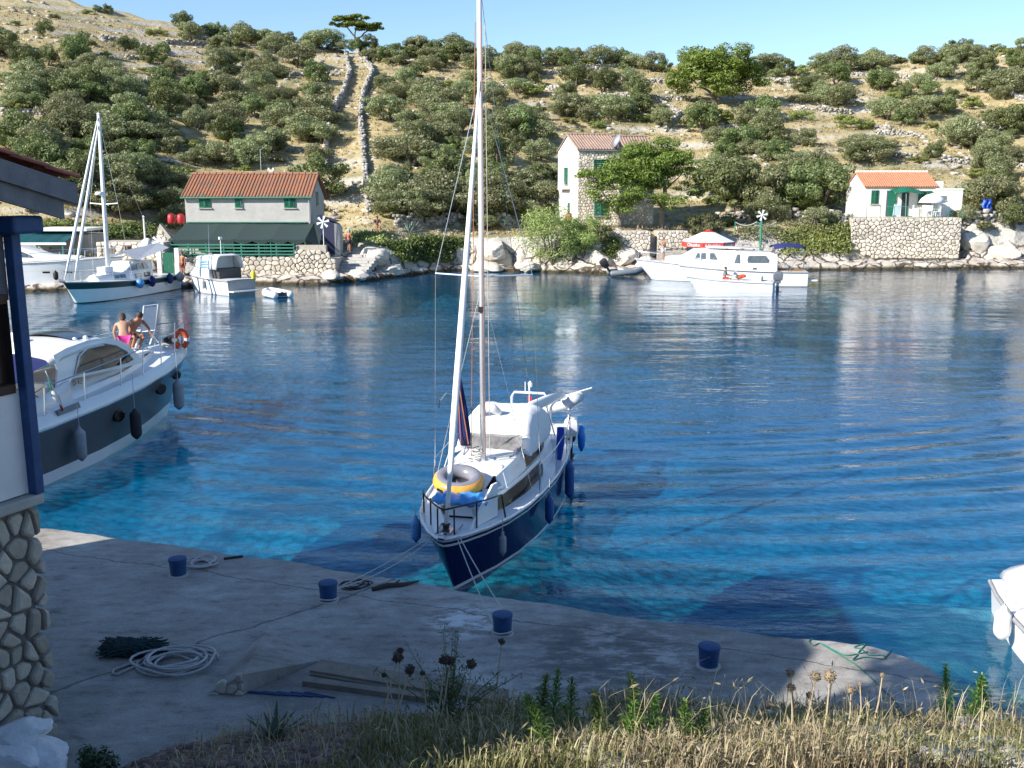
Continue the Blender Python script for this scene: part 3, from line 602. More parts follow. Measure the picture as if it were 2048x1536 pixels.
b = MB(); [b.box((.64+.19*i, -.03, .8), (.17, .05, 1.65)) for i in range(4)]; b.build('door', WOOD, sc_)
b = MB(); b.box((2.22, -.02, 1.42), (.42, .05, .5)); wi = b.build('window', DARK, sc_); b = MB(); b.box((2.22, -.06, 1.42), (.06, .05, .5)); b.box((2.22, -.06, 1.70), (.5, .06, .06)); b.box((2.22, -.06, 1.15), (.5, .06, .06)); b.build('frame', M('red_wood', (.2, .06, .03), .7), wi)
gb = thing('ruined_gable', 'pointed ruined stone gable behind the low cottage', 'ruin', (ony(303, 490, 73.5).x, 73.4, 1.2)); ht = ony(318, 447, 73.5).z-1.2; b = MB(); b.prism([(0, 0, -.3), (1.9, 0, -.3), (1.7, 0, ht*.55), (.75, 0, ht), (.0, 0, ht*.35)], (0, .5, 0)); b.build('wall_core', MORTAR, gb)
stone_wall_parts(gb, 1.85, ht, (0, -.02, 0), (1, 0, 0), (0, -1, 0), .3, .25, .05, 9, keep=lambda a, b_: b_ < ht-.2-abs(a-.75)*(ht*.55 if a > .75 else ht*.85), joined=True, name='stonework')
wp = thing('white_pole', 'plain white pole standing behind the low stone cottage', 'pole', (ony(291, 490, 73).x, 73, 1.)); b = MB(); b.cyl((0, 0, 0), (0, 0, ony(291, 434, 73).z-1), .07, .06, 8); b.build('shaft', WHITEP, wp); b = MB(); b.lathe([(.08, 0), (.1, .04), (.03, .1)], (0, 0, ony(291, 434, 73).z-1), 8); b.build('cap', WHITEP, wp)
sd = thing('satellite_dish', 'white satellite dish on the cottage wall by the whirligig', 'dish', (ony(297, 487, 71).x, 70.7, ony(297, 487, 71).z)); b = MB(); b.lathe([(.05, -.12), (.25, -.07), (.42, .03)], n=14, rot=Matrix.Rotation(R(70), 3, 'X')); b.build('bowl', WHITEP, sd, True); b = MB(); b.bar((0, .2, -.4), (0, 0, 0), .05); b.build('arm', METAL, sd)
bg_ = thing('garden_gate', 'narrow green door in a white gateway by the landing', 'gate', (ony(338, 540, 69.5).x, 69.5, .7)); b = MB(); [b.box((-.3+.15*i, 0, .75), (.14, .05, 1.5)) for i in range(5)]; b.build('door', GREEN, bg_); 
for s_ in (-.62, .62): b = MB(); b.box((s_, .05, .9), (.3, .3, 1.8)); b.build('gatepost', WHITE, bg_)

# tall stone house
th_ = R(13); yh = 88.; xh0 = ony(1155, 420, yh).x; zb2 = ony(1155, 452, yh).z; he2 = ony(1190, 299, yh).z-zb2
h2 = thing('stone_house', 'tall two-storey stone house with white gable and faded tile roof', 'house', (xh0, yh, zb2), th_)
w2 = (ony(1240, 300, yh).x-xh0)/math.cos(th_)*1.03; hr2 = ony(1139, 271, yh+2.6).z-zb2
gable_house(h2, w2, 6.4, he2, hr2, [MORTAR, WHITE], TILEP, .12, .26)
stone_wall_parts(h2, w2, he2, (0, -.02, 0), (1, 0, 0), (0, -1, 0), .3, .24, .045, 12, joined=True, name='stonework')
window(h2, 2.05, -.1, he2-1.55, 1.35, 1.45, 2, ajar=.1); window(h2, 2.05, -.1, he2-5.0, 1.15, 1.25, 2, ajar=.1, mat=GREENL)
window(h2, -.02, 3.6, he2-2.2, 1.0, 1.5, 1, 'y'); window(h2, -.02, 2.6, he2-5.3, .5, 1.5, 1, 'y')
b = MB(); b.box((-.25, 3.6, he2-3.35), (.5, 2.6, .08)); b.build('balcony_slab', CONC, h2); b = MB(); [b.bar((-.48, 2.4+.3*i, he2-3.3), (-.48, 2.4+.3*i, he2-2.7), .025) for i in range(9)]; b.bar((-.48, 2.3, he2-2.7), (-.48, 4.9, he2-2.7), .03); b.build('balcony_rail', METAL, h2)
b = MB(); b.tube([(-.1, -.16, he2-.08), (w2+.1, -.16, he2-.08)], .07, 8); b.build('gutter', METAL, h2)
# rear wing
h2b = thing('house_wing', 'set-back stone wing of the tall house behind the pine', 'house', (xh0+w2*math.cos(th_)-.35, yh+2.1+w2*math.sin(th_), zb2), th_); gable_house(h2b, 3.9, 4.6, he2-.35, hr2-.05, [MORTAR, PLAST], TILEP, .12, .26); stone_wall_parts(h2b, 3.9, he2-.3, (0, -.02, 0), (1, 0, 0), (0, -1, 0), .32, .26, .045, 13, joined=True, name='stonework')
ds = thing('satellite_dish', 'big grey satellite dish on the stone house corner by the roof', 'dish', ony(1233, 282, yh+.5)); b = MB(); b.lathe([(.06, -.2), (.3, -.14), (.55, 0), (.62, .06)], n=18, rot=Matrix.Rotation(R(-62), 3, 'Y') @ Matrix.Rotation(R(20), 3, 'X')); b.build('bowl', M('dish_grey', (.5, .52, .55), .4), ds, True); b = MB(); b.tube([(0, 0, 0), (.15, .3, -.4), (.15, .3, -1.2)], .05, 6); b.bar((0, 0, -.1), (-.5, -.3, .1), .03); b.build('bracket', METAL, ds)
jr = thing('clay_jar', 'rust-red clay jar at the foot of the white gable', 'jar', ony(1137, 437, 87)); jr.location.z = ony(1137, 438, 86.5).z; b = MB(); b.lathe([(.15, -.45), (.3, -.2), (.36, .1), (.28, .35), (.16, .45)], n=12); b.build('body', M('clay', (.32, .09, .05), .8), jr, True); b = MB(); b.lathe([(.19, .45), (.2, .5), (.15, .5)], n=12); b.build('rim', M('clay', 0), jr)
# small white cottage
y3 = 88.; x30 = ony(1727, 430, y3).x; z30 = ony(1727, 432, y3).z; w3 = ony(1868, 430, y3).x-x30; he3 = ony(1800, 374, y3).z-z30; hr3 = ony(1720, 347, y3+2.4).z-z30
h3 = thing('white_cottage', 'small white cottage with orange tile roof and green shutters', 'cottage', (x30, y3, z30)); gable_house(h3, w3, 4.8, he3, hr3, [CREAM, WHITE], TILEO, .12, .2, ridge_bumps=22, bumpmat=M('pale_mortar_tile', (.7, .6, .52), .8))
def l3(px): return ony(px, 430, y3).x-x30
window(h3, l3(1747), -.02, ony(1747, 394, y3).z-z30, .66, 1.15, 2, ajar=.25)
wi = window(h3, l3(1838), -.02, ony(1838, 395, y3).z-z30, .42, 1.15, 1); window(h3, l3(1855), -.02, ony(1855, 395, y3).z-z30, .44, 1.15, 1, ajar=.2)
b = MB(); b.box((l3(1847), -.01, ony(1838, 395, y3).z-z30), (.5, .04, 1.1)); b.build('window_pane', DARK, h3)
dz = ony(1800, 405, y3).z-z30; dh = ony(1800, 381, y3).z-z30
b = MB(); b.box((l3(1781), -.06, dh/2), (.75, .08, dh)); dr = b.build('door', GREEN, h3); b = MB(); b.box((l3(1781)+.3, -.12, dh*.48), (.04, .04, .14)); b.build('handle', METAL, dr); b = MB(); b.box((l3(1781)-.42, -.05, dh/2), (.1, .06, dh)); b.build('frame', M('painted_plum_shadow', (.09, .06, .12), .8), dr)  # the last strip, left of the door, has shadow put into its colour
b = MB(); b.box((l3(1808), -.03, dh/2-.1), (.6, .06, dh-.2)); b.build('doorway', M('dark_green', (.01, .05, .04), .6), h3)
# domed canopy over the door
b = MB(); rows = []; ca, cb = l3(1777), l3(1831); cz = ony(1800, 387, y3-.8).z-z30
for j in range(7):
    f_ = j/6; rows.append([Vector((ca+(cb-ca)*g_/16, -1.15*f_, cz+.32-.32*f_*f_+.30*math.sin(math.pi*g_/16)**2*(1-.4*f_))) for g_ in range(17)])
b.loft(rows); cn = b.build('door_canopy', GREEN, h3, True); mo = cn.modifiers.new('th', 'SOLIDIFY'); mo.thickness = .05
b = MB(); b.tube([(ca+1., -1.05, cz), (ca+1.1, -1.0, .0)], .03, 6); b.build('canopy_post', METAL, h3)
an = thing('cottage_annex', 'flat-roofed white annex with small high window beside the cottage', 'annex', (x30+w3, y3-.1, z30)); wa = ony(1922, 430, y3-.1).x-x30-w3; ha = ony(1900, 379, y3).z-z30
b = MB(); b.box((wa/2, 1.8, ha/2-.4), (wa, 3.6, ha+.8)); b.build('wall', WHITE, an); b = MB(); b.box((wa/2, 1.8, ha+.04), (wa+.1, 3.7, .12)); b.build('parapet', CREAM, an); b = MB(); b.box((.55, 1.2, ha+.35), (.75, .6, .7)); b.build('chimney', WHITE, an)
b = MB(); b.box((l3(1880)-w3, -.02, ha-.72), (.75, .06, .36)); wi = b.build('window', M('old_glass', (.16, .19, .17), .2), an); b = MB(); b.box((l3(1880)-w3, -.04, ha-.93), (.85, .1, .05)); b.build('sill', CONC, an)
# cottage retaining wall: single stones
xw = ony(1700, 480, 85).x; xw2 = ony(1918, 480, 85).x; zt3 = z30-.05; rw = thing('retaining_wall', 'tall pale stone retaining wall under the cottage terrace', 'wall', (xw, 84.9, 0)); hw = zt3-.7
b = MB(); b.box(((xw2-xw)/2, 3.4, (zt3)/2), (xw2-xw, 6.6, zt3)); b.build('wall_core', MORTAR, rw)
stone_wall_parts(rw, xw2-xw, hw, (0, -.08, .7), (1, 0, 0), (0, -1, 0), .40, .31, .09, 15, keep=lambda a, b_: b_ > .9-1.3*a/3 or a > 2)
fn = thing('terrace_fence', 'thin metal fence posts along the cottage terrace edge', 'fence', (xw, 84.75, zt3))
for k in range(9): b = MB(); b.cyl(((xw2-xw)*k/8, 0, -.1), ((xw2-xw)*k/8, 0, .95), .025, .025, 6); b.build('post', GREENL, fn)
b = MB(); b.bar((0, 0, .93), (xw2-xw, 0, .93), .02); b.build('wire', METAL, fn)
# terrace furniture
PLW = M('white_plastic', (.82, .82, .82), .4)
def chair_proto():
    o = thing('garden_chair', 'white plastic garden chair', 'chair', group='white chairs on the cottage terrace'); b = MB(); b.box((0, 0, .42), (.44, .44, .04)); b.build('seat', PLW, o); b = MB(); [b.box((-.18+.09*i, .22, .66), (.05, .03, .48)) for i in range(5)]; b.box((0, .22, .9), (.46, .04, .08)); b.build('backrest', PLW, o)
    for s_ in (-.2, .2):
        for q in (-.2, .2): b = MB(); b.cyl((s_, q, 0), (s_*.9, q*.9, .42), .022, .025, 6); b.build('leg', PLW, o)
        b = MB(); b.box((s_*1.1, 0, .62), (.05, .44, .03)); b.build('armrest', PLW, o)
    return o
cp = chair_proto()
for i, (px, rz) in enumerate(((1832, 1.4), (1845, -.3), (1858, .2), (1872, -1.5), (1850, 3.1))):
    o = cp if i == 0 else copy_tree(cp); o.location = (ony(px, 440, 86.3-.25*(i == 4)).x, 86.3+.55*math.sin(rz*2)-.9*(i == 4), z30+.02); o.rotation_euler = (0, 0, rz); o['label'] = 'white plastic garden chair on the cottage terrace'
tb = thing('garden_table', 'white plastic table among the chairs on the cottage terrace', 'table', (ony(1852, 440, 86.5).x, 86.7, z30)); b = MB(); b.lathe([(.5, .68), (.5, .72)], n=18); b.build('tabletop', PLW, tb)
for q in range(4): b = MB(); b.cyl((.3*math.cos(q*1.57), .3*math.sin(q*1.57), 0), (.3*math.cos(q*1.57), .3*math.sin(q*1.57), .68), .03, .03, 6); b.build('leg', PLW, tb)
pu = thing('garden_parasol', 'white garden parasol shading the cottage terrace table', 'parasol', (ony(1862, 440, 86.8).x, 86.9, z30)); b = MB(); b.lathe([(1.15, 1.15), (.9, 1.55), (.5, 1.82), (.05, 1.95)], n=10); b.build('canopy', WHITEP, pu, True); b = MB(); b.cyl((0, 0, 0), (0, 0, 1.9), .025, .025, 6); b.build('pole', METAL, pu)
lc = thing('folding_lounger', 'folded pale blue lounger leaning by the cottage door', 'lounger', (ony(1793, 430, 87.2).x, 87.2, z30+.02)); b = MB(); b.box((0, 0, .5), (.5, .04, .9), Matrix.Rotation(.2, 3, 'X')); b.build('fabric', M('pale_blue', (.45, .6, .75), .8), lc); b = MB(); b.tube([(-.27, .1, .02), (-.27, -.08, .98), (.27, -.08, .98), (.27, .1, .02)], .02, 6); b.build('frame', PLW, lc)
bt = thing('blue_tarpaulin', 'crumpled bright blue tarpaulin hung in the tree beside the annex', 'tarpaulin', ony(1975, 403, 89)); b = MB(); rows = [[Vector(((g_/8-.5)*.8+.1*math.sin(j*2.), .15*math.sin(g_*1.7+j), -.45*j/2+.2+.1*math.sin(g_*2.1))) for g_ in range(9)] for j in range(5)]; b.loft(rows); b.build('sheet', M('blue_tarp', (.02, .10, .55), .5), bt, True); b = MB(); b.tube([(0, .1, .2), (0, .1, -1.6)], .03, 6); b.build('pole', METAL, bt)
# loose field walls on the hill
def hw(label, pix, h, seed, st=.45, group='field walls on the hillside'): dry_wall(label, [T(*p) for p in pix], h, .5, st, group, seed)
dense = lambda pts: [(a[0]+(b_[0]-a[0])*i/4, a[1]+(b_[1]-a[1])*i/4) for a, b_ in zip(pts[:-1], pts[1:]) for i in range(4)]+[pts[-1]]
dry_wall('dry stone wall up the hill on the tavern side of the lane', [T(*q) for q in dense([(692, 112), (700, 150), (686, 195), (664, 228), (658, 262), (652, 300), (650, 345)])], .85, .5, .30, None, 31)
dry_wall('dry stone wall up the hill on the olive grove side of the lane', [T(*q) for q in dense([(712, 106), (733, 128), (746, 148), (727, 192), (721, 240), (727, 300), (731, 360), (740, 428)])], .85, .5, .30, None, 32)
FW = [[(0, 228), (150, 230), (250, 226), (340, 222), (425, 230)], [(200, 77), (330, 103)], [(250, 118), (310, 122)], [(330, 86), (440, 94)], [(420, 145), (490, 140)], [(580, 152), (680, 152)], [(250, 186), (345, 144)], [(560, 302), (640, 307)], [(30, 190), (90, 200)], [(0, 110), (70, 116)],
      [(900, 174), (1130, 180)], [(1040, 152), (1200, 142)], [(1130, 136), (1320, 134)], [(1210, 162), (1370, 167)], [(1200, 192), (1380, 202)], [(1160, 227), (1300, 242)], [(1320, 205), (1360, 230), (1330, 262)], [(800, 232), (900, 226)], [(860, 290), (980, 300)],
      [(1500, 162), (1580, 167)], [(1590, 220), (1700, 227)], [(1700, 252), (1780, 260)], [(1750, 267), (1850, 277)], [(1900, 252), (2060, 257)], [(1880, 322), (2060, 337)], [(1700, 302), (1760, 312)], [(1560, 120), (1640, 124)], [(1660, 152), (1820, 157)], [(1990, 182), (2060, 207)], [(1520, 305), (1570, 310)], [(1740, 310), (1830, 318)], [(1400, 255), (1500, 262)]]
for i, f_ in enumerate(FW):
    side = 'above the tavern' if f_[0][0] < 660 else 'above the tall stone house' if f_[0][0] < 1400 else 'above the white cottage'
    dry_wall('grey dry stone terrace wall on the hillside '+side, [T(*q) for q in dense(f_)], .62, .5, .34, 'terrace walls on the hillside '+side, 40+i)
dry_wall('pale stone wall along the shore path beside the agave', [T(*q) for q in dense([(790, 452), (900, 449), (1000, 449), (1075, 447)])], .95, .5, .4, None, 80)
dry_wall('tumbled stone wall behind the tall green post', [T(*q) for q in dense([(1425, 442), (1530, 436), (1600, 440), (1695, 446)])], .9, .6, .42, None, 81)
dry_wall('stone wall under the bushes past the cottage annex', [T(*q) for q in dense([(1925, 445), (1990, 440), (2060, 440)])], .8, .6, .42, None, 82)
# ---------------------------------------------------------------- vegetation of the far shore
def leaves(name, pos, nrm, size, mat, rng, parent=None, aspect=.55, jitter=.7, tip=True):
    """one leaf-sized face at each point"""
    n = len(pos); nrm = nrm+rng.normal(0, jitter, (n, 3)); nrm /= np.linalg.norm(nrm, axis=1)[:, None]+1e-9
    a = np.cross(nrm, rng.normal(0, 1, (n, 3))); a /= np.linalg.norm(a, axis=1)[:, None]+1e-9; b = np.cross(nrm, a)
    s = (size*rng.uniform(.6, 1.4, n))[:, None]; a = a*s; b = b*s*aspect
    V = np.stack([pos-a, pos-b*.9+a*.1, pos+a, pos+b*.9+a*.1], 1).reshape(-1, 3)
    return npmesh(name, V, np.arange(4*n).reshape(n, 4), mat, parent)
def crown_pts(clumps, n, rng, shell=.75):
    """points and normals over a list of (centre, radii)"""
    C = np.array([c for c, r in clumps]); Rr = np.array([r for c, r in clumps]); w_ = Rr[:, 0]*Rr[:, 2]+Rr[:, 0]*Rr[:, 1]; k = rng.choice(len(C), n, p=w_/w_.sum())
    d = rng.normal(0, 1, (n, 3)); d /= np.linalg.norm(d, axis=1)[:, None]; rad = shell+(1-shell)*rng.random(n)+rng.normal(0, .06, n)
    return C[k]+d*Rr[k]*rad[:, None], d/Rr[k]
def bushy(rx, ry, rz, zc, k, rng, cr=.36, low=-.5):
    out = []
    while len(out) < k:
        d = rng.normal(0, 1, 3); d /= np.linalg.norm(d)
        if d[2] < low: continue
        f_ = rng.uniform(.45, 1.02); r = cr*rng.uniform(.5, 1.2)*(1.25-.45*f_)
        out.append((np.array([d[0]*rx*f_, d[1]*ry*f_, zc+d[2]*rz*f_]), np.array([r*rx, r*ry, r*rz*1.05])))
    return out
OLIVE = leaf_mat('olive_leaves', (.18, .20, .085), (.35, .38, .18), .38, .5)
HOLM = leaf_mat('holm_leaves', (.10, .135, .038), (.23, .275, .09), .35)
MASTIC = leaf_mat('mastic_leaves', (.17, .20, .04), (.30, .34, .085), .3)
DRYB = leaf_mat('scrub_leaves', (.095, .105, .035), (.22, .225, .095), .25)
PINE = leaf_mat('pine_needles', (.085, .125, .014), (.23, .28, .04), .3)
TAMA = leaf_mat('tamarisk_leaves', (.19, .24, .055), (.42, .47, .15), .35)
BARK = M('bark', (.11, .09, .07), .9, var=.35, scale=5, bump=.8); BARKP = M('pale_bark', (.30, .26, .21), .9, var=.3, scale=5, bump=.8)
def limb(mb, a, b, r0, r1, rng, k=5, wob=.12):
    a, b = np.array(a, float), np.array(b, float); L_ = np.linalg.norm(b-a)
    pts = [a+(b-a)*i/k+(rng.normal(0, wob*L_/k, 3) if 0 < i < k else 0) for i in range(k+1)]
    mb.tube([Vector(q) for q in pts], [r0+(r1-r0)*i/k for i in range(k+1)], 6); return pts
PROTO = {}
def proto(kind, i):
    if (kind, i) in PROTO: return PROTO[(kind, i)]
    rng = np.random.default_rng(100+i+sum(map(ord, kind))); mb = MB()
    if kind == 'olive_tree':
        cl = bushy(2.6*rng.uniform(.85, 1.15), 2.3, 1.5, 1.6, 30, rng, .36, -.75); p_, n_ = crown_pts(cl, 7500, rng); p_[:, 2] = np.maximum(p_[:, 2], .1+.3*rng.random(len(p_))); sz = .10; mt = OLIVE
        for q in range(3): limb(mb, (rng.normal(0, .1), rng.normal(0, .1), -.4), cl[q*5][0], .17, .04, rng)
    elif kind == 'evergreen_oak':
        cl = bushy(2.1, 2.1, 1.5, 1.75, 26, rng, .36, -.8); p_, n_ = crown_pts(cl, 6000, rng); p_[:, 2] = np.maximum(p_[:, 2], .05+.3*rng.random(len(p_))); sz = .10; mt = HOLM
        for q in range(3): limb(mb, (0, 0, -.4), cl[q*4][0], .15, .04, rng)
    elif kind == 'mastic_shrub':
        cl = bushy(2.0, 1.7, .85, .55, 22, rng, .36, -.3); p_, n_ = crown_pts(cl, 4000, rng); p_[:, 2] = np.maximum(p_[:, 2], .02+.15*rng.random(len(p_))); sz = .085; mt = MASTIC
        for q in range(4): limb(mb, (0, 0, -.3), cl[q*4][0], .06, .02, rng, 3)
    else:
        cl = bushy(1.2, 1.1, .6, .4, 14, rng, .4, -.2); p_, n_ = crown_pts(cl, 1100, rng); p_[:, 2] = np.maximum(p_[:, 2], .02); sz = .11; mt = DRYB
        for q in range(4): limb(mb, (0, 0, -.3), cl[q*3][0], .04, .015, rng, 3)
    root = thing(kind, 'x', 'x'); leaves('crown', p_, n_, sz, mt, rng, root); mb.build('trunk' if kind != 'scrub_bush' else 'stem', BARK, root)
    PROTO[(kind, i)] = [root, False]; return PROTO[(kind, i)]
rv2 = random.Random(5)
CATS = {'olive_tree': 'tree', 'evergreen_oak': 'tree', 'mastic_shrub': 'shrub', 'scrub_bush': 'bush'}
LOOK = {'olive_tree': 'grey-green olive tree', 'evergreen_oak': 'dark dense evergreen tree', 'mastic_shrub': 'low bright green spreading shrub', 'scrub_bush': 'small dull olive-brown bush'}
def place(kind, i, loc, sc, rz, where, zs=1., label=None):
    e = proto(kind, i)
    if e[1]: o = copy_tree(e[0])
    else: o = e[0]; e[1] = True
    o.location = loc; o.scale = (sc*rv2.uniform(.78, 1.3), sc*rv2.uniform(.8, 1.2), sc*zs); o.rotation_euler = (0, 0, rz); o['label'] = label or LOOK[kind]+' '+where; o['category'] = CATS[kind]
    if not label: o['group'] = {'olive_tree': 'olive trees ', 'evergreen_oak': 'dark evergreens ', 'mastic_shrub': 'bright shrubs ', 'scrub_bush': 'small bushes '}[kind]+where
    elif 'group' in o: del o['group']
    return o
def where(px, py):
    up = 'high ' if py < 170 else ''
    if px < 655: return up+'on the slope '+('above' if up else 'behind')+' the long tavern'
    if px < 745: return 'in the walled lane up the hill'
    if px < 1150: return up+'in the grove between walled lane and stone house'
    if px < 1560: return up+'on the slope '+('above' if up else 'behind')+' the tall stone house'
    return up+'on the slope '+('above' if up else 'behind')+' the small white cottage'
DENS = ['53330333000000000000000000000000', '43132589999977400000000000000000', '64666468897499998787603367767565', '87885767885288767583323678675786',
        '99984898793388898832255356888976', '22223568783298899999465522378535', '78888677682288999852567436434333', '99999788761137987620799877425666',
        '99999855553123786700069998225555', '66654500003148776300029999000077', '22222200000046555200003332000054']
PINE_ZONE = [(1440, 160, 95, 70), (1270, 380, 125, 110)]
rv = random.Random(11); nprot = {'olive_tree': 6, 'evergreen_oak': 4, 'mastic_shrub': 3, 'scrub_bush': 3}
for r_, row in enumerate(DENS):
    for c_, ch in enumerate(row):
        d_ = int(ch)/9.
        for q in range(4):
            px = c_*64+rv.uniform(0, 64); py = 24+r_*40+rv.uniform(0, 40); roll = rv.random(); kr = rv.random(); sr = rv.random(); zr = rv.random(); rz = rv.uniform(0, 6.28); pi_ = rv.randrange(6)
            if roll > d_*(1.08, .92, .8, .7)[q]: continue
            if any(abs(px-a) < w_ and abs(py-b_) < h_ for a, b_, w_, h_ in PINE_ZONE) or 655 < px < 742 and 100 < py < 450 and rv.random() < .93: continue
            if 372 < px < 640 and py > 345 or 1110 < px < 1345 and py > 265 or 1670 < px < 1925 and py > 330: continue
            loc = T(px, py); k_ = FPX/loc.y
            if q % 2 == 0: kind = 'olive_tree' if kr < .58 else 'evergreen_oak' if kr < .86 else 'mastic_shrub'
            else: kind = 'scrub_bush' if kr < .42 else 'mastic_shrub' if kr < .62 else 'olive_tree' if kr < .85 else 'evergreen_oak'
            if px < 360 and r_ < 3: kind = 'mastic_shrub' if kr < .5 else 'evergreen_oak'
            sc = (.62+.5*sr)*(1.05, .9, .8, .62)[q]
            if px < 330 and r_ < 2: sc *= .75
            place(kind, pi_ % nprot[kind], loc-Vector((0, 0, .15)), sc, rz, where(px, py), .85+.35*zr)
for i in range(50):
    px = 385+i*34+rv.uniform(-10, 10); py = float(np.interp(px, [p[0] for p in RIDGE], [p[1] for p in RIDGE]))+rv.uniform(4, 16)
    if 1380 < px < 1490 or 640 < px < 765: continue
    k = ('olive_tree', 'evergreen_oak', 'olive_tree', 'mastic_shrub')[rv.randrange(4)]; place(k, rv.randrange(3), T(px, py)-Vector((0, 0, .2)), rv.uniform(.65, 1.0), rv.uniform(0, 6), 'along the skyline of the hill', rv.uniform(.8, 1.1))
# single trees that stand out
def pine(name, label, loc, clumps, trunk, nleaf, size, seed, mat=PINE, bark=BARK, cat='tree', extra=None, sh=.6):
    rng = np.random.default_rng(seed); o = thing(name, label, cat, loc); p_, n_ = crown_pts([(np.array(c), np.array(r)) for c, r in clumps], nleaf, rng, sh)
    n_[:, 2] += .3; leaves('crown', p_, n_, size, mat, rng, o, .4); mb = MB()
    for a, b_, r0, r1 in trunk: limb(mb, a, b_, r0, r1, rng, 6, .1)
    mb.build('trunk', bark, o)
    if extra:
        m2 = MB()
        for a, b_, r0, r1 in extra: limb(m2, a, b_, r0, r1, rng, 4, .12)
        m2.build('dead_branch', BARKP, o)
    return o
rg = np.random.default_rng(5)
def puff(c, r, k, sub=.42, flat=.6):
    """break one foliage mass into k tufts"""
    out = []
    for i in range(k):
        d = rg.normal(0, 1, 3); d /= np.linalg.norm(d); f_ = rg.uniform(.45, .95); s_ = sub*rg.uniform(.7, 1.25)
        out.append((np.array(c)+d*np.array(r)*f_, np.array(r)*s_*np.array([1, 1, flat/.6])))
    return out
b0 = T(1430, 208); k_ = b0.y/FPX
cl = puff((0, 0, 4.4), (3.9, 3.6, 2.5), 60, .27)+puff((-3.2, -.5, 2.8), (2.1, 2, 1.3), 20, .34)+puff((3.2, 0, 3.0), (2., 2, 1.6), 20, .34)+puff((.4, -1.5, 2.0), (2.4, 2, 1.0), 16, .36)+puff((0, 0, 4.2), (2.2, 2, 1.5), 12, .5)
s_ = k_*165/8.6
pn = pine('pine_tree', 'big rounded yellow-green pine alone on the slope above the stone house', b0-Vector((0, 0, .3)), cl, [((0, 0, -.5), (.1, 0, 3.8), .34, .16), ((0, 0, 1.), (-2.6, 0, 3.), .16, .05), ((0, 0, 1.2), (2.4, 0, 3.2), .15, .05), ((.1, 0, 2.4), (.8, .4, 6), .14, .04)], 30000, .15, 21); pn.scale = (s_, s_, s_*.93)
b0 = T(712, 100); k_ = b0.y/FPX
cl = puff((-.9, 0, 4.3), (1.9, 1.6, .8), 11, .42, .5)+puff((1.4, 0, 3.7), (1.9, 1.6, .7), 11, .42, .5)+puff((0, 0, 4.9), (1.6, 1.4, .55), 7, .42, .5)+puff((-2.5, 0, 4.0), (1.0, 1, .5), 5, .45, .5)+puff((3., 0, 3.5), (.9, 1, .5), 5, .45, .5)
s_ = k_*95/6.6
pn = pine('umbrella_pine', 'flat-topped pine with leaning trunk on the skyline at the lane top', b0-Vector((0, 0, .3)), cl, [((.6, 0, -.6), (-.1, 0, 2.4), .2, .14), ((-.1, 0, 2.4), (-1.6, 0, 4.2), .13, .05), ((.1, 0, 2.), (2.2, 0, 3.6), .12, .05), ((-.1, 0, 2.4), (.3, 0, 4.9), .1, .04)], 7000, .19, 22); pn.scale = (s_,)*3
# ---------------------------------------------------------------- boats
GEL = M('white_gelcoat', (.80, .80, .79), .28, var=.03, scale=2, coat=.3); GELC = M('cream_gelcoat', (.76, .74, .68), .35, var=.04, scale=2)
NAVYH = M('navy_hull', (.006, .012, .075), .25, var=.1, scale=1.5, coat=.4); GLASSD = M('tinted_glass', (.014, .011, .009), .12, var=.3, spec=.10)
GREYH = M('graphite_hull', (.085, .09, .095), .35, .0, var=.08, coat=.2); STEEL = M('stainless', (.62, .62, .63), .2, 1., var=.05); BLACK = M('black_rubber', (.012, .012, .014), .6, var=.2); CANVAS = M('white_canvas', (.74, .74, .73), .9, var=.05, scale=5, bump=.3)
ROPEW = M('pale_rope', (.52, .50, .46), .95, var=.2, scale=40, bump=.5); BLUEF = M('blue_fender', (.015, .085, .28), .5, var=.1); GREYF = M('grey_fender', (.28, .30, .33), .7, var=.1); NAVYC = M('navy_canvas', (.012, .02, .11), .9, var=.15, scale=6, bump=.2); DKGREEN = M('dark_green_hull', (.012, .04, .04), .35)
CLEARP = M('clear_vinyl', (.20, .19, .185), .12, var=.5, scale=5, alpha=.85); GLASS = M('boat_glass', (.10, .12, .12), .05, var=.3, spec=.8)
def hull(o, st, rows, mats, under=.35, p=1.6, deck=None, name='hull', deckz=0., camber=.04):
    """st: (x_sheer, x_waterline, half beam, half beam at waterline, z sheer); rows: (fraction down from sheer, material index of the strip below)"""
    mb = MB(); n = len(rows); secs = []
    for xs, xw, b, bw, zs in st:
        port = []
        for f_, _ in rows: port.append(Vector((xw+(xs-xw)*(1-f_), bw+(b-bw)*(1-f_)**p, zs*(1-f_))))
        port.append(Vector((xw-.05, bw*.72, -under*.6))); port.append(Vector((xw-.1, 0, -under)))
        secs.append(port+[Vector((q.x, -q.y, q.z)) for q in port[-2::-1]])
    m_ = len(secs[0]); half = len(rows)+1
    for i in range(len(secs)-1):
        for j in range(m_-1):
            jj = j if j < half else m_-2-j
            mb.mi = rows[jj][1] if jj < n else rows[-1][1]
            q = [secs[i][j], secs[i][j+1], secs[i+1][j+1], secs[i+1][j]]
            mb.add(q, [(0, 1, 2, 3)])
    mb.mi = rows[1][1] if n > 1 else 0; mb.add(secs[0], [tuple(range(m_))[::-1]])
    me = mb
    h = me.build(name, mats, o, True, auto=50)
    bm = bmesh.new(); bm.from_mesh(h.data); bmesh.ops.remove_doubles(bm, verts=bm.verts, dist=.002); bmesh.ops.recalc_face_normals(bm, faces=bm.faces); bm.to_mesh(h.data); bm.free(); h.data.set_sharp_from_angle(angle=R(42))
    if deck:
        d = MB(); d.loft([[Vector((s[0], s[2]*k*.985, s[4]+deckz+camber*(1-k*k))) for k in (-1, -.6, -.2, .2, .6, 1)] for s in st]); d.build('deck', deck, o, True)
    return h
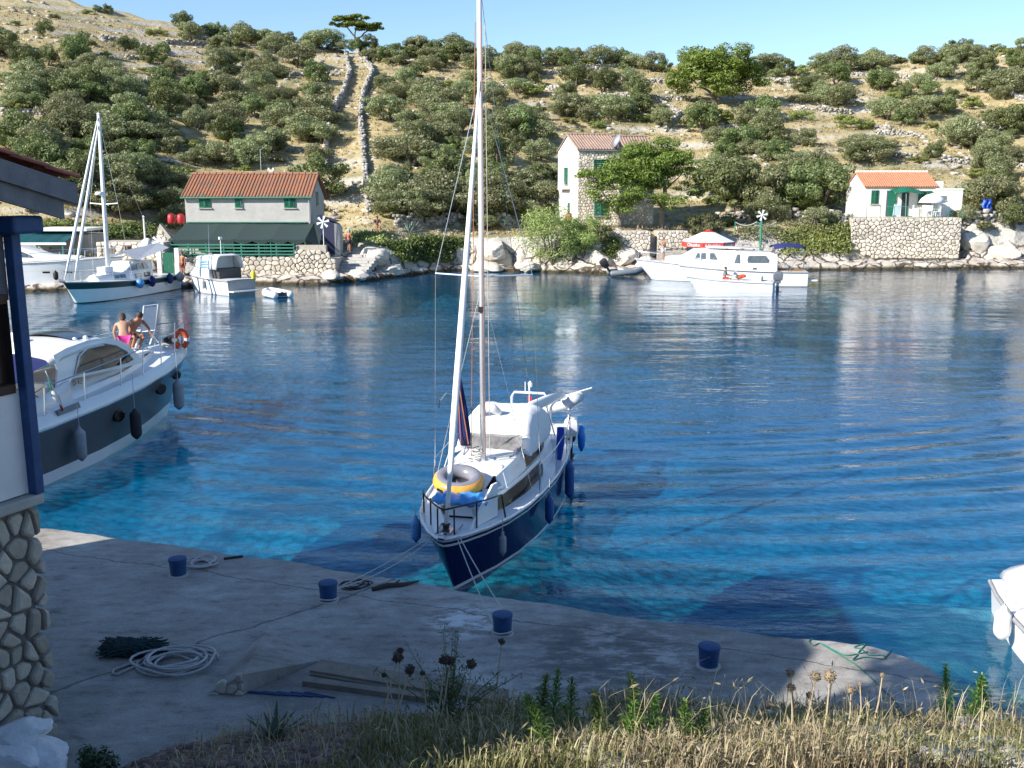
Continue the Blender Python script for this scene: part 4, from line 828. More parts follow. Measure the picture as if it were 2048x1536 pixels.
def shell(o, name, secs, mat, cap=True, smooth=True, auto=35, bevel=0.):
    """lofted body: secs = (x, [(half width, z) from the foot up to the centre line])"""
    mb = MB(); rows = []
    for x, pr in secs:
        a = [Vector((x+(q[2] if len(q) > 2 else 0), q[0], q[1])) for q in pr]; rows.append(a+[Vector((v.x, -v.y, v.z)) for v in a[::-1]])
    mb.loft(rows, cap=cap); return mb.build(name, mat, o, smooth, bevel, auto=auto)
def rail(o, name, posts, mat=None, r=.014, h=None, mid=False):
    """stanchions with a running top rail: posts = (foot, head)"""
    for a, b in posts: q = MB(); q.cyl(a, b, r, r, 6); q.build('stanchion', mat or STEEL, o)
    q = MB(); q.tube([Vector(b) for a, b in posts], r, 6); q.build(name, mat or STEEL, o)
    if mid: q = MB(); q.tube([Vector(a).lerp(Vector(b), .5) for a, b in posts], r*.5, 5); q.build('lifeline', mat or STEEL, o)
def fender(loc, L_, r, mat, label, line=.5, tilt=0., group=None):
    o = thing('fender', label, 'fender', loc, group=group); b = MB(); b.lathe([(.02, -L_/2-.04), (r*.5, -L_/2), (r*.92, -L_/2+r*.5), (r, -L_/2+r), (r, L_/2-r), (r*.92, L_/2-r*.5), (r*.4, L_/2), (.03, L_/2+.06)], n=14); b.build('body', mat, o, True)
    b = MB(); b.tube([(0, 0, L_/2+.03), (tilt, 0, L_/2+line)], .008, 5); b.build('line', ROPEW, o); return o
def plate(o, name, pts, th, mat, smooth=False): b = MB(); b.prism(pts, th); return b.build(name, mat, o, smooth)
def outboard(o, loc, rz, s=1., cowl=None, leg=None, name='outboard_motor', label=None, tilt=0.):
    e = o if o is not None else None
    m_ = thing(name, label, 'outboard', loc, rz) if label else None; par = m_ or o; off = Vector((0, 0, 0)) if m_ else Vector(loc)
    b = MB(); b.loft([[off+Vector((x*s, y*s, z*s)) for x, y in ((-.28*k, -.16*k), (.18*k, -.19*k), (.26*k, 0), (.18*k, .19*k), (-.28*k, .16*k))] for z, k in ((.0, .85), (.08, 1.), (.34, 1.), (.46, .82), (.50, .5))], True, True); b.build('cowling', cowl or BLACK, par, True, auto=40)
    b = MB(); b.box(off+Vector((0, 0, -.08*s)), (.36*s, .22*s, .16*s)); b.box(off+Vector((-.02*s, 0, -.45*s)), (.16*s, .08*s, .7*s)); b.box(off+Vector((-.06*s, 0, -.62*s)), (.36*s, .16*s, .025*s)); b.lathe([(.01, -.22*s), (.06*s, -.1*s), (.06*s, .1*s), (.02*s, .2*s)], off+Vector((-.05*s, 0, -.78*s)), 8, Matrix.Rotation(R(90), 3, 'Y')); b.build('lower_unit', leg or BLACK, par)
    b = MB()
    for q in range(3): b.bar(off+Vector((-.22*s, 0, -.78*s)), off+Vector((-.24*s, .13*s*math.cos(q*2.1), -.78*s+.13*s*math.sin(q*2.1))), .05*s, .02*s)
    b.build('propeller', STEEL, par)
    if m_: m_.rotation_euler = (0, tilt, rz)
    return m_

# ---- blue sailing boat at the quay
hd = Vector((-.195, -.98)).normalized(); RZ = math.atan2(hd.y, hd.x)
sb = thing('sailing_boat', 'dark blue sailing boat with white deck moored bow-to at the quay', 'sailboat', (.4, 23.0, 0), RZ)
def SB(x, y, z): return Vector((.4+hd.x*x-hd.y*y, 23.0+hd.y*x+hd.x*y, z))
st = [(0, 0, 1.02, .98, .98), (.8, .8, 1.12, 1.08, .97), (2, 2, 1.18, 1.14, .96), (3.2, 3.2, 1.18, 1.1, .97), (4.4, 4.3, 1.10, .95, 1.0), (5.4, 5.2, 1.00, .76, 1.04), (6.3, 6.0, .82, .50, 1.08), (7.0, 6.55, .58, .25, 1.12), (7.5, 6.9, .33, .10, 1.15), (7.80, 7.07, .11, .02, 1.17), (7.86, 7.1, .002, .001, 1.17)]
RW = [(0, 0), (.05, 1), (.10, 0), (.14, 1), (.94, 0), (1.0, 1)]
hull(sb, st, RW, [GEL, NAVYH], .3, 1.4, GEL, camber=.03)
# toe rail
b = MB(); b.tube([Vector((s[0], s[2], s[4]+.01)) for s in st]+[Vector((s[0], -s[2], s[4]+.01)) for s in st[::-1]], .03, 6); b.build('toe_rail', GEL, sb, True)
# lower coachroof with dark window band
def tier(x, w0, w1, z0, z1, lean): return (x, [(w0, z0), (w0-.02, z0+.05), (w0-(w0-w1)*.75, z1-.06), (w1, z1), (w1*.55, z1+.035), (0.001, z1+.045)])
shell(sb, 'lower_coachroof', [tier(.9, .80, .72, .94, 1.26, 0), tier(2.2, .88, .80, .94, 1.30, 0), tier(3.4, .88, .80, .95, 1.33, 0), tier(4.6, .80, .70, .98, 1.36, 0), tier(5.6, .64, .54, 1.02, 1.36, 0), tier(6.3, .44, .35, 1.05, 1.34, 0), tier(6.62, .26, .18, 1.06, 1.31, 0)], GEL, auto=28)
def band(x0, x1, wf, zf, n, name, par, mat, off=.012, lo=.2, hi=.85, ends=.3):
    """dark glazing band proud of both cabin sides"""
    for sgn in (1, -1):
        rows = []
        for i in range(n+1):
            f_ = i/n; x = x0+(x1-x0)*f_; w0, w1 = wf(x); z0, z1 = zf(x); a = []
            k = min(1, min(f_, 1-f_)/.06+ends)
            for q in (0, .5, 1):
                v = .5+(lo+(hi-lo)*q-.5)*k; a.append(Vector((x, sgn*(w0-(w0-w1)*v+off), z0+(z1-z0)*v)))
            rows.append(a)
        b = MB(); b.loft(rows); g_ = b.build(name, mat, par, True)
def ip(xs, ys): return lambda x: float(np.interp(x, xs, ys))
XW = [.9, 2.2, 3.4, 4.6, 5.6, 6.3, 6.62]; w0f = ip(XW, [.80, .88, .88, .80, .64, .44, .26]); w1f = ip(XW, [.74, .82, .82, .73, .565, .375, .2]); z0f = ip(XW, [.95, .95, .96, .99, 1.03, 1.06, 1.07]); z1f = ip(XW, [1.2, 1.24, 1.27, 1.30, 1.30, 1.28, 1.25])
band(3.1, 6.55, lambda x: (w0f(x), w1f(x)), lambda x: (z0f(x), z1f(x)), 24, 'lower_window', sb, GLASSD, lo=.08, hi=.98)
b = MB(); b.loft([[Vector((6.64-.05*k, .24*(1-.3*k)*q, 1.08+.2*k)) for q in (-1, -.5, 0, .5, 1)] for k in (0, 1)]); b.build('front_window', GLASSD, sb, True)
shell(sb, 'upper_coachroof', [tier(1.5, .70, .60, 1.27, 1.62, 0), tier(2.6, .76, .66, 1.29, 1.68, 0), tier(3.8, .72, .60, 1.33, 1.68, 0), tier(4.7, .66, .55, 1.35, 1.66, 0), tier(5.25, .58, .46, 1.36, 1.62, 0), tier(5.5, .52, .38, 1.36, 1.56, 0), tier(5.72, .44, .3, 1.35, 1.38, 0)], GEL, auto=28)
band(2.2, 5.0, ip2 := (lambda x: (float(np.interp(x, [1.5, 2.6, 3.8, 4.7, 5.3], [.70, .76, .72, .62, .50])), float(np.interp(x, [1.5, 2.6, 3.8, 4.7, 5.3], [.625, .685, .63, .515, .35])))), lambda x: (float(np.interp(x, [1.5, 2.6, 3.8, 4.7, 5.3], [1.28, 1.30, 1.33, 1.35, 1.37])), float(np.interp(x, [1.5, 2.6, 3.8, 4.7, 5.3], [1.56, 1.62, 1.62, 1.58, 1.50]))), 20, 'upper_window', sb, GLASSD, lo=.08, hi=.95)
b = MB(); b.loft([[Vector((5.76-.24*k-.03*abs(q), (.47-.09*k)*q, 1.375+.20*k)) for q in (-1, -.6, -.2, .2, .6, 1)] for k in (0, .35, .7, 1)]); b.build('windscreen', GLASSD, sb, True)
# mast, spreader, stays
MX, MZ = 4.85, 1.66
def mz(z): return Vector((MX-.022*(z-MZ), -.0-.008*(z-MZ), z))
b = MB(); b.tube([mz(MZ-.02), mz(6), mz(10.6)], [.055, .052, .045], 10); ms = b.build('mast', M('mast_alloy', (.78, .79, .80), .3, .35, var=.05), sb, True)
b = MB(); b.box(mz(4.55)+Vector((.06, 0, 0)), (.05, .1, .1)); b.build('mast_lamp', BLACK, ms); b = MB(); b.box((MX, 0, MZ), (.2, .2, .05)); b.build('mast_step', BLACK, ms)
sp = mz(5.15)
b = MB(); b.tube([sp+Vector((-.16, .92, .03)), sp, sp+Vector((-.16, -.92, .03))], .018, 6); b.build('spreader', M('blue_grey_alloy', (.25, .32, .42), .4, .3), sb)
for s_ in (1, -1):
    b = MB(); b.tube([mz(8.6), sp+Vector((-.16, .92*s_, .03)), Vector((4.5, 1.06*s_, 1.03))], .006, 5); b.build('shroud', STEEL, sb); b = MB(); b.tube([mz(5.0), Vector((4.9, .98*s_, 1.03))], .005, 5); b.build('lower_shroud', STEEL, sb)
b = MB(); b.tube([Vector((7.62, 0, 1.2)).lerp(mz(8.7), i/10) for i in range(11)], [.035, .04, .06, .063, .060, .056, .05, .045, .038, .03, .018], 9); b.build('furled_jib', M('sail_cloth', (.80, .80, .79), .8, var=.05, scale=8, bump=.3), sb, True)
b = MB(); b.lathe([(.07, 0), (.08, .02), (.05, .08), (.06, .14), (.08, .16)], (7.6, 0, 1.19), 12); b.build('furling_drum', BLACK, sb)
HAL = M('orange_halyard', (.42, .16, .08), .9); 
for i, (dx, dy, mt) in enumerate(((.07, .05, HAL), (.07, -.06, HAL), (-.02, .10, ROPEW))): b = MB(); b.tube([mz(9.6)+Vector((dx, dy, 0)), Vector((MX+.10+dx, dy*1.5+(-.1 if i == 1 else 0), 1.8))], .007, 5); b.build('halyard', mt, sb)
b = MB(); b.tube([mz(10.4), Vector((.0, 0, 1.97))], .005, 5); b.build('backstay', STEEL, sb)
b = MB(); rows = []
for f_, w_, dx in ((0, .10, 0), (.15, .13, .02), (.5, .11, .03), (.8, .06, .02), (1, .015, 0)): rows.append([Vector((MX+.18+dx+w_*.5*math.cos(a), -.30-.10*f_+w_*math.sin(a), 2.0+1.35*f_)) for a in (i*math.pi/5 for i in range(10))])
b.loft(rows, True, True); bgk = b.build('furled_awning', NAVYC, sb, True); b = MB(); b.tube([(MX+.27, -.22, 2.05), (MX+.26, -.42, 3.35)], .012, 5); b.tube([(MX+.3, -.36, 2.05), (MX+.24, -.42, 3.3)], .010, 5); b.build('cord', HAL, bgk)
b = MB(); b.tube([(MX+.2, -.38, 2.9), (MX+.2, -.65, 3.0), (MX+.2, -.78, 2.85), (MX+.2, -.80, 2.7)], .014, 6); b.build('hook_pole', STEEL, sb)
b = MB()
for i in range(5): b.tube([Vector((MX+.12+.09*math.cos(a), -.16+.05*i*math.sin(i)+.10*math.sin(a), 1.72+.07*i+.02*math.sin(3*a))) for a in (q*math.pi/6 for q in range(12))], .013, 5, closed=True)
b.build('rope_bundle', ROPEW, sb)
# sprayhood
b = MB(); rows = []
for x, wd, z in ((4.05, .78, 1.66), (3.85, .80, 1.90), (3.5, .82, 2.14), (3.0, .84, 2.24), (2.45, .86, 2.24), (2.1, .86, 2.20)):
    rows.append([Vector((x, wd*math.cos(a)*(1 if abs(math.cos(a)) < .95 else 1), max(1.58, 1.45+(z-1.45)*min(1, 1.25*math.sin(a)**.6 if math.sin(a) > 0 else 0)))) for a in (math.pi*i/14 for i in range(15))])
b.loft(rows); hood = b.build('sprayhood', CANVAS, sb, True); mo = hood.modifiers.new('b', 'SUBSURF'); mo.levels = mo.render_levels = 2; mo = hood.modifiers.new('d', 'DISPLACE'); dt = bpy.data.textures.new('folds', 'CLOUDS'); dt.noise_scale = .35; mo.texture = dt; mo.strength = .10; mo.texture_coords = 'LOCAL'; mo = hood.modifiers.new('s', 'SOLIDIFY'); mo.thickness = .012
b = MB(); b.loft([[Vector((4.16-.24*k, q*(.62-.04*k), 1.69+.27*k)) for q in (-1, -.5, 0, .5, 1)] for k in (0, .5, 1)]); b.build('hood_window', CLEARP, hood)
b = MB(); b.tube([(3.3, -.45, 2.2), (3.32, -.32, 2.36), (3.3, -.15, 2.34), (3.25, .0, 2.22)], [.08, .11, .1, .06], 8); b.build('folded_canvas', CANVAS, sb, True)
# boom with stowed sail, seen as a long white roll over the cockpit
b = MB(); b.tube([Vector((2.5, .30, 2.12)), Vector((1.9, .4, 2.08)), Vector((.9, .55, 2.02)), Vector((-.3, .75, 1.93))], [.08, .12, .11, .07], 10); bo = b.build('boom_cover', CANVAS, sb, True); b = MB(); b.cyl((2.6, .29, 2.02), (-.5, .78, 1.84), .04, .04, 8); b.build('boom', M('mast_alloy', 0), sb)
for x, s_ in ((1.2, .9), (1.2, -.85)): b = MB(); b.cyl((x, s_, 1.0), (x+.1, s_*.7, 1.98), .016, .016, 6); b.build('boom_crutch', STEEL, sb)
b = MB(); b.tube([(-.05, .42, 1.0), (-.05, .42, 1.88), (-.05, .36, 1.98), (-.05, -.36, 1.98), (-.05, -.42, 1.88), (-.05, -.42, 1.0)], .03, 8); b.build('stern_arch', GEL, sb, True)
b = MB(); b.cyl((-.05, 0, 1.96), (-.05, 0, 2.2), .02, .02, 6); b.lathe([(.05, 0), (.06, .08), (.02, .14)], (-.05, .02, 2.12), 8); b.cyl((-.05, -.1, 1.98), (-.05, -.1, 2.24), .012, .012, 5); b.build('aerial', GEL, sb)
fl = thing('ensign', 'small rolled red flag under the stern arch of the sailing boat', 'flag', SB(-.05, 0, 0), RZ); b = MB(); b.loft([[Vector((0, .02*math.sin(i)+.05*q*(1-.1*i), 1.9-.1*i)) for q in (-1, 0, 1)] for i in range(5)]); b.build('cloth', M('red_flag', (.45, .02, .03), .8), fl, True); b = MB(); b.cyl((0, 0, 1.97), (0, .0, 1.2), .01, .01, 5); b.build('staff', WHITEP, fl)
# cockpit well
b = MB(); b.box((1.0, 0, 1.02), (1.6, 1.15, .06)); b.build('cockpit_sole', M('cockpit_grey', (.5, .5, .5), .6), sb)
for s_ in (.72, -.72): b = MB(); b.box((.75, s_, 1.13), (1.5, .34, .3)); b.build('cockpit_seat', GEL, sb, bevel=.03)
b = MB(); b.tube([(.45+.0, 0, 1.0), (.45, 0, 1.35)], .03, 6); b.tube([(.45+.02*math.cos(a), .28*math.cos(a), 1.45+.28*math.sin(a)) for a in (i*math.pi/8 for i in range(16))], .016, 6, closed=True); b.build('steering_wheel', STEEL, sb)
# lifelines, pulpit
ps = [(Vector((x, y, z)), Vector((x, y*.99, z+.55))) for x, y, z in ((.2, 1.02, .99), (1.6, 1.14, .97), (3.1, 1.15, .98), (4.6, 1.05, 1.02))]
for s_ in (1, -1): rail(sb, 'lifeline', [(Vector((a.x, a.y*s_, a.z)), Vector((b.x, b.y*s_, b.z))) for a, b in ps], STEEL, .010)
DK = M('dark_tube', (.03, .03, .04), .4, .5)
pl = [Vector((6.35, .74, 1.09)), Vector((6.5, .70, 1.55)), Vector((7.0, .52, 1.60)), Vector((7.62, .13, 1.64)), Vector((7.75, 0, 1.64)), Vector((7.62, -.13, 1.64)), Vector((7.0, -.52, 1.60)), Vector((6.5, -.70, 1.55)), Vector((6.35, -.74, 1.09))]
b = MB(); b.tube(pl, .016, 6); b.build('pulpit', DK, sb, True)
for x, y in ((7.1, .4), (7.1, -.4), (7.6, .14), (7.6, -.14)): b = MB(); b.cyl((x, y, 1.12), (x, y, 1.61), .014, .014, 6); b.build('pulpit_leg', DK, sb)
plate(sb, 'anchor_board', [Vector((7.25, .33, 1.14)), Vector((6.35, .60, 1.12)), Vector((6.35, .60, 1.72)), Vector((6.5, .55, 1.72))], (-.012, -.035, 0), GEL)
b = MB(); b.box((7.55, .03, 1.2), (.28, .14, .07)); b.box((7.78, 0, 1.2), (.22, .09, .06)); b.lathe([(.05, -.05), (.05, .05)], (7.88, 0, 1.22), 8, Matrix.Rotation(R(90), 3, 'X')); b.build('bow_roller', STEEL, sb)
for x, y in ((7.3, .18), (7.3, -.18), (.3, .95), (.3, -.95)): b = MB(); b.cyl((x-.05, y, 1.14 if x > 5 else .99), (x-.05, y, 1.19 if x > 5 else 1.04), .012); b.cyl((x+.05, y, 1.14 if x > 5 else .99), (x+.05, y, 1.19 if x > 5 else 1.04), .012); b.bar((x-.12, y, 1.2 if x > 5 else 1.05), (x+.12, y, 1.2 if x > 5 else 1.05), .022); b.build('cleat', STEEL, sb)
b = MB(); b.box((3.3, .25, 1.735), (.5, .5, .05)); b.build('hatch', GEL, sb, bevel=.015); b = MB(); b.box((6.05, 0, 1.39), (.45, .42, .05)); b.build('foredeck_hatch', GLASSD, sb)
for s_ in (.45, -.45): b = MB(); b.tube([(4.6, s_*1.0, 1.68), (4.1, s_*1.15, 1.75), (3.2, s_*1.3, 1.74), (2.6, s_*1.35, 1.70)], .012, 5); b.build('handrail', STEEL, sb)
b = MB(); b.tube([(4.8, .15, 1.70), (4.5, .5, 1.72), (4.1, .62, 1.70), (3.7, .66, 1.69)], .012, 5); b.tube([(4.85, .1, 1.72), (5.1, .4, 1.68), (5.6, .62, 1.38), (6.3, .62, 1.58)], .008, 5); b.build('sheet', ROPEW, sb)
b = MB(); b.bar((5.1, -.78, 1.35), (5.3, -.55, 1.95), .025); b.build('whisker_pole', STEEL, sb)
b = MB(); b.box((2.35, .62, 1.82), (.45, .05, .4), Matrix.Rotation(.4, 3, 'Y')); b.build('deckchair', M('striped', (.35, .10, .08), .8), sb)
rt = thing('swim_ring', 'yellow and orange inflatable ring with grey centre on the foredeck', 'inflatable', SB(6.0, -.19, 1.60), RZ)
b = MB(); rr, r_ = .33, .135
for j in range(12):
    a0, a1 = 2*math.pi*j/12, 2*math.pi*(j+1)/12; b.mi = 1 if 1.2 < (a0+a1)/2 < 4.6 else 0
    for i in range(32):
        q0, q1 = 2*math.pi*i/32, 2*math.pi*(i+1)/32
        def tp(q, a): return Vector(((rr+r_*math.cos(a))*math.cos(q), (rr+r_*math.cos(a))*math.sin(q), r_*math.sin(a)))
        b.add([tp(q0, a0), tp(q1, a0), tp(q1, a1), tp(q0, a1)], [(0, 1, 2, 3)])
tu = b.build('tube', [M('ring_yellow', (.82, .52, .08), .35, col2=(.76, .27, .04), scale=3), M('ring_grey', (.22, .22, .25), .3)], rt)
bm = bmesh.new(); bm.from_mesh(tu.data); bmesh.ops.remove_doubles(bm, verts=bm.verts, dist=.001); bmesh.ops.recalc_face_normals(bm, faces=bm.faces); bm.to_mesh(tu.data); bm.free(); tu.data.polygons.foreach_set('use_smooth', [True]*len(tu.data.polygons))
b = MB(); b.lathe([(.02, -.09), (.14, -.085), (.25, -.05)], n=24); b.build('floor', M('ring_silver', (.45, .45, .47), .2, .4), rt, True)
for q, mt in ((.35, BLACK), (-.55, BLACK)): b = MB(); b.box(((rr+r_)*math.cos(q), (rr+r_)*math.sin(q), .0), (.03, .12, .04), Matrix.Rotation(q, 3, 'Z')); b.build('handle', mt, rt)
rt.rotation_euler = (R(-4), R(13), RZ)
tm = thing('air_mattress', 'crumpled light blue air mattress lying on the sailing boat bow', 'mattress', SB(6.5, 0, 1.40), RZ); b = MB(); rows = []
rm = random.Random(4)
for j in range(9): rows.append([Vector((-.28+.56*j/8, -.5+1.0*i/14, .07*math.sin(math.pi*j/8)**.5*math.sin(math.pi*i/14)**.4+rm.uniform(0, .05)+.02*math.sin(i*1.9))) for i in range(15)])
b.loft(rows); mm = b.build('cover', M('light_blue_vinyl', (.06, .33, .72), .35, var=.2, scale=5, bump=.3), tm, True); mm.modifiers.new('s', 'SOLIDIFY').thickness = .03
for i, (y, w_) in enumerate(((-.3, .1), (.3, .1))): b = MB(); b.tube([(-.27, y, .06), (0, y, .14), (.27, y, .06)], .03, 6); b.build('fold', M('light_blue_vinyl', 0), tm, True)
fender(SB(6.7, .76, .72), .34, .065, GREYF, 'pale grey fender hanging at the bow of the blue sailing boat', .3)
fender(SB(4.35, 1.20, .62), .52, .085, BLUEF, 'blue fender hanging midway along the blue sailing boat', .35)
fender(SB(2.1, 1.28, .55), .75, .10, BLUEF, 'long blue fender at the quarter of the blue sailing boat', .4)
fender(SB(6.6, -.82, .85), .40, .09, M('pale_blue_fender', (.10, .30, .6), .4), 'pale blue fender on the far side of the sailing boat bow', .25)
b = MB(); b.tube([(2.0, 1.02, .98), (2.02, 1.06, 1.35), (2.0, 1.06, 1.68)], [.07, .09, .08], 8); b.build('rolled_cover', M('royal_blue', (.012, .05, .38), .8), sb, True)
b = MB(); b.cyl((.2, 1.06, .1), (.3, 1.0, 1.0), .03, .025, 6); b.build('boarding_ladder', BLACK, sb)
outboard(None, SB(-.28, .98, .95), RZ, .85, GEL, BLACK, 'outboard_motor', 'small white outboard clamped to the sailing boat pushpit')
outboard(None, SB(-.32, -.1, .75), RZ, 1.2, BLACK, BLACK, 'outboard_motor', 'large black outboard on the sailing boat transom')
for s_ in (1, -1): rail(sb, 'pushpit', [(Vector((.2, .98*s_, 1.0)), Vector((.2, .98*s_, 1.6))), (Vector((-.1, .9*s_, 1.0)), Vector((-.15, .95*s_, 1.6))), (Vector((-.1, .5*s_, 1.0)), Vector((-.15, .5*s_, 1.6)))], GEL, .018)
bu = thing('life_cushion', 'bright blue cushion float tied beside the small white outboard', 'float', SB(-.35, 1.22, .85), RZ); b = MB(); b.lathe([(.02, -.32), (.08, -.2), (.10, .05), (.06, .28), (.02, .32)], n=10); b.build('body', M('bright_blue', (.02, .25, .75), .4), bu, True); b = MB(); b.tube([(0, 0, .3), (.3, -.3, .45)], .01, 5); b.build('line', ROPEW, bu)
# inflatable tender slung on the stern
td = thing('inflatable_tender', 'grey and blue inflatable tender slung across the sailing boat stern', 'dinghy', SB(-.5, .52, 1.55), RZ+R(-62)); 
for s_ in (.34, -.34): b = MB(); b.tube([(-1.0, s_, -.1), (-.9, s_, 0), (.5, s_, .12), (.85, s_*.6, .2), (1.0, 0, .24)], [.12, .17, .17, .16, .15], 10); b.build('tube', M('tender_grey', (.55, .57, .60), .5), td, True)
b = MB(); b.box((-.1, 0, -.06), (1.5, .55, .04)); b.build('floor', M('tender_blue', (.02, .06, .30), .5), td); b = MB(); b.bar((-.2, .4, .16), (1.3, .5, .35), .03); b.build('oar', GEL, td)
for x in (-.5, .3): b = MB(); b.tube([(x, .34+.18*math.cos(a), .06+.18*math.sin(a)) for a in (i*math.pi/6 for i in range(12))], .02, 5, closed=True); b.build('strap', M('tender_blue', 0), td)
td.rotation_euler = (R(8), R(-12), RZ+R(-100)+math.pi); td.scale = (.72,)*3
# mooring lines
BOL = [onz(357, 1150, QZ), onz(657, 1200, QZ), onz(1005, 1266, QZ), onz(1417, 1332, QZ)]
for i, (a, b_, lab) in enumerate(((SB(7.5, -.12, 1.2), BOL[1], 'slack pale mooring line from the bow to the second bollard'), (SB(7.5, .12, 1.2), BOL[2], 'taut pale mooring line from the bow to the third bollard'))):
    o = thing('mooring_line', lab, 'rope', a)
    for k in (0, 1):
        mb = MB(); e = b_+Vector((.12*(1 if k else -1)*(1 if i else .3), .05+.02*k, .06+.03*k)); rope(mb, (.03*k, 0, 0), e-a+Vector((0, 0, .03)), .05+.09*k*(1-i), .009); mb.build('strand', ROPEW, o)
# ---- people: one continuous skinned body, clothes and hair as parts
SKIN = M('skin', (.48, .25, .16), .6, var=.06); SKINT = M('tanned_skin', (.36, .16, .09), .6, var=.06); HAIRB = M('brown_hair', (.05, .025, .015), .7)
def skin_mesh(name, verts, edges, radii, mat, parent, root=0, sub=2):
    me = bpy.data.meshes.new(name); me.from_pydata([Vector(v) for v in verts], edges, []); me.materials.append(mat)
    o = bpy.data.objects.new(name, me); COL.objects.link(o); o.parent = parent
    sk = o.modifiers.new('skin', 'SKIN'); sk.use_smooth_shade = True; lay = me.skin_vertices[0].data
    for i, r in enumerate(radii): lay[i].radius = (r, r) if not isinstance(r, tuple) else r; lay[i].use_root = (i == root)
    o.modifiers.new('sub', 'SUBSURF').levels = sub; o.modifiers['sub'].render_levels = sub
    return o
def person(label, loc, rz, J, skin, clothes, hair=None, longhair=False, scale=1.):
    """J: joint name -> (x forward, y left, z); limbs l/r"""
    o = thing('person', label, 'person', loc, rz); o.scale = (scale,)*3
    names = ['pelvis', 'belly', 'chest', 'neck', 'jaw', 'crown']; rad = {'pelvis': (.15, .11), 'belly': (.125, .095), 'chest': (.155, .11), 'neck': .055, 'jaw': .075, 'crown': .085}
    for s_ in 'lr':
        names += [q+s_ for q in ('hip', 'knee', 'ankle', 'toe', 'shoulder', 'elbow', 'wrist', 'palm')]
        rad.update({'hip'+s_: .085, 'knee'+s_: .058, 'ankle'+s_: .04, 'toe'+s_: .035, 'shoulder'+s_: .055, 'elbow'+s_: .04, 'wrist'+s_: .028, 'palm'+s_: .034})
    J = dict(J)
    for s_ in 'lr':
        if 'palm'+s_ not in J: e, w_ = Vector(J['elbow'+s_]), Vector(J['wrist'+s_]); J['palm'+s_] = w_+(w_-e).normalized()*.09
        if 'toe'+s_ not in J: a = Vector(J['ankle'+s_]); J['toe'+s_] = a+Vector((.16, 0, -.05))
    v = [Vector(J[n_]) for n_ in names]; ix = {n_: i for i, n_ in enumerate(names)}
    E_ = [('pelvis', 'belly'), ('belly', 'chest'), ('chest', 'neck'), ('neck', 'jaw'), ('jaw', 'crown')]
    for s_ in 'lr': E_ += [('pelvis', 'hip'+s_), ('hip'+s_, 'knee'+s_), ('knee'+s_, 'ankle'+s_), ('ankle'+s_, 'toe'+s_), ('chest', 'shoulder'+s_), ('shoulder'+s_, 'elbow'+s_), ('elbow'+s_, 'wrist'+s_), ('wrist'+s_, 'palm'+s_)]
    skin_mesh('body', v, [(ix[a], ix[b]) for a, b in E_], [rad[n_] for n_ in names], skin, o)
    # face and fingers
    c = Vector(J['crown']); j = Vector(J['jaw']); up = (c-j).normalized(); fwd = Vector(J.get('look', (1, 0, 0))).normalized(); lat = up.cross(fwd)
    b = MB(); b.ell(j.lerp(c, .45)+fwd*.085, (.02, .016, .026), 6); b.build('nose', skin, o, True)
    for s_ in (1, -1): b = MB(); b.ell(j.lerp(c, .65)+fwd*.075+lat*s_*.032, (.012, .014, .009), 6); b.build('eye', BLACK, o, True); b = MB(); b.ell(j.lerp(c, .5)+lat*s_*.085, (.02, .012, .03), 6); b.build('ear', skin, o, True)
    b = MB(); b.box(j.lerp(c, .14)+fwd*.078, (.012, .045, .012)); b.build('mouth', M('lips', (.3, .1, .08), .6), o)
    for s_ in 'lr':
        p_ = Vector(J['palm'+s_]); d = (p_-Vector(J['wrist'+s_])).normalized(); sd = d.orthogonal().normalized(); b = MB()
        for q, ln in enumerate((.065, .078, .082, .072, .058)):
            if q == 0: b.tube([p_-d*.02+sd*.02, p_+sd*.055+d*.02, p_+sd*.06+d*.05], .010, 5)
            else: a = p_+sd*(.025-.017*(q-1))+d*.02; b.tube([a, a+d*ln*.6, a+d*ln*.95+d.cross(sd)*.02], .0088, 5)
        b.build('fingers', skin, o, True)
    for nm, keys, mat, gr in clothes:
        if isinstance(keys, dict): pass
        ks = [k for k in keys]; ei = [(a, b) for a, b in E_ if a in ks and b in ks]; jx = {k: i for i, k in enumerate(ks)}
        pos = []
        for k in ks:
            q = Vector(J[k])
            if k.startswith('knee') and nm in ('shorts', 'swim_trunks'): q = Vector(J['hip'+k[-1]]).lerp(q, .75)
            if k.startswith('knee') and nm == 'bikini': q = Vector(J['hip'+k[-1]]).lerp(q, .12)
            pos.append(q)
        rr = [tuple(x*1.0+gr for x in rad[k]) if isinstance(rad[k], tuple) else (rad[k]+gr if not (k.startswith('knee') and nm != 'trousers') else .075+gr) for k in ks]
        skin_mesh(nm, pos, [(jx[a], jx[b]) for a, b in ei], rr, mat, o, 0)
    if hair:
        b = MB(); b.ell(j.lerp(c, .72)-fwd*.025+up*.02, (.098, .098, .095), 10)
        if longhair: b.tube([j.lerp(c, .6)-fwd*.06, j-fwd*.09, j-fwd*.08-up*.14], [.08, .075, .03], 8)
        b.build('hair', hair, o, True)
    return o
STAND = dict(pelvis=(0, 0, .93), belly=(0, 0, 1.08), chest=(0, 0, 1.32), neck=(0, 0, 1.47), jaw=(.02, 0, 1.55), crown=(.01, 0, 1.66), hipl=(0, .09, .88), hipr=(0, -.09, .88), kneel=(.03, .10, .48), kneer=(.02, -.10, .48), anklel=(0, .10, .06), ankler=(0, -.10, .06),
             shoulderl=(0, .19, 1.39), shoulderr=(0, -.19, 1.39), elbowl=(-.02, .25, 1.12), elbowr=(-.02, -.25, 1.12), wristl=(.05, .26, .88), wristr=(.05, -.26, .88))
def pose(**k): d = dict(STAND); d.update(k); return d

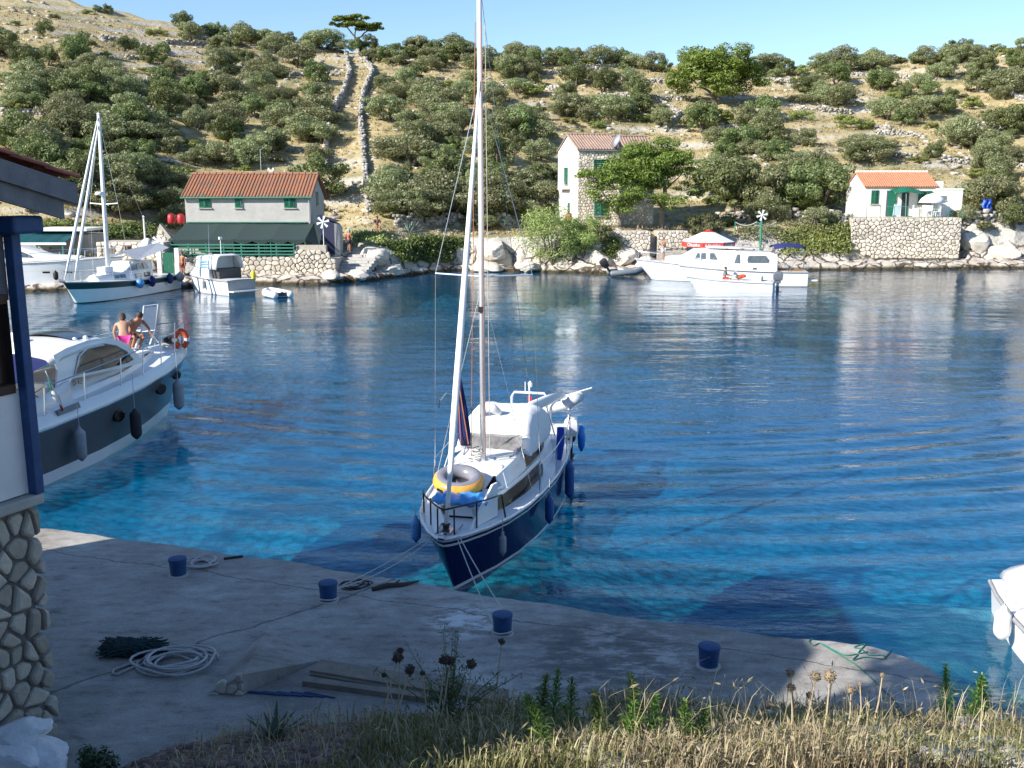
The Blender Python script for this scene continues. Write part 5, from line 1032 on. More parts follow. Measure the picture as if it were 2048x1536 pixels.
def text_mesh(name, cu, parent):
    o = bpy.data.objects.new('tmp', cu); me = bpy.data.meshes.new_from_object(o); bpy.data.objects.remove(o); me.name = name
    r = bpy.data.objects.new(name, me); COL.objects.link(r); r.parent = parent; return r
# ---- white motor yacht with graphite hull
yh_ = Vector((.27, .963)).normalized(); YZ = math.atan2(yh_.y, yh_.x); YO = Vector((-13.15, 19.38, 0))
def YB(x, y, z): return Vector((YO.x+yh_.x*x-yh_.y*y, YO.y+yh_.y*x+yh_.x*y, z))
ya = thing('motor_yacht', 'white motor yacht with dark grey hull and hardtop', 'yacht', YO, YZ)
YS = [(0, 0, 1.55, 1.45, 1.30), (1.5, 1.5, 1.66, 1.55, 1.32), (3.5, 3.4, 1.70, 1.56, 1.37), (5.5, 5.3, 1.66, 1.42, 1.46), (7.2, 6.9, 1.50, 1.12, 1.56), (8.7, 8.2, 1.22, .72, 1.67), (9.9, 9.2, .86, .36, 1.77), (10.7, 9.8, .50, .12, 1.83), (11.15, 10.1, .2, .03, 1.86), (11.28, 10.2, .003, .001, 1.87)]
hull(ya, YS, [(0, 0), (.035, 2), (.055, 1), (.42, 1), (.80, 0), (1.0, 0)], [GEL, GREYH, STEEL], .45, 1.5, None)
# raised gunwale and deck moulding
b = MB(); rows = []
for xs, xw, bb, bw, zs in YS: rows.append([Vector((xs, bb, zs)), Vector((xs-.02, bb*.985, zs+.12)), Vector((xs-.05, max(0, bb-.14), zs+.26)), Vector((xs-.06, max(0, bb-.34), zs+.28)), Vector((xs-.06, 0, zs+.36)), Vector((xs-.06, -max(0, bb-.34), zs+.28)), Vector((xs-.05, -max(0, bb-.14), zs+.26)), Vector((xs-.02, -bb*.985, zs+.12)), Vector((xs, -bb, zs))])
b.loft(rows); b.build('deck', GEL, ya, True, auto=40)
# trunk and hardtop
def ysec(x, w0, z0, w1, z1, w2, z2): return (x, [(w0, z0), (w0-.04, z0+.2), (w1, z1), (w1-.08, z1+.12), (w2, z2), (w2*.5, z2+.07), (.001, z2+.09)])
shell(ya, 'cabin_trunk', [ysec(4.3, 1.34, 1.58, 1.25, 1.88, 1.1, 2.02), ysec(5., 1.3, 1.65, 1.15, 1.9, .98, 2.06), ysec(6.8, 1.12, 1.75, .95, 1.95, .75, 2.1), ysec(8.2, .82, 1.88, .66, 2.0, .5, 2.1), ysec(9.2, .45, 1.98, .35, 2.05, .2, 2.1)], GEL, auto=40)
# hardtop: roof shell carried on curved sides
b = MB(); rows = []
HT = lambda x: 4.2+.66*(x-1.35)
for x, w_, z in ((1.3, 1.18, 2.88), (2.0, 1.22, 3.0), (3.2, 1.22, 3.1), (4.3, 1.16, 3.08), (5.2, 1.04, 2.92), (5.9, .92, 2.66), (6.5, .84, 2.36), (6.9, .8, 2.12)): rows.append([Vector((HT(x), w_*math.sin(a), z-.16*(1-math.cos(a))-(.12 if abs(a) > 1.4 else 0))) for a in np.linspace(-1.57, 1.57, 13)])
b.loft(rows); ht_ = b.build('hardtop', GEL, ya, True); ht_.modifiers.new('s', 'SOLIDIFY').thickness = .06
for s_ in (1, -1):
    def sp_(x, z): return Vector((HT(x), s_*(1.27-.06*(x-3.5 if x > 3.5 else 0)-.10*(z-2.0)), z))
    side = [(1.35, 2.0), (1.9, 2.0), (2.25, 2.2), (3.0, 2.16), (4.5, 2.12), (5.6, 2.1), (6.6, 2.06), (6.9, 2.10), (6.2, 2.52), (5.5, 2.80), (4.6, 2.98), (3.4, 3.02), (2.2, 2.95), (1.5, 2.85), (1.6, 2.5)]
    plate(ya, 'hardtop_side', [sp_(*q) for q in side], (0, -s_*.05, 0), GEL)
    gw = [(2.35, 2.26), (3.4, 2.22), (4.6, 2.19), (5.7, 2.18), (6.15, 2.22), (5.75, 2.50), (5.1, 2.73), (4.3, 2.87), (3.4, 2.88), (2.8, 2.70)]
    w_ = plate(ya, 'side_window', [sp_(*q)+Vector((0, s_*.012, 0)) for q in gw], (0, -s_*.03, 0), M('yacht_glass', (.05, .055, .05), .04, var=.3, scale=1.5, spec=.9))
    b = MB(); b.tube([sp_(*q)+Vector((0, s_*.02, 0)) for q in gw], .022, 6, closed=True); b.build('window_trim', GEL, w_, True)
    b = MB(); b.bar(sp_(5.0, 2.22)+Vector((0, s_*.02, 0)), sp_(5.9, 2.42)+Vector((0, s_*.02, 0)), .05, .03); b.build('window_post', BLACK, w_)
    for px_, l_, z_ in ((4.1, .75, 1.62), (2.7, .5, 1.55)): b = MB(); yy = np.interp(px_, [q[0] for q in YS], [q[2] for q in YS]); b.box((px_, s_*(yy-.05), z_), (l_, .08, .14), Matrix.Rotation(s_*R(20), 3, 'X') @ Matrix.Rotation(R(-3), 3, 'Y')); b.build('vent', M('vent_grey', (.16, .18, .20), .5), ya)
    for px_, z_, r_ in ((6.0, 1.02, .15), (8.4, 1.22, .15), (9.7, 1.36, .13)): yy = np.interp(px_-.1, [q[0] for q in YS], [(q[2]*.55+q[3]*.45) for q in YS]); b = MB(); b.lathe([(r_, 0), (r_, .05), (r_*.8, .06)], (px_, s_*(yy+.03), z_), 14, Matrix.Rotation(-s_*R(90), 3, 'X') @ Matrix.Diagonal((1.4, 1, 1)).to_3x3()); b.build('porthole', GLASSD, ya)
    ps = []
    for x, hgt in ((2.2, .12), (2.6, .5), (3.4, .66), (4.8, .7), (6.3, .72), (7.4, .72), (8.5, .70), (9.6, .66), (10.5, .62), (11.05, .60)):
        bb = float(np.interp(x, [q[0] for q in YS], [q[2] for q in YS])); zs = float(np.interp(x, [q[0] for q in YS], [q[4] for q in YS]))
        ps.append((Vector((x, s_*max(.02, bb-.12), zs+.24)), Vector((x+.06, s_*max(.02, bb-.12), zs+.24+hgt))))
    rail(ya, 'guard_rail', ps, STEEL, .016)
b = MB(); b.ell((HT(2.2), .3, 3.16), (.16, .16, .12), 12); b.build('radar_dome', GEL, ya, True)
for x, y in ((3.2, -.9), (3.7, -.95), (5.3, .3)): b = MB(); b.ell((HT(x), y, 3.04 if x < 5 else 2.95), (.07, .07, .07), 8); b.build('deck_light', GEL, ya, True)
b = MB(); b.loft([[Vector((x, .9*q, z-.1*q*q)) for q in (-1, -.5, 0, .5, 1)] for x, z in ((HT(3.0), 3.17), (HT(3.9), 3.17), (HT(4.7), 3.12))]); b.build('sunroof', M('sunroof_glass', (.03, .045, .08), .15), ya, True)
b = MB(); rows = [[Vector((x, 1.15*q, z-.18*q*q)) for q in np.linspace(-1, 1, 9)] for x, z in ((4.4, 2.92), (3.7, 2.76), (2.9, 2.50), (2.7, 2.3))]; b.loft(rows); b.build('bimini', NAVYC, ya, True)
for s_ in (1, -1): b = MB(); b.tube([(4.2, s_*1.1, 1.6), (3.0, s_*1.12, 2.55)], .02, 6); b.build('bimini_pole', STEEL, ya)
b = MB(); b.box((2.4, 0, 1.45), (3.4, 2.3, .1)); b.build('cockpit_sole', M('teak', (.30, .18, .09), .7, scale=9), ya)
b = MB(); b.box((4.3, .6, 1.9), (.5, 1.0, .8)); b.box((4.3, -.75, 1.9), (.5, .7, .7)); b.build('helm_console', GEL, ya, bevel=.06)
b = MB(); b.box((2.9, -.6, 1.7), (.8, .9, .4)); b.build('cockpit_seat', M('orange_cushion', (.55, .33, .16), .8), ya, bevel=.05)
for s_ in (1, -1): b = MB(); b.loft([[Vector((x, s_*(1.42-.1*k), z0+(z1-z0)*k)) for k in (0, .5, 1)] for x, z0, z1 in ((1.6, 1.5, 1.6), (2.6, 1.5, 1.8), (3.6, 1.5, 2.0), (4.6, 1.5, 2.2))]); g_ = b.build('coaming', GEL, ya, True); g_.modifiers.new('s', 'SOLIDIFY').thickness = .06
b = MB(); b.box((8.3, 0, 2.17), (1.7, 1.0, .10)); b.build('sunpad', CANVAS, ya, bevel=.04); b = MB(); b.box((10.6, .0, 2.26), (.4, .25, .16)); b.lathe([(.07, 0), (.09, .05), (.05, .16)], (10.4, 0, 2.2), 10); b.build('windlass', BLACK, ya)
b = MB(); b.bar((10.9, 0, 2.25), (11.5, 0, 2.18), .08); b.bar((11.45, .0, 2.2), (11.45, 0, 1.95), .06); b.build('anchor', STEEL, ya)
tx = bpy.data.curves.new('lettering', 'FONT'); tx.body = 'D-42'; tx.size = .16; tx.extrude = .002; tx.materials.append(BLACK); to = text_mesh('lettering', tx, ya); to.location = (4.75, -1.285, 2.03); to.rotation_euler = (R(90), 0, 0)
fender(YB(4.2, -1.82, .75), .75, .13, GREYF, 'grey fender near the stern of the motor yacht', .6)
fender(YB(6.4, -1.74, .72), .72, .14, M('charcoal_fender', (.02, .022, .03), .8), 'charcoal covered fender amidships on the motor yacht', .95)
fender(YB(9.0, -1.28, .95), .80, .15, GREYF, 'grey fender near the bow of the motor yacht', .8)
for i, (x, y) in enumerate(((10.25, -.62), (10.45, -.5))):
    lb = thing('life_ring', 'orange horseshoe life ring on the yacht bow rail', 'life ring', YB(x, y, 2.32), YZ+.5, 'orange life rings on the yacht bow rail'); b = MB(); b.tube([Vector((0, .17*math.sin(a), -.24*math.cos(a))) for a in np.linspace(.35, 5.93, 14)], .075, 8); b.build('ring', M('life_orange', (.65, .09, .02), .6), lb, True)
    for a in (1.57, 4.71): b = MB(); b.tube([Vector((0, .17*math.sin(a)-.0, -.24*math.cos(a)-.05)), Vector((0, .17*math.sin(a), -.24*math.cos(a)+.05))], .08, 8); b.build('reflective_band', WHITEP, lb)
fg = thing('ensign', 'green white and red flag drooping from a staff at the yacht stern', 'flag', YB(4.0, -1.62, 1.5), YZ); b = MB(); b.cyl((0, 0, 0), (-.55, -.05, 1.15), .014, .014, 6); b.build('staff', WHITEP, fg)
b = MB(); N_ = 18
for k in range(3):
    b.mi = k; rows = []
    for i in range(7):
        u_ = (k+i/6)/3; rows.append([Vector((-.55+.08*v_+.36*u_+.03*math.sin(9*u_+v_), -.06+.06*math.sin(7*u_), 1.15-.42*v_*(1-.35*u_)-.95*u_*.9)) for v_ in np.linspace(0, 1, 5)])
    b.loft(rows)
b.build('cloth', [M('flag_green', (.02, .22, .06), .8), M('flag_white', (.75, .75, .72), .8), M('flag_red', (.5, .03, .03), .8)], fg, True)
# bathers on the foredeck
bx = 8.6
person('woman with brown hair and pink bikini bending over on the yacht foredeck', YB(8.7, .15, 1.98), R(112), pose(pelvis=(-.1, 0, .62), belly=(.02, 0, .76), chest=(.22, 0, .92), neck=(.34, 0, 1.03), jaw=(.40, 0, 1.06), crown=(.46, 0, 1.15), hipl=(-.1, .10, .58), hipr=(-.1, -.10, .58), kneel=(.16, .12, .34), kneer=(.16, -.12, .34), anklel=(-.02, .12, .06), ankler=(-.02, -.12, .06), shoulderl=(.28, .18, .96), shoulderr=(.28, -.18, .96), elbowl=(.36, .26, .72), elbowr=(.36, -.26, .72), wristl=(.42, .22, .50), wristr=(.42, -.22, .50), look=(.8, 0, -.4)),
       SKIN, [('bikini', ['pelvis', 'hipl', 'hipr', 'kneel', 'kneer'], M('pink_cloth', (.65, .04, .25), .7), .012)], HAIRB, True)
person('tanned man with short dark hair leaning forward behind the woman in pink', YB(9.3, .25, 2.05), R(-30), pose(pelvis=(-.2, 0, .48), belly=(-.10, 0, .64), chest=(.06, 0, .86), neck=(.18, 0, .98), jaw=(.25, 0, 1.02), crown=(.31, 0, 1.11), hipl=(-.18, .10, .46), hipr=(-.18, -.10, .46), kneel=(.22, .14, .50), kneer=(.22, -.14, .50), anklel=(-.04, .12, .06), ankler=(-.04, -.12, .06), shoulderl=(.10, .21, .92), shoulderr=(.10, -.21, .92), elbowl=(.28, .28, .70), elbowr=(.28, -.28, .70), wristl=(.42, .2, .58), wristr=(.42, -.2, .58), look=(.8, 0, -.5)),
       SKINT, [('swim_trunks', ['pelvis', 'hipl', 'hipr', 'kneel', 'kneer'], M('dark_trunks', (.03, .03, .04), .8), .015)], HAIRB)
dc = thing('deck_chair', 'white folding deck chair beside the man on the yacht', 'chair', YB(9.75, .15, 2.14), YZ+R(75)); b = MB(); b.tube([(.25, .25, .0), (-.05, .25, .5), (-.25, .25, 1.25), (-.25, -.25, 1.25), (-.05, -.25, .5), (.25, -.25, .0)], .022, 6); b.build('frame', PLW, dc); b = MB(); b.tube([(-.3, .25, 0), (.3, .25, .5), (.3, -.25, .5), (-.3, -.25, 0)], .022, 6); b.build('seat_frame', PLW, dc); b = MB(); b.loft([[Vector((-.05-.2*k, q, .5+.7*k)) for q in (-.23, 0, .23)] for k in (0, .5, 1)]); b.build('backrest', PLW, dc); b = MB(); b.loft([[Vector((.3-.35*k, q, .5-.03*k)) for q in (-.23, 0, .23)] for k in (0, .5, 1)]); b.build('seat', PLW, dc)
# ---------------------------------------------------------------- boats along the far shore
def bres(L_, B, fb, fbow, rake=.6):
    t_ = [(0, .90, .0), (.15, .97, 0), (.35, 1., 0), (.55, .97, .02), (.7, .86, .08), (.82, .66, .22), (.91, .42, .45), (.97, .18, .75), (1., .004, 1.)]
    return [(L_*a, L_*a-rake*r_, B/2*k, B/2*k*(.93-.45*r_), fb+(fbow-fb)*a**2) for a, k, r_ in t_]
def cruiser(name, label, cat, stern, bow, B, fb, fbow, rows, mats, cab=None, cabm=None, rails=True, rake=.6, wins=None, deck=None):
    stern, bow = Vector(stern), Vector(bow); d = bow-stern; L_ = d.length; rz = math.atan2(d.y, d.x); o = thing(name, label, cat, (stern.x, stern.y, 0), rz)
    s = bres(L_, B, fb, fbow, rake); hull(o, s, rows, mats, .3, 1.5, deck or GEL)
    if cab:
        secs = []
        for x, w0, w1, z0, z1 in cab: secs.append((x*L_, [(w0*B/2, z0), (w0*B/2*.98, z0+(z1-z0)*.3), (w1*B/2, z1-.08), (w1*B/2-.08, z1), (.001, z1+.06)]))
        shell(o, 'cabin', secs, cabm or GEL, auto=35)
    for q in (wins or []):
        for sg in (1, -1): plate(o, 'window', [Vector((x*L_, sg*(y*B/2+.015), z)) for x, y, z in q], (0, -sg*.03, 0), GLASS)
    if rails:
        for sg in (1, -1): rail(o, 'guard_rail', [(Vector((a[0], sg*a[2]*.92, a[4])), Vector((a[0]+.05, sg*a[2]*.9, a[4]+.6))) for a in s[3:8]], STEEL, .016)
    b = MB(); b.tube([Vector((a[0], a[2]*1.01, a[4]-.03)) for a in s]+[Vector((a[0], -a[2]*1.01, a[4]-.03)) for a in s[::-1]], .035, 6); b.build('rub_rail', M('rub_grey', (.3, .3, .3), .5), o)
    return o, L_, s
# ketch-like motor sailer
o, L_, s = cruiser('sailing_boat', 'white motor sailer with dark green band and wheelhouse moored near the tavern', 'sailboat', (-23.35, 66.9), (-25.7, 57.0), 2.9, .95, 1.35, [(0, 0), (.03, 1), (.34, 2), (.38, 0), (.96, 1), (1., 1)], [GEL, DKGREEN, GEL],
  [(.24, .55, .5, .9, 2.05), (.30, .66, .56, .9, 2.12), (.44, .66, .54, .95, 2.1), (.50, .62, .40, .98, 1.62), (.52, .6, .48, 1., 1.5), (.66, .48, .38, 1.1, 1.52), (.74, .3, .2, 1.18, 1.45)], rake=1.1,
  wins=[[(.31, .655, 1.62), (.36, .655, 1.62), (.36, .60, 1.98), (.32, .60, 1.98)], [(.37, .655, 1.62), (.43, .65, 1.62), (.425, .60, 1.97), (.37, .6, 1.98)], [(.445, .645, 1.62), (.485, .63, 1.6), (.455, .58, 1.95), (.445, .58, 1.95)],
        [(.53, .57, 1.2), (.575, .545, 1.22), (.575, .5, 1.42), (.53, .525, 1.42)], [(.59, .54, 1.22), (.625, .515, 1.22), (.625, .475, 1.42), (.59, .50, 1.42)], [(.30, .675, 1.1), (.36, .675, 1.1), (.36, .665, 1.38), (.30, .665, 1.38)], [(.39, .675, 1.12), (.45, .67, 1.12), (.45, .66, 1.38), (.39, .665, 1.38)]])
mxp = L_*.585; mt_ = 10.9
b = MB(); b.tube([(mxp, 0, 1.4), (mxp-.1, 0, 6), (mxp-.25, 0, mt_)], [.13, .12, .09], 10); msx = b.build('mast', WHITEP, o, True)
b = MB(); b.lathe([(.05, -.06), (.12, 0), (.05, .08)], (mxp-.25, 0, mt_+.05), 8); b.build('masthead_light', WHITEP, msx)
b = MB(); b.tube([(mxp-.1, .95, 5.72), (mxp-.1, 0, 5.65), (mxp-.1, -.95, 5.72)], .035, 6); b.build('spreader', WHITEP, o); b = MB(); b.lathe([(.2, 0), (.26, .05), (.2, .2)], (mxp+.25, 0, 6.2), 12); b.build('radar', WHITEP, o, True)
for xb, z0, zt_ in ((L_*.985, 1.45, mt_-.1), (L_*.90, 1.4, mt_-.5)):
    b = MB(); b.tube([Vector((xb, 0, z0)).lerp(Vector((mxp-.2, 0, zt_)), i/6) for i in range(7)], [.03, .085, .09, .085, .075, .06, .03], 8); b.build('furled_sail', CANVAS, o, True)
for sg in (1, -1):
    b = MB(); b.tube([(mxp-.25, 0, mt_-.2), (mxp-.1, sg*.95, 5.72), (mxp-.4, sg*1.38, 1.05)], .009, 4); b.build('shroud', STEEL, o)
b = MB(); b.tube([(mxp-.25, 0, mt_), (0, 0, 1.6)], .009, 4); b.build('backstay', STEEL, o)
b = MB(); b.tube([(mxp-.1, 0, 2.5), (L_*.12, .0, 2.95)], .06, 8); b.build('boom', WHITEP, o)
b = MB(); b.add([(mxp-1.2, 1.2, 2.2), (mxp-1.4, 0, 2.75), (mxp-1.2, -1.2, 2.2), (.6, .9, 2.75), (.4, 0, 3.05), (.6, -.9, 2.75)], [(0, 1, 4, 3), (1, 2, 5, 4)]); b.build('sun_awning', M('grey_awning', (.40, .42, .46), .8), o)
b = MB(); b.box((mxp+.3, 0, 1.72), (.8, .6, .4)); b.build('deck_box', WHITEP, o, bevel=.04); b = MB(); b.bar((L_*1.0, 0, 1.36), (L_*1.05, 0, 1.4), .3, .06); b.build('bowsprit', WOOD, o)
def sbw(o_, x, y, z): return o_.matrix_basis @ Vector((x, y, z))
for i, (x, mt, lab, rr) in enumerate(((5.2, M('pale_blue_fender', 0), 'round pale blue fender on the motor sailer side', .26), (3.9, NAVYC, 'dark blue long fender on the motor sailer side', .2), (1.9, NAVYC, 'dark blue fender near the motor sailer stern', .2), (.7, GREYF, 'round white-grey fender at the motor sailer quarter', .27))):
    fender(sbw(o, x, 1.62, .85), .62 if i in (1, 2) else .56, rr, mt, lab, .5)
# big white yacht behind it
o, L_, s = cruiser('motor_yacht', 'large all-white motor yacht lying behind the motor sailer', 'yacht', (-38.5, 66.2), (-26.2, 67.6), 3.8, 1.7, 2.1, [(0, 0), (.3, 1), (.34, 0), (.98, 0), (1., 0)], [GEL, GELC], [(.1, .8, .7, 1.7, 2.6), (.36, .8, .66, 1.8, 2.9), (.5, .74, .5, 1.85, 2.75), (.62, .62, .3, 1.9, 2.25), (.78, .4, .2, 2.0, 2.1)], rake=1.5,
  wins=[[(.38, .77, 2.1), (.46, .74, 2.15), (.45, .62, 2.62), (.4, .66, 2.7)], [(.47, .74, 2.15), (.56, .66, 2.15), (.53, .52, 2.4), (.47, .6, 2.6)]])
b = MB(); b.lathe([(.2, 0), (.32, .15), (.3, .35), (.12, .5)], (L_*.42, .4, 2.95), 12); b.build('radar_dome', GEL, o, True)
for x in (7.9, 9.3): b = MB(); b.box((x, -1.92, 1.2), (.45, .06, .12)); b.build('porthole', GLASSD, o)
fender(sbw(o, 8.5, -2.0, 1.0), .55, .16, BLACK, 'black fender on the large all-white yacht', .5)
# cabin motorboat at the tavern
o, L_, s = cruiser('cabin_motorboat', 'small white cabin motorboat with striped canopy moored below the tavern', 'motorboat', (-17.0, 62.6), (-21.3, 66.4), 2.3, .95, 1.2, [(0, 0), (.08, 1), (.13, 0), (.93, 1), (1., 1)], [GEL, M('rub_grey', 0)],
  [(.38, .82, .74, 1., 2.35), (.42, .84, .74, 1., 2.4), (.68, .74, .62, 1.05, 2.3), (.80, .62, .4, 1.1, 1.6), (.9, .4, .25, 1.15, 1.3)], wins=[[(.70, .70, 1.62), (.74, .66, 1.62), (.72, .62, 2.0), (.68, .66, 2.05)], [(.84, .5, 1.2), (.89, .43, 1.2), (.89, .38, 1.38), (.84, .46, 1.38)]])
b = MB(); rows = [[Vector((x, 1.0*math.sin(a)*k, 1.45+(z-1.45)*min(1, math.cos(a)*1.6))) for a in np.linspace(-1.5, 1.5, 13)] for x, z, k in ((2.6, 2.42, .95), (1.9, 2.5, 1.0), (1.2, 2.42, 1.02))]; b.loft(rows); cvx = b.build('canopy', CANVAS, o, True); cvx.modifiers.new('s', 'SOLIDIFY').thickness = .02
for sg in (1, -1):
    for k in range(3): b = MB(); b.box((2.7, sg*.98, 1.7+.17*k), (.9, .02, .07)); b.build('canopy_stripe', M('sky_stripe', (.12, .35, .65), .7), o)
b = MB(); b.box((-.25, 0, .28), (.5, 1.9, .08)); b.build('swim_platform', GEL, o); b = MB(); b.box((1.6, 0, 1.25), (.8, 1.6, .7)); b.build('cockpit_shade_block', M('cabin_shadow', (.05, .05, .05), .8), o)  # near-black block stands in for the shade inside the cockpit
b = MB(); b.box((.15, .2, .75), (.06, 1.0, .14)); b.build('transom_window', GLASSD, o); b = MB(); b.cyl((3.2, .2, 2.4), (3.1, .2, 4.3), .02, .01, 5); b.build('whip_aerial', WHITEP, o); b = MB(); b.cyl((2.6, -.3, 2.45), (2.6, -.3, 3.4), .025, .025, 5); b.box((2.6, -.3, 3.45), (.12, .2, .16)); b.build('light_mast', WHITEP, o)
gb_ = thing('gas_bottle', 'yellow gas bottle on the stern of the cabin motorboat', 'bottle', sbw(o, .1, -.95, .95)); b = MB(); b.lathe([(.11, 0), (.14, .04), (.14, .42), (.09, .52)], n=12); b.build('body', M('yellow_paint', (.75, .55, .02), .4), gb_, True); b = MB(); b.cyl((0, 0, .52), (0, 0, .6), .04); b.build('valve', METAL, gb_)
fender(sbw(o, 2.4, 1.22, .6), .5, .1, GREYF, 'white fender on the side of the cabin motorboat', .4)
# small inflatable dinghy
dg = thing('inflatable_dinghy', 'little white inflatable dinghy floating off the tavern shore', 'dinghy', (-14.6, 61.6, .16), R(130))
for sg in (1, -1): b = MB(); b.tube([(-.95, .52*sg, .0), (-.85, .52*sg, .02), (.5, .52*sg, .06), (.9, .3*sg, .12), (1.05, 0, .15)], [.12, .21, .21, .2, .19], 10); b.build('tube', WHITEP, dg, True)
b = MB(); b.box((-.7, 0, .0), (.08, .66, .32)); b.build('transom', M('dark_board', (.02, .03, .06), .5), dg); b = MB(); b.box((0, 0, -.08), (1.6, .7, .05)); b.build('floor', GREYF, dg); b = MB(); b.box((-.1, 0, .16), (.25, .9, .04)); b.build('seat', WHITEP, dg)
# white cruisers to the right
o, L_, s = cruiser('cabin_cruiser', 'white cabin cruiser with raked bow lying closest to the parasol', 'cruiser', (19.0, 72.4), (9.0, 73.4), 2.9, 1.0, 1.5, [(0, 1), (.04, 0), (.97, 1), (1., 1)], [GEL, M('rub_grey', 0)], [(.12, .76, .68, 1.0, 2.12), (.5, .78, .68, 1.05, 2.26), (.58, .74, .6, 1.1, 2.22), (.66, .66, .5, 1.15, 1.75), (.78, .45, .3, 1.25, 1.65)], rake=1.3,
  wins=[[(.50, .765, 1.6), (.535, .755, 1.6), (.53, .70, 2.02), (.50, .71, 2.02)], [(.545, .745, 1.6), (.575, .725, 1.6), (.56, .665, 2.0), (.545, .685, 2.02)], [(.42, .77, 1.6), (.47, .77, 1.6), (.47, .715, 2.02), (.44, .715, 2.02)]])
b = MB(); b.box((3.2, 0, 2.38), (3.4, 1.9, .06)); b.build('roof_hatch', GEL, o); rail(o, 'roof_rail', [(Vector((x, -.98, 2.3)), Vector((x, -.98, 2.55))) for x in (1.8, 3.0, 4.0, 4.8)])
person('person in a pink top standing on the bow of a white cruiser', sbw(o, 8.0, .2, 1.42), R(-60), pose(elbowr=(.2, -.26, 1.2), wristr=(.3, -.1, 1.42)), SKIN, [('top', ['belly', 'chest', 'shoulderl', 'shoulderr'], M('pink_top', (.6, .2, .25), .8), .02), ('shorts', ['pelvis', 'hipl', 'hipr', 'kneel', 'kneer'], M('white_cloth', (.7, .68, .66), .8), .02)], M('ginger_hair', (.18, .07, .03), .7), True, .92)
o, L_, s = cruiser('cabin_cruiser', 'white cabin cruiser with dark side windows and navy bimini', 'cruiser', (20.2, 68.9), (11.6, 69.6), 2.8, 1.0, 1.35, [(0, 0), (.08, 1), (.11, 0), (.94, 1), (1., 1)], [GEL, M('rub_grey', 0)], [(.24, .80, .72, 1.0, 2.15), (.30, .82, .72, 1.0, 2.3), (.52, .82, .70, 1.05, 2.3), (.58, .78, .62, 1.1, 2.1), (.66, .7, .5, 1.15, 1.5), (.82, .42, .3, 1.22, 1.42)], rake=1.,
  wins=[[(.31, .81, 1.62), (.47, .80, 1.62), (.475, .77, 1.78), (.465, .74, 2.08), (.33, .75, 2.08), (.305, .78, 1.8)], [(.53, .79, 1.6), (.575, .76, 1.6), (.555, .69, 2.15), (.535, .72, 2.18)], [(.40, .83, 1.15), (.43, .83, 1.15), (.43, .83, 1.28), (.40, .83, 1.28)]])
b = MB(); b.loft([[Vector((x, 1.15*math.sin(a), z-.25*(1-math.cos(a)))) for a in np.linspace(-1.4, 1.4, 9)] for x, z in ((2.3, 2.75), (1.5, 2.9), (.5, 2.85), (.2, 2.7))]); bi = b.build('bimini', NAVYC, o, True); bi.modifiers.new('s', 'SOLIDIFY').thickness = .03
for x in (.4, 2.1):
    for sg in (1, -1): b = MB(); b.cyl((1.3, sg*1.1, 1.0), (x, sg*1.08, 2.6), .018, .018, 5); b.build('bimini_pole', STEEL, o)
b = MB(); b.box((1.0, 0, 1.04), (1.6, 2.0, .06)); b.build('cockpit_sole', M('teak', 0), o); b = MB(); b.box((-.35, 0, .42), (.7, 2.0, .1)); b.build('swim_platform', GEL, o); b = MB(); b.tube([(4.6, .6, 2.55), (3.2, .62, 2.6), (2.6, .6, 2.55)], .02, 5); b.build('roof_rail', STEEL, o)
rail(o, 'stern_rail', [(Vector((.1, y, 1.0)), Vector((-.05, y, 1.6))) for y in (-1.1, -.4, .4, 1.1)])
b = MB(); b.tube([(.0, -.9, 1.0), (-.7, -1.0, 2.4)], .012, 5); b.build('fishing_rod', BLACK, o)
# open speedboat
o, L_, s = cruiser('speedboat', 'low white open speedboat with grey outboard passing the cruisers', 'speedboat', (17.0, 64.6), (11.6, 66.6), 1.9, .62, .85, [(0, 0), (.1, 1), (.14, 0), (.97, 0), (1., 0)], [GEL, M('pale_blue_line', (.4, .6, .75), .5)], None, rails=False, rake=.7, deck=GEL)
b = MB(); b.loft([[Vector((x, .5*q, z-.12*q*q)) for q in (-1, -.5, 0, .5, 1)] for x, z in ((2.2, .7), (2.4, 1.15), (2.55, 1.2))]); b.build('console', GEL, o, True); b = MB(); b.loft([[Vector((x, .55*q, z)) for q in (-1, 0, 1)] for x, z in ((2.75, .8), (2.45, 1.3))]); b.build('windscreen', GLASS, o)
b = MB(); b.box((1.2, 0, .66), (2.2, 1.2, .05)); b.build('cockpit_sole', M('cockpit_grey', 0), o); b = MB(); b.box((1.0, 0, .82), (.5, 1.1, .3)); b.build('seat', CANVAS, o, bevel=.04)
outboard(None, sbw(o, -.22, 0, .75), o.rotation_euler.z, 1.15, M('outboard_grey', (.10, .11, .13), .35), M('outboard_grey', 0), 'outboard_motor', 'dark grey outboard on the low white speedboat')
SIT = pose(pelvis=(0, 0, .12), belly=(0, 0, .28), chest=(.03, 0, .52), neck=(.05, 0, .67), jaw=(.08, 0, .74), crown=(.08, 0, .85), hipl=(.05, .1, .1), hipr=(.05, -.1, .1), kneel=(.42, .12, .14), kneer=(.42, -.12, .14), anklel=(.45, .12, -.28), ankler=(.45, -.12, -.28), shoulderl=(.03, .19, .59), shoulderr=(.03, -.19, .59), elbowl=(.12, .26, .38), elbowr=(.12, -.26, .38), wristl=(.34, .2, .36), wristr=(.34, -.2, .36))
person('seated person in a grey shirt steering the low white speedboat', sbw(o, 3.2, 0, .62), o.rotation_euler.z+math.pi, SIT, SKINT, [('shirt', ['belly', 'chest', 'shoulderl', 'shoulderr', 'elbowl', 'elbowr'], M('grey_shirt', (.16, .19, .24), .8), .03), ('shorts', ['pelvis', 'hipl', 'hipr', 'kneel', 'kneer'], M('red_shorts', (.5, .05, .03), .8), .03)], HAIRB, False, 1.0)
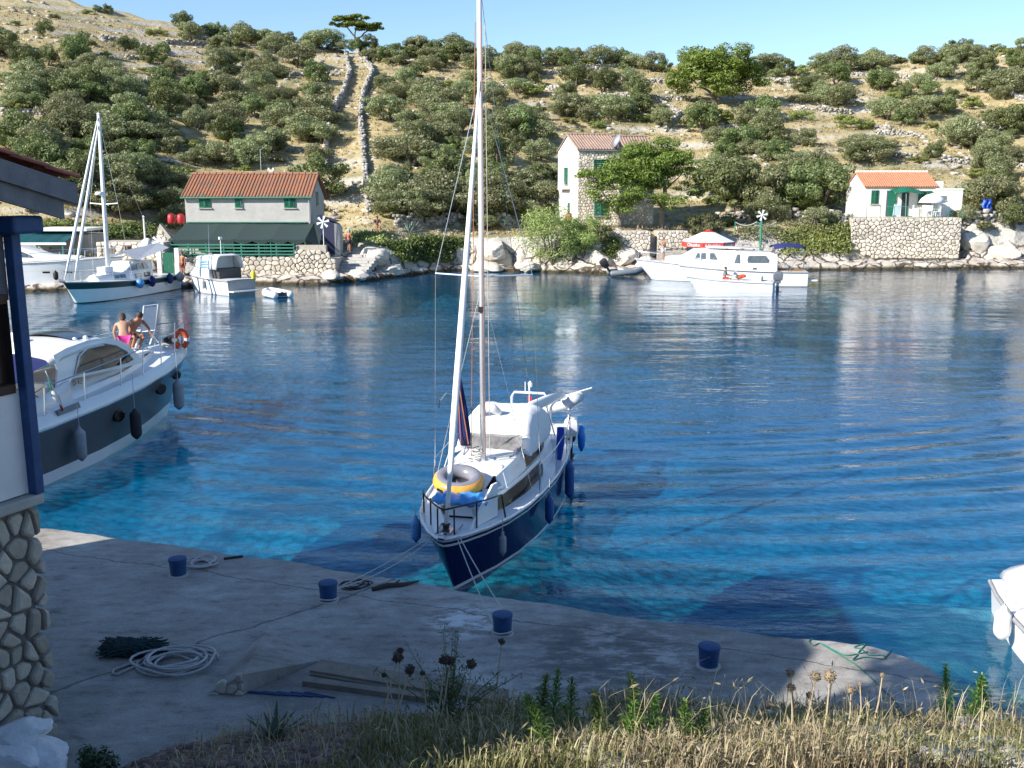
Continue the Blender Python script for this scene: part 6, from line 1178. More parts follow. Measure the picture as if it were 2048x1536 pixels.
lj = thing('life_jacket', 'orange life jackets heaped in the speedboat', 'life jacket', sbw(o, 2.2, .1, .9)); b = MB(); b.ell((0, 0, 0), (.28, .2, .14), 8); b.build('left_panel', M('life_orange', 0), lj); b = MB(); b.ell((.25, .1, .05), (.22, .18, .12), 8); b.build('right_panel', M('life_orange', 0), lj)
# grey rigid inflatable
rb_ = thing('rigid_inflatable', 'grey rigid inflatable with raised black outboard beside the rocks', 'dinghy', (7.9, 75.6, .2), R(8))
for sg in (1, -1): b = MB(); b.tube([(-.6, .62*sg, .05), (-.5, .62*sg, .08), (1.3, .62*sg, .16), (1.9, .35*sg, .3), (2.1, 0, .36)], [.12, .22, .22, .21, .2], 10); b.build('tube', M('rib_grey', (.15, .17, .19), .5), rb_, True)
b = MB(); b.box((.5, 0, .05), (1.9, .9, .1)); b.build('floor', GREYF, rb_); b = MB(); b.box((.3, 0, .35), (.3, .9, .06)); b.build('seat', WHITEP, rb_)
outboard(None, (7.1, 75.5, .85), R(8), 1.1, BLACK, BLACK, 'outboard_motor', 'black tilted outboard on the grey rigid inflatable', tilt=R(-35))
# red and white parasol on the shore
pr = thing('beach_parasol', 'large red and white parasol with lettered valance above the moored cruisers', 'parasol', (ony(1416, 490, 77.3).x, 77.3, .6)); za_ = ony(1416, 459, 77.3).z-.6; zr_ = ony(1416, 483, 77.3).z-.6; rp = 52/FPX*78.6
REDC = M('parasol_red', (.62, .04, .025), .7); n_ = 8
for i in range(8):
    a0, a1 = 2*math.pi*(i+.5)/8, 2*math.pi*(i+1.5)/8; A = [Vector((math.cos(a), math.sin(a), 0)) for a in (a0, a1)]; b = MB()
    b.mi = 1; b.add([(0, 0, za_), A[0]*rp*.24+Vector((0, 0, za_-(za_-zr_)*.22)), A[1]*rp*.24+Vector((0, 0, za_-(za_-zr_)*.22))], [(0, 1, 2)])
    b.mi = 0; b.add([A[0]*rp*.24+Vector((0, 0, za_-(za_-zr_)*.22)), A[0]*rp+Vector((0, 0, zr_)), A[1]*rp+Vector((0, 0, zr_)), A[1]*rp*.24+Vector((0, 0, za_-(za_-zr_)*.22))], [(0, 1, 2, 3)])
    pnl = b.build('canopy_panel', [WHITEP, REDC], pr); b = MB(); b.prism([A[0]*rp*1.003+Vector((0, 0, zr_+.01)), A[1]*rp*1.003+Vector((0, 0, zr_+.01)), A[1]*rp*1.01+Vector((0, 0, zr_-.36)), A[0]*rp*1.01+Vector((0, 0, zr_-.36))], (A[0]+A[1])*-.006); vl = b.build('valance', REDC, pr)
    if 3.2 < (a0+a1)/2 % 6.283 < 6.2:
        tx = bpy.data.curves.new('lettering', 'FONT'); tx.body = 'Ožujsko'; tx.size = .34; tx.align_x = 'CENTER'; tx.extrude = .003; tx.materials.append(WHITEP); to = text_mesh('lettering', tx, pr); am = (a0+a1)/2; nn = Vector((math.cos(am), math.sin(am), 0)); to.location = nn*(rp*math.cos(math.pi/8)*1.006+.015)+Vector((0, 0, zr_-.29)); to.rotation_euler = (R(90), 0, am+R(90))
b = MB(); b.cyl((0, 0, 0), (0, 0, za_), .04, .03, 8); b.build('pole', WHITEP, pr)
# people on the shore
person('tanned shirtless man standing on the landing beside the cabin motorboat', (ony(367, 540, 68.5).x, 68.4, .62), R(-120), pose(), SKINT, [('swim_trunks', ['pelvis', 'hipl', 'hipr', 'kneel', 'kneer'], M('red_trunks', (.2, .04, .03), .8), .02)], HAIRB)
person('hiker with red backpack and blue cap climbing the shore steps', (ony(699, 500, 74.6).x, 74.3, ony(699, 505, 74.3).z), R(70), pose(kneel=(.18, .1, .52), anklel=(.05, .1, .18), chest=(.06, 0, 1.32), neck=(.1, 0, 1.46), jaw=(.13, 0, 1.54), crown=(.13, 0, 1.65)), SKINT, [('swim_trunks', ['pelvis', 'hipl', 'hipr', 'kneel', 'kneer'], M('dark_trunks', 0), .02), ('backpack', ['belly', 'chest'], M('red_pack', (.6, .05, .03), .7), .05)], M('blue_cap', (.15, .45, .7), .8))
person('person in a dark top sitting on the wall by the lane foot', (ony(755, 455, 79.5).x, 79.3, ony(755, 462, 79.3).z+.25), R(-70), SIT, SKINT, [('shirt', ['belly', 'chest', 'shoulderl', 'shoulderr', 'elbowl', 'elbowr'], M('dark_shirt', (.06, .05, .06), .8), .03)], HAIRB)
# ---------------------------------------------------------------- shore rocks, shrubs and rails
ROCKB = M('pale_boulder', (.52, .46, .38), .95, col2=(.66, .61, .53), scale=1.2, bump=1.2, bscale=3)
def boulder(loc, r, label, seed, group=None, mat=None, name='boulder'):
    rng = np.random.default_rng(seed); bm = bmesh.new(); bmesh.ops.create_icosphere(bm, subdivisions=4, radius=1.)
    pl = [(n_/np.linalg.norm(n_), rng.uniform(.62, .95)) for n_ in rng.normal(0, 1, (13, 3))]; off = rng.uniform(0, 50)
    for v in bm.verts:
        c = np.array(v.co); k = 1.
        for n_, d in pl:
            q = c@n_
            if q > d: k = min(k, d/q)
        c = c*k; nz = float(fbm(c[0]*2.2+off, c[1]*2.2+c[2]*3.1, 5)); c = c*(1+.28*nz); v.co = Vector((c[0]*r[0], c[1]*r[1], c[2]*r[2]))
    me = bpy.data.meshes.new(name); bm.to_mesh(me); bm.free(); me.materials.append(mat or ROCKB); me.polygons.foreach_set('use_smooth', [True]*len(me.polygons)); me.set_sharp_from_angle(angle=R(25))
    o = bpy.data.objects.new(name, me); COL.objects.link(o); o.location = loc; o.rotation_euler = (0, 0, rng.uniform(0, 6)); return tag(o, label, 'boulder', group, 'thing')
BL = [(985, 500, 1.75, 1.05, 'big pale layered boulder under the shore path'), (1045, 512, .9, .7, 'pale boulder between the big layered boulder and tamarisk'), (975, 530, 1.9, .55, 'long low rock at the water below the big layered boulder'), (1060, 528, 1.5, .6, 'orange-stained low rock at the waterline below the tamarisk'), (920, 505, .8, 1.0, 'pale upright rock beside the hanging ivy'), (1245, 515, 1.6, 1.0, 'pale rock face beside the tamarisk and stone wall'), (1300, 525, 1.5, .8, 'pale slanting rock behind the grey inflatable'), (1200, 520, 1.0, .9, 'upright rock streaked pale under the tamarisk'),
      (1800, 470, 1.6, .7, 'smooth overhanging boulder built into the retaining wall'), (1955, 478, 1.5, 1.2, 'tall cracked pale rock past the retaining wall'), (2010, 500, 1.6, .9, 'broken pale rock at the end of the shore'), (1760, 490, 1.1, .8, 'rounded rock beside the cottage steps'), (1730, 465, .8, .7, 'grey block at the end of the retaining wall'), (745, 512, 1.7, .9, 'white sloping rock beside the shore steps'), (715, 545, 1.1, .5, 'low pale rock at the landing edge'), (660, 548, 1.0, .45, 'flat pale rock below the rounded terrace wall'), (1560, 412, 1.2, .7, 'large grey rock by the tall green post'), (1530, 408, .7, .5, 'small grey rock by the tall green post'), (785, 535, 1.2, .5, 'dark-edged low rock under the ivy')]
for i, (px, py, w_, h_, lab) in enumerate(BL):
    l = T(px, py+8); boulder(l+Vector((0, .3, 0)), (w_, w_*.75, h_), lab, 300+i)
rng = np.random.default_rng(77)
# hanging ivy and low green cover on the rocks
def cover(name, label, pix, n, lift, size, mat, cat, seed, kind=None):
    rng = np.random.default_rng(seed); P_ = []
    for _ in range(n//12):
        (x0, y0, x1, y1) = pix[rng.integers(len(pix))]; l = T(rng.uniform(x0, x1), rng.uniform(y0, y1)); hgt = lift*rng.uniform(.4, 1.)
        for q in range(12): P_.append((l.x+rng.normal(0, .28), l.y+rng.normal(-.15, .2), l.z+hgt*rng.random()))
    P_ = np.array(P_); c = P_.mean(0); o = thing(name, label, cat, c); leaves('foliage', P_-c, np.tile((0, -.6, .8), (len(P_), 1)), size, mat, rng, o)
    b = MB()
    for q in range(8): k = P_[rng.integers(len(P_))]-c; limb(b, k+(0, .3, -.3), k+(rng.normal(0, .3), 0, .2), .03, .015, rng, 3)
    b.build('stem', BARK, o); return o
IVY = leaf_mat('ivy_leaves', (.055, .105, .012), (.16, .24, .035), .3)
cover('ivy', 'bright green ivy hanging over the rocks below the agave', [(775, 486, 920, 505), (790, 500, 905, 528), (830, 480, 930, 498)], 9000, .45, .10, IVY, 'ivy', 1)
cover('ground_shrub', 'bright green low cover on the bank above the bimini cruiser', [(1560, 465, 1720, 512), (1600, 455, 1700, 500)], 8000, .5, .10, MASTIC, 'shrub', 2)
cover('ground_shrub', 'dry yellowish scrub on the bank below the tall green post', [(1480, 450, 1620, 485), (1620, 445, 1700, 470)], 4500, .4, .10, DRYB, 'shrub', 3)
cover('ivy', 'green creeper hanging on the rock beside the stone landing wall', [(1210, 485, 1235, 520)], 1500, .5, .09, IVY, 'ivy', 4)
cover('ivy', 'green creeper along the cottage roofs by the landing', [(45, 455, 330, 480)], 5000, .7, .11, IVY, 'ivy', 5)
cover('ground_shrub', 'green shrub above the white sloping rock by the steps', [(705, 470, 770, 490)], 2200, .6, .10, MASTIC, 'shrub', 6)
# agave
ag = thing('agave', 'large grey-blue agave rosette above the ivy-covered rocks', 'agave', T(820, 470)); AGM = M('agave_leaf', (.16, .22, .20), .5, var=.2, scale=4); ra = random.Random(2)
for i in range(26):
    a = i*2.4; e = .25+1.15*(i/26); ln = 1.5*(.75+.35*ra.random()); b = MB(); d = Vector((math.cos(a)*math.cos(e), math.sin(a)*math.cos(e), math.sin(e))); sd = Vector((-math.sin(a), math.cos(a), 0)); rows = []
    for f_, w_ in ((0, .09), (.3, .10), (.65, .07), (1, .006)): c = d*ln*f_+Vector((0, 0, -.12*f_*f_*ln)); rows.append([c-sd*w_, c-Vector((0, 0, .03)), c+sd*w_, c+Vector((0, 0, .01))])
    b.loft(rows, True); b.build('leaf', AGM, ag, True)
# tamarisks and the pine in front of the stone house
def at(px, py, y): return ony(px, py, y)
for px, py, w_, h_, lab, sd_ in ((1105, 512, 2.9, 4.2, 'feathery light green tamarisk overhanging the rocks by the stone house', 61), (1165, 498, 2.0, 3.0, 'smaller tamarisk leaning beside the large one', 62), (1412, 470, 1.6, 2.1, 'dull green tamarisk bush between the pine and parasol', 63), (1205, 478, .9, 1.4, 'thin dark shrub beside the stone landing wall', 64)):
    l = T(px, py); l.y -= .3; cl = puff((0, 0, h_*.55), (w_, w_*.8, h_*.5), 30, .34, .7); pine('tamarisk', lab, l-Vector((0, 0, .5)), cl, [((0, 0, -.3), (w_*.5*math.cos(q), w_*.4*math.sin(q), h_*.8), .09, .02) for q in range(0, 6)], 9000 if w_ > 1.2 else 3000, .085, sd_, TAMA if sd_ < 63 else DRYB, BARK, 'shrub', sh=.35)
l = at(1322, 445, 85.5); l.z = ground(l.x, 85.5)
def pc(px, py, r, k, y=85.5, fl=.5): q = at(px, py, y)-l; return puff(tuple(q), (r*1.22, r*1.1, r*.66), int(k*1.3), .42, fl)
cl = pc(1310, 312, 2.2, 22)+pc(1345, 330, 1.8, 14)+pc(1270, 338, 2.1, 20)+pc(1225, 350, 1.4, 10, 84.3)+pc(1300, 350, 1.8, 14)+pc(1235, 360, 1.2, 8, 84.5)+pc(1190, 352, 1.3, 9, 84)+pc(1205, 385, 1.1, 8, 84)+pc(1255, 385, 1.5, 10, 84)+pc(1285, 370, 1.2, 8)+pc(1240, 412, 1.2, 7, 83.8)+pc(1330, 405, 1.5, 8, 84.2, .35)+pc(1375, 375, 1.0, 6)+pc(1290, 335, 1.5, 9)+pc(1215, 425, .8, 5, 83.6)+pc(1380, 345, .9, 5)
tv = lambda px, py, y=85.5: tuple(at(px, py, y)-l)
pine('pine_tree', 'spreading pine with pale trunk in front of the tall stone house', l, cl, [((0, 0, -.4), tv(1330, 375), .26, .17), (tv(1330, 375), tv(1310, 320), .16, .06), (tv(1330, 380), tv(1365, 345), .10, .04), (tv(1325, 415), tv(1270, 350, 84.6), .13, .05), (tv(1240, 458, 84), tv(1235, 400, 84), .14, .07), (tv(1240, 440, 84), tv(1195, 365, 84), .10, .04), (tv(1238, 420, 84), tv(1260, 385, 84), .09, .04), (tv(1275, 458, 84.4), tv(1290, 420, 84.4), .1, .05)], 40000, .12, 23, PINE, M('pine_bark', (.22, .18, .14), .9, var=.3, bump=.8),
     extra=[(tv(1345, 420, 84.6), tv(1360, 385, 84.3), .07, .04), (tv(1360, 385, 84.3), tv(1390, 372, 84.2), .04, .01), (tv(1358, 392, 84.3), tv(1375, 368, 84.2), .03, .01), (tv(1365, 382, 84.3), tv(1398, 382, 84.2), .03, .008)])
# big dark trees between the pine and the cottage, olive by the path
for i, (px, py, k, sc, lab) in enumerate(((1470, 425, 'evergreen_oak', 1.55, 'broad dark evergreen filling the slope behind the tall green post'), (1530, 420, 'olive_tree', 1.3, 'silvery olive behind the rocks by the green post'), (1640, 425, 'evergreen_oak', 1.45, 'glossy dark evergreen against the white cottage gable'), (1600, 425, 'evergreen_oak', 1.2, 'dark evergreen between the grey rocks and cottage'), (1430, 405, 'evergreen_oak', 1.3, 'dark evergreen in shade behind the spreading pine'), (900, 440, 'olive_tree', 1.35, 'old olive with bent trunk behind the shore path wall'), (985, 438, 'olive_tree', 1.3, 'wide olive behind the middle of the shore path wall'), (820, 438, 'olive_tree', 1.0, 'dark olive beside the agave'), (1985, 432, 'olive_tree', 1.25, 'round olive beside the white annex'), (640, 395, 'evergreen_oak', 1.2, 'dark tree behind the tavern gable'), (150, 400, 'evergreen_oak', 1.3, 'dark thicket tree above the green kiosk'), (80, 385, 'evergreen_oak', 1.4, 'broad dark tree above the ivy kiosk roof'))):
    place(k, i % nprot[k], T(px, py)-Vector((0, 0, .2)), sc, i*1.3, '', 1.05, lab)
# rope fence and path rails
rp_ = thing('rope_fence', 'white rope sagging between green posts beside the tall green post', 'fence', T(1472, 462)); b0 = rp_.location.copy(); heads = []
for px in (1470, 1513, 1552):
    q = T(px, 462); b = MB(); b.cyl(q-b0, q-b0+Vector((0, 0, .8)), .05, .05, 6); b.build('post', GREENL, rp_); heads.append(q-b0+Vector((0, 0, .75)))
for a, b_ in zip(heads[:-1], heads[1:]): b = MB(); rope(b, a, b_, .3, .035); b.build('rope', ROPEW, rp_)
pr_ = thing('path_rail', 'thin green handrail posts along the shore path', 'railing', T(910, 462)); b0 = pr_.location.copy(); hh = []
for px in (910, 960, 1010, 1060): q = T(px, 463); b = MB(); b.cyl(q-b0, q-b0+Vector((0, 0, .95)), .035, .035, 6); b.build('post', GREENL, pr_); hh.append(q-b0+Vector((0, 0, .95)))
b = MB(); b.tube(hh[1:], .02, 5); b.build('handrail', GREENL, pr_)
for i, (px0, px1, py, h_) in enumerate(((1225, 1300, 497, 1.45), (1315, 1375, 500, 1.35))):
    xa_ = ony(px0, py, 80.4).x; xb_ = ony(px1, py, 80.4).x; zz = ony(px0, 463, 80.4).z; sw = thing('landing_wall', ('neat pale stone wall under the pine by the landing', 'neat pale stone wall beside the parasol landing')[i], 'wall', (xa_, 80.4+.2*i, 0)); b = MB(); b.box(((xb_-xa_)/2, 1.2, zz/2), (xb_-xa_, 2.3, zz)); b.build('wall_core', MORTAR, sw); stone_wall_parts(sw, xb_-xa_, h_+.1, (0, -.02, zz-h_-.05), (1, 0, 0), (0, -1, 0), .42, .26, .05, 90+i)
# loose stones and dry tufts over the hillside
rng = np.random.default_rng(9); Vs = []; Fs = []
box = np.array([(-1, -1, -1), (1, -1, -1), (1, 1, -1), (-1, 1, -1), (-1, -1, 1), (1, -1, 1), (1, 1, 1), (-1, 1, 1)], float); BF = np.array([(3, 2, 1, 0), (4, 5, 6, 7), (0, 1, 5, 4), (1, 2, 6, 5), (2, 3, 7, 6), (3, 0, 4, 7)])
N_ = 5200; u_ = rng.uniform(-.62, .62, N_); s_ = rng.uniform(5, 95, N_)**1.0; y_ = shore_y(u_)+s_; x_ = u_*y_; keep = (fbm(x_*.09, y_*.2, 15) > -.03); x_, y_ = x_[keep], y_[keep]; z_ = terr(x_, y_)
sz = rng.uniform(.08, .34, len(x_))[:, None, None]*np.array([1.3, 1., .6])*rng.uniform(.6, 1.15, (len(x_), 8, 3)); Vs = (box[None]*sz+np.stack([x_, y_, z_], -1)[:, None]).reshape(-1, 3); Fs = (BF[None]+8*np.arange(len(x_))[:, None, None]).reshape(-1, 4)
tag(npmesh('rubble', Vs, Fs, ROCKI), 'loose grey limestone scattered over the hillside', 'rubble', kind='stuff')
LOWS = leaf_mat('low_scrub', (.15, .15, .05), (.34, .33, .13), .35); N_ = 3600; u_ = rng.uniform(-.62, .62, N_); y_ = shore_y(u_)+rng.uniform(6, 94, N_); x_ = u_*y_; keep = (fbm(x_*.06, y_*.06, 23) > -.05)&~((u_ > ux(372))&(u_ < ux(745))&(y_ < 95))&~((np.abs(u_-ux(705)) < .02)); x_, y_ = x_[keep], y_[keep]; z_ = terr(x_, y_); P_ = np.repeat(np.stack([x_, y_, z_], -1), 14, 0); sp_ = np.repeat(rng.uniform(.2, .6, len(x_)), 14)[:, None]; P_ = P_+rng.normal(0, 1, P_.shape)*sp_*[1, 1, .0]; P_[:, 2] += sp_[:, 0]*rng.uniform(0, .8, len(P_))
tag(leaves('undergrowth', P_, np.tile((0, -.4, .9), (len(P_), 1)), .11, LOWS, rng), 'yellowish green low scrub between the trees of the hillside', 'undergrowth', kind='stuff')
DRYG = leaf_mat('dry_grass', (.24, .175, .075), (.52, .42, .22), .3)
N_ = 26000; u_ = rng.uniform(-.62, .62, N_); y_ = shore_y(u_)+rng.uniform(4.5, 94, N_); x_ = u_*y_; keep = fbm(x_*.07, y_*.07, 19) > -.12; x_, y_ = x_[keep], y_[keep]; z_ = terr(x_, y_); n_ = len(x_)
base = np.stack([x_, y_, z_], -1); V = []
for q in range(3):
    d = rng.normal(0, .16, (n_, 3)); d[:, 2] = rng.uniform(.12, .34, n_); w_ = rng.normal(0, .05, (n_, 3)); w_[:, 2] = 0; o_ = rng.normal(0, .15, (n_, 3))*[1, 1, 0]; V.append(np.stack([base+o_-w_, base+o_+w_, base+o_+d], 1))
V = np.concatenate(V).reshape(-1, 3); tag(npmesh('dry_grass', V, np.arange(len(V)).reshape(-1, 3), DRYG), 'straw-coloured dry grass over the hillside', 'grass', kind='stuff')
# ---------------------------------------------------------------- boathouse at the quay
BA = Vector((-4.8, 9.85, QZ)); BZ_ = math.atan2(.917, .4); bh = thing('boathouse', 'stone-footed white and blue boathouse with overhanging tiled roof', 'house', BA, BZ_)
BLUEW = M('blue_painted_wood', (.007, .05, .17), .55, var=.25, scale=6, bump=.4); GREYW = M('grey_board', (.13, .145, .17), .85, col2=(.20, .21, .23), scale=7, bump=.6); PSTONE = M('plinth_stone', (.40, .355, .29), .9, col2=(.54, .49, .41), scale=4, bump=.9, bscale=14, obj_rand=.28)
PH = 3.68-QZ
b = MB(); b.box((-4.6, 4.05, PH/2-.6), (8.9, 7.8, PH+1.1)); b.build('plinth_core', M('dark_mortar', (.15, .14, .13), .95, var=.3, scale=10, bump=.6), bh)
pl = [p_ for p_ in [0]]
stone_wall_parts(bh, 2.7, PH-.16, (-2.72, .16, .0), (1, 0, 0), (0, -1, 0), .165, .25, .06, 21, mat=PSTONE, gap=.016)
stone_wall_parts(bh, 6., PH-.16, (-8.9, .16, .0), (1, 0, 0), (0, -1, 0), .34, .42, .055, 22, mat=PSTONE, joined=True, name='plinth_stonework', gap=.014)
b = MB(); b.box((-4.62, 4.0, PH-.05), (9.22, 7.95, .11)); b.build('plinth_ledge', CONC, bh, bevel=.02)
b = MB(); b.box((-4.58, .22, PH+.56), (9.0, .16, 1.08)); b.box((-4.65, 7.8, PH+1.4), (8.9, .16, 2.8)); b.box((-.2, 4.0, PH+1.4), (.16, 7.4, 2.8)); b.box((-9.0, 4.0, PH+1.4), (.16, 7.4, 2.8)); b.build('wall', M('boathouse_white', (.72, .72, .72), .85, var=.06, scale=3, bump=.25), bh)
b = MB(); b.box((-.05, .09, PH+1.38), (.105, .12, 2.75)); b.build('corner_post', BLUEW, bh, bevel=.01)
b = MB(); b.box((-.36, .2, PH+2.36), (.56, .05, .72)); b.build('wall_panel', GREYW, bh)
b = MB(); b.box((-1.36, .235, PH+1.55), (2.58, .05, .95)); w_ = b.build('window', M('dark_brown_glass', (.018, .010, .007), .25), bh)
for z in (1.12, 2.02): b = MB(); b.box((-1.4, .17, PH+z), (2.5, .1, .09)); b.build('frame', M('brown_wood', (.06, .028, .015), .7), w_)
for x in (-.75, -1.6, -2.6): b = MB(); b.box((x, .19, PH+1.57), (.09, .08, .85)); b.build('mullion', M('brown_wood', 0), w_)
b = MB(); b.box((-4.6, .2, PH+2.72), (9., .18, .2)); b.build('wall_plate', BLUEW, bh)
EZ = 6.72-QZ; s_ = math.tan(R(15)); RX = -4.6; RZt = EZ+(.42-RX)*s_
def rz_(x): return EZ+(.42-x)*s_ if x > RX else EZ+(.42-RX)*s_-(RX-x)*s_
rf = MB(); 
for x0, x1 in ((.42, RX), (-9.7, RX)): rf.prism([(x0, -.22, rz_(x0)), (x1, -.22, rz_(x1)), (x1, 8.2, rz_(x1)), (x0, 8.2, rz_(x0))], (0, 0, .05))
ro = rf.build('roof', WOOD, bh)
for i, (dz, y, th) in enumerate(((-.10, -.29, .20), (-.28, -.235, .19))):
    for x0, x1, nm in ((.46 if i == 0 else .32, RX, 'barge_board'), (-9.7, RX, 'barge_board')):
        b = MB(); b.prism([(x0, y, rz_(x0)+dz), (x1, y, rz_(x1)+dz), (x1, y, rz_(x1)+dz+th), (x0, y, rz_(x0)+dz+th)], (0, .045, 0)); b.build(nm, GREYW, ro)
for y in (-.02, 2.0, 4.0, 6.0, 7.9): b = MB(); b.bar((-.9, y, rz_(-.9)-.12), (.25, y, rz_(.25)-.12), .12, .17); b.build('rafter', BLUEW, ro, bevel=.01)
b = MB(); b.box((-.02, .02, PH+2.74), (.36, .3, .17)); b.build('beam_end', BLUEW, bh, bevel=.03)
# clay tiles: rows near the gable edge as single pieces
TILEN = M('near_roof_tile', (.24, .075, .045), .85, var=.3, scale=5, bump=.5, obj_rand=.25); tp = MB()
for sgn in (1,):
    rows = [[Vector((-.22+.44*k, .095*math.cos(a), .05*math.sin(a)+.018*k)) for a in np.linspace(0, math.pi, 7)] for k in (0, 1)]
    tp.loft(rows); t0 = tp.build('tile', TILEN, ro); t0.modifiers.new('s', 'SOLIDIFY').thickness = .015
tj = 0
for r_ in range(12):
    for c_ in range(20):
        x = .28-r_*.38; 
        o = t0 if tj == 0 else t0.copy()
        if tj: COL.objects.link(o); o.parent = ro
        tj += 1; o.location = (x, -.22+c_*.2, rz_(x)+.15); o.rotation_euler = (0, math.atan(s_), 0)
rest = MB()
for r_ in range(12):
    for c_ in range(20, 42): x = .28-r_*.38; rest.tube([(x+.2, -.15+c_*.2, rz_(x+.2)+.06), (x-.2, -.15+c_*.2, rz_(x-.2)+.08)], .09, 6)
rest.build('far_tiles', TILEN, ro)['kind'] = 'stuff'
# white rocks against the plinth
WROCK = M('white_marble', (.66, .66, .66), .8, col2=(.80, .80, .80), scale=5, bump=.8, bscale=9)
for i, (px, py, y, r_, lab) in enumerate(((40, 1475, 9.0, (.34, .25, .16), 'flat white rock lying on top of the heap by the plinth'), (70, 1515, 8.9, (.30, .25, .16), 'rough white rock at the edge of the heap by the plinth'), (10, 1525, 8.75, (.36, .3, .2), 'bulky white rock at the foot of the stone plinth'), (95, 1540, 8.75, (.22, .2, .12), 'small white rock beside the dark shrub'))):
    boulder(ony(px, py, y), r_, lab, 400+i, None, WROCK, 'white_rock')
b = MB()
# ---------------------------------------------------------------- things on the quay
BOLM = M('blue_bollard_paint', (.006, .06, .18), .6, var=.22, scale=9, bump=.5)
for i, (p_, lab) in enumerate(zip(BOL, ('blue painted bollard beside a loose rope near the boathouse', 'blue painted bollard with a tangled mooring line at its foot', 'blue painted bollard holding the taut bow line', 'blue painted bollard nearest the rounded quay end'))):
    o = thing('bollard', lab, 'bollard', p_, i*.7, 'blue bollards along the quay'); b = MB(); b.lathe([(.118, -.02), (.116, .02), (.128, .18), (.132, .245)], n=22); b.build('body', BOLM, o, True, auto=40); b = MB(); b.lathe([(.136, .235), (.140, .25), (.137, .275), (.10, .285), (.02, .287)], n=22); b.build('cap', BOLM, o, True, auto=40)
    b = MB(); b.lathe([(.16, -.01), (.15, .012), (.12, .02)], n=18); b.build('foot', CONC, o)
    if i in (1, 2): b = MB(); b.tube([Vector((.135*math.cos(a), .135*math.sin(a), .05+.006*math.sin(2*a))) for a in (q*math.pi/10 for q in range(20))], .011, 6, closed=True); b.build('rope_turn', ROPEW, o)
def coil(name, label, c, rx, ry, turns, r, mat, seed, hgt=.10, tail=None, wob=.12):
    rg_ = random.Random(seed); o = thing(name, label, 'rope', c); pts = []; N_ = turns*26
    for i in range(N_):
        a = 2*math.pi*i/26+.3; k = 1-.45*abs(math.sin(i*.021+seed)); ph = int(i/26)
        w_ = 1+wob*math.sin(a*2+ph*1.7)+.05*math.sin(a*3+ph); pts.append(Vector((rx*k*w_*math.cos(a)+.05*math.sin(ph*2.3), ry*k*w_*math.sin(a)+.04*math.cos(ph*1.9), r+hgt*(.35+.65*abs(math.sin(ph*1.37+a*.5)))*(ph/turns)**.6*(.4+.6*k))))
    b = MB(); b.tube(pts, r, 6); b.build('coil', mat, o, True)
    if tail: b = MB(); b.tube([Vector(q) for q in tail], r, 6); b.build('tail', mat, o, True)
    return o
cc = onz(350, 1330, QZ); rl_ = lambda px, py, z=.02: onz(px, py, QZ)-cc+Vector((0, 0, z))
WROPE = M('white_rope', (.55, .54, .53), .95, var=.15, scale=45, bump=.6)
coil('rope_coil', 'big heap of thick white rope coiled on the quay', cc, .50, .36, 9, .0165, WROPE, 3, .14, [rl_(290, 1330), rl_(265, 1338), rl_(235, 1352), rl_(225, 1350), rl_(228, 1342), rl_(255, 1332), rl_(285, 1322)])
c2 = onz(262, 1305, QZ); nt_ = thing('fishing_net', 'dark teal fishing net bundled beside the white rope heap', 'net', c2); NETG = M('teal_net', (.012, .055, .06), .95, var=.3, scale=25, bump=1.); b = MB(); rn = random.Random(5)
for q in range(46): a0 = rn.uniform(0, 6.28); b.tube([Vector((rn.uniform(-.34, .42)+.10*math.cos(a0+k), .13*math.sin(a0*2+k*1.3)+rn.uniform(-.12, .12), .015+.10*abs(math.sin(a0+k*.8)))) for k in range(7)], .009, 5)
b.build('mesh', NETG, nt_); b = MB(); b.ell((0, 0, .01), (.38, .15, .075), 14); b.build('bundle', NETG, nt_, True)
c3 = onz(228, 1298, QZ); nb = thing('dark_net', 'small black net heap behind the teal net', 'net', c3); b = MB()
for q in range(30): a0 = rn.uniform(0, 6.28); b.tube([Vector((rn.uniform(-.12, .2)+.08*math.cos(a0+k), .10*math.sin(a0*2+k*1.3), .015+.10*abs(math.sin(a0+k*.8)))) for k in range(6)], .009, 5)
b.build('mesh', BLACK, nb); b = MB(); b.ell((.03, 0, .01), (.22, .12, .07), 12); b.build('bundle', BLACK, nb, True)
coil('loose_rope', 'loose pale rope tangle beside the bollard near the boathouse', onz(402, 1130, QZ), .24, .22, 4, .016, WROPE, 8, .07, [(-.2, -.15, .02), (-.3, -.22, .02)])
coil('loose_rope', 'dark thin rope tangle beside the second bollard', onz(708, 1172, QZ), .24, .2, 4, .008, M('dark_rope', (.03, .03, .035), .9), 9, .06)
def curve(pts, k=5):
    pts = [Vector(p) for p in pts]; out = []
    for i in range(len(pts)-1):
        p0, p1, p2, p3 = pts[max(i-1, 0)], pts[i], pts[i+1], pts[min(i+2, len(pts)-1)]
        for j in range(k): u_ = j/k; out.append(.5*((2*p1)+(p2-p0)*u_+(2*p0-5*p1+4*p2-p3)*u_**2+(3*p1-p0-3*p2+p3)*u_**3))
    return out+[pts[-1]]
GRR = M('green_rope', (.01, .17, .13), .9)
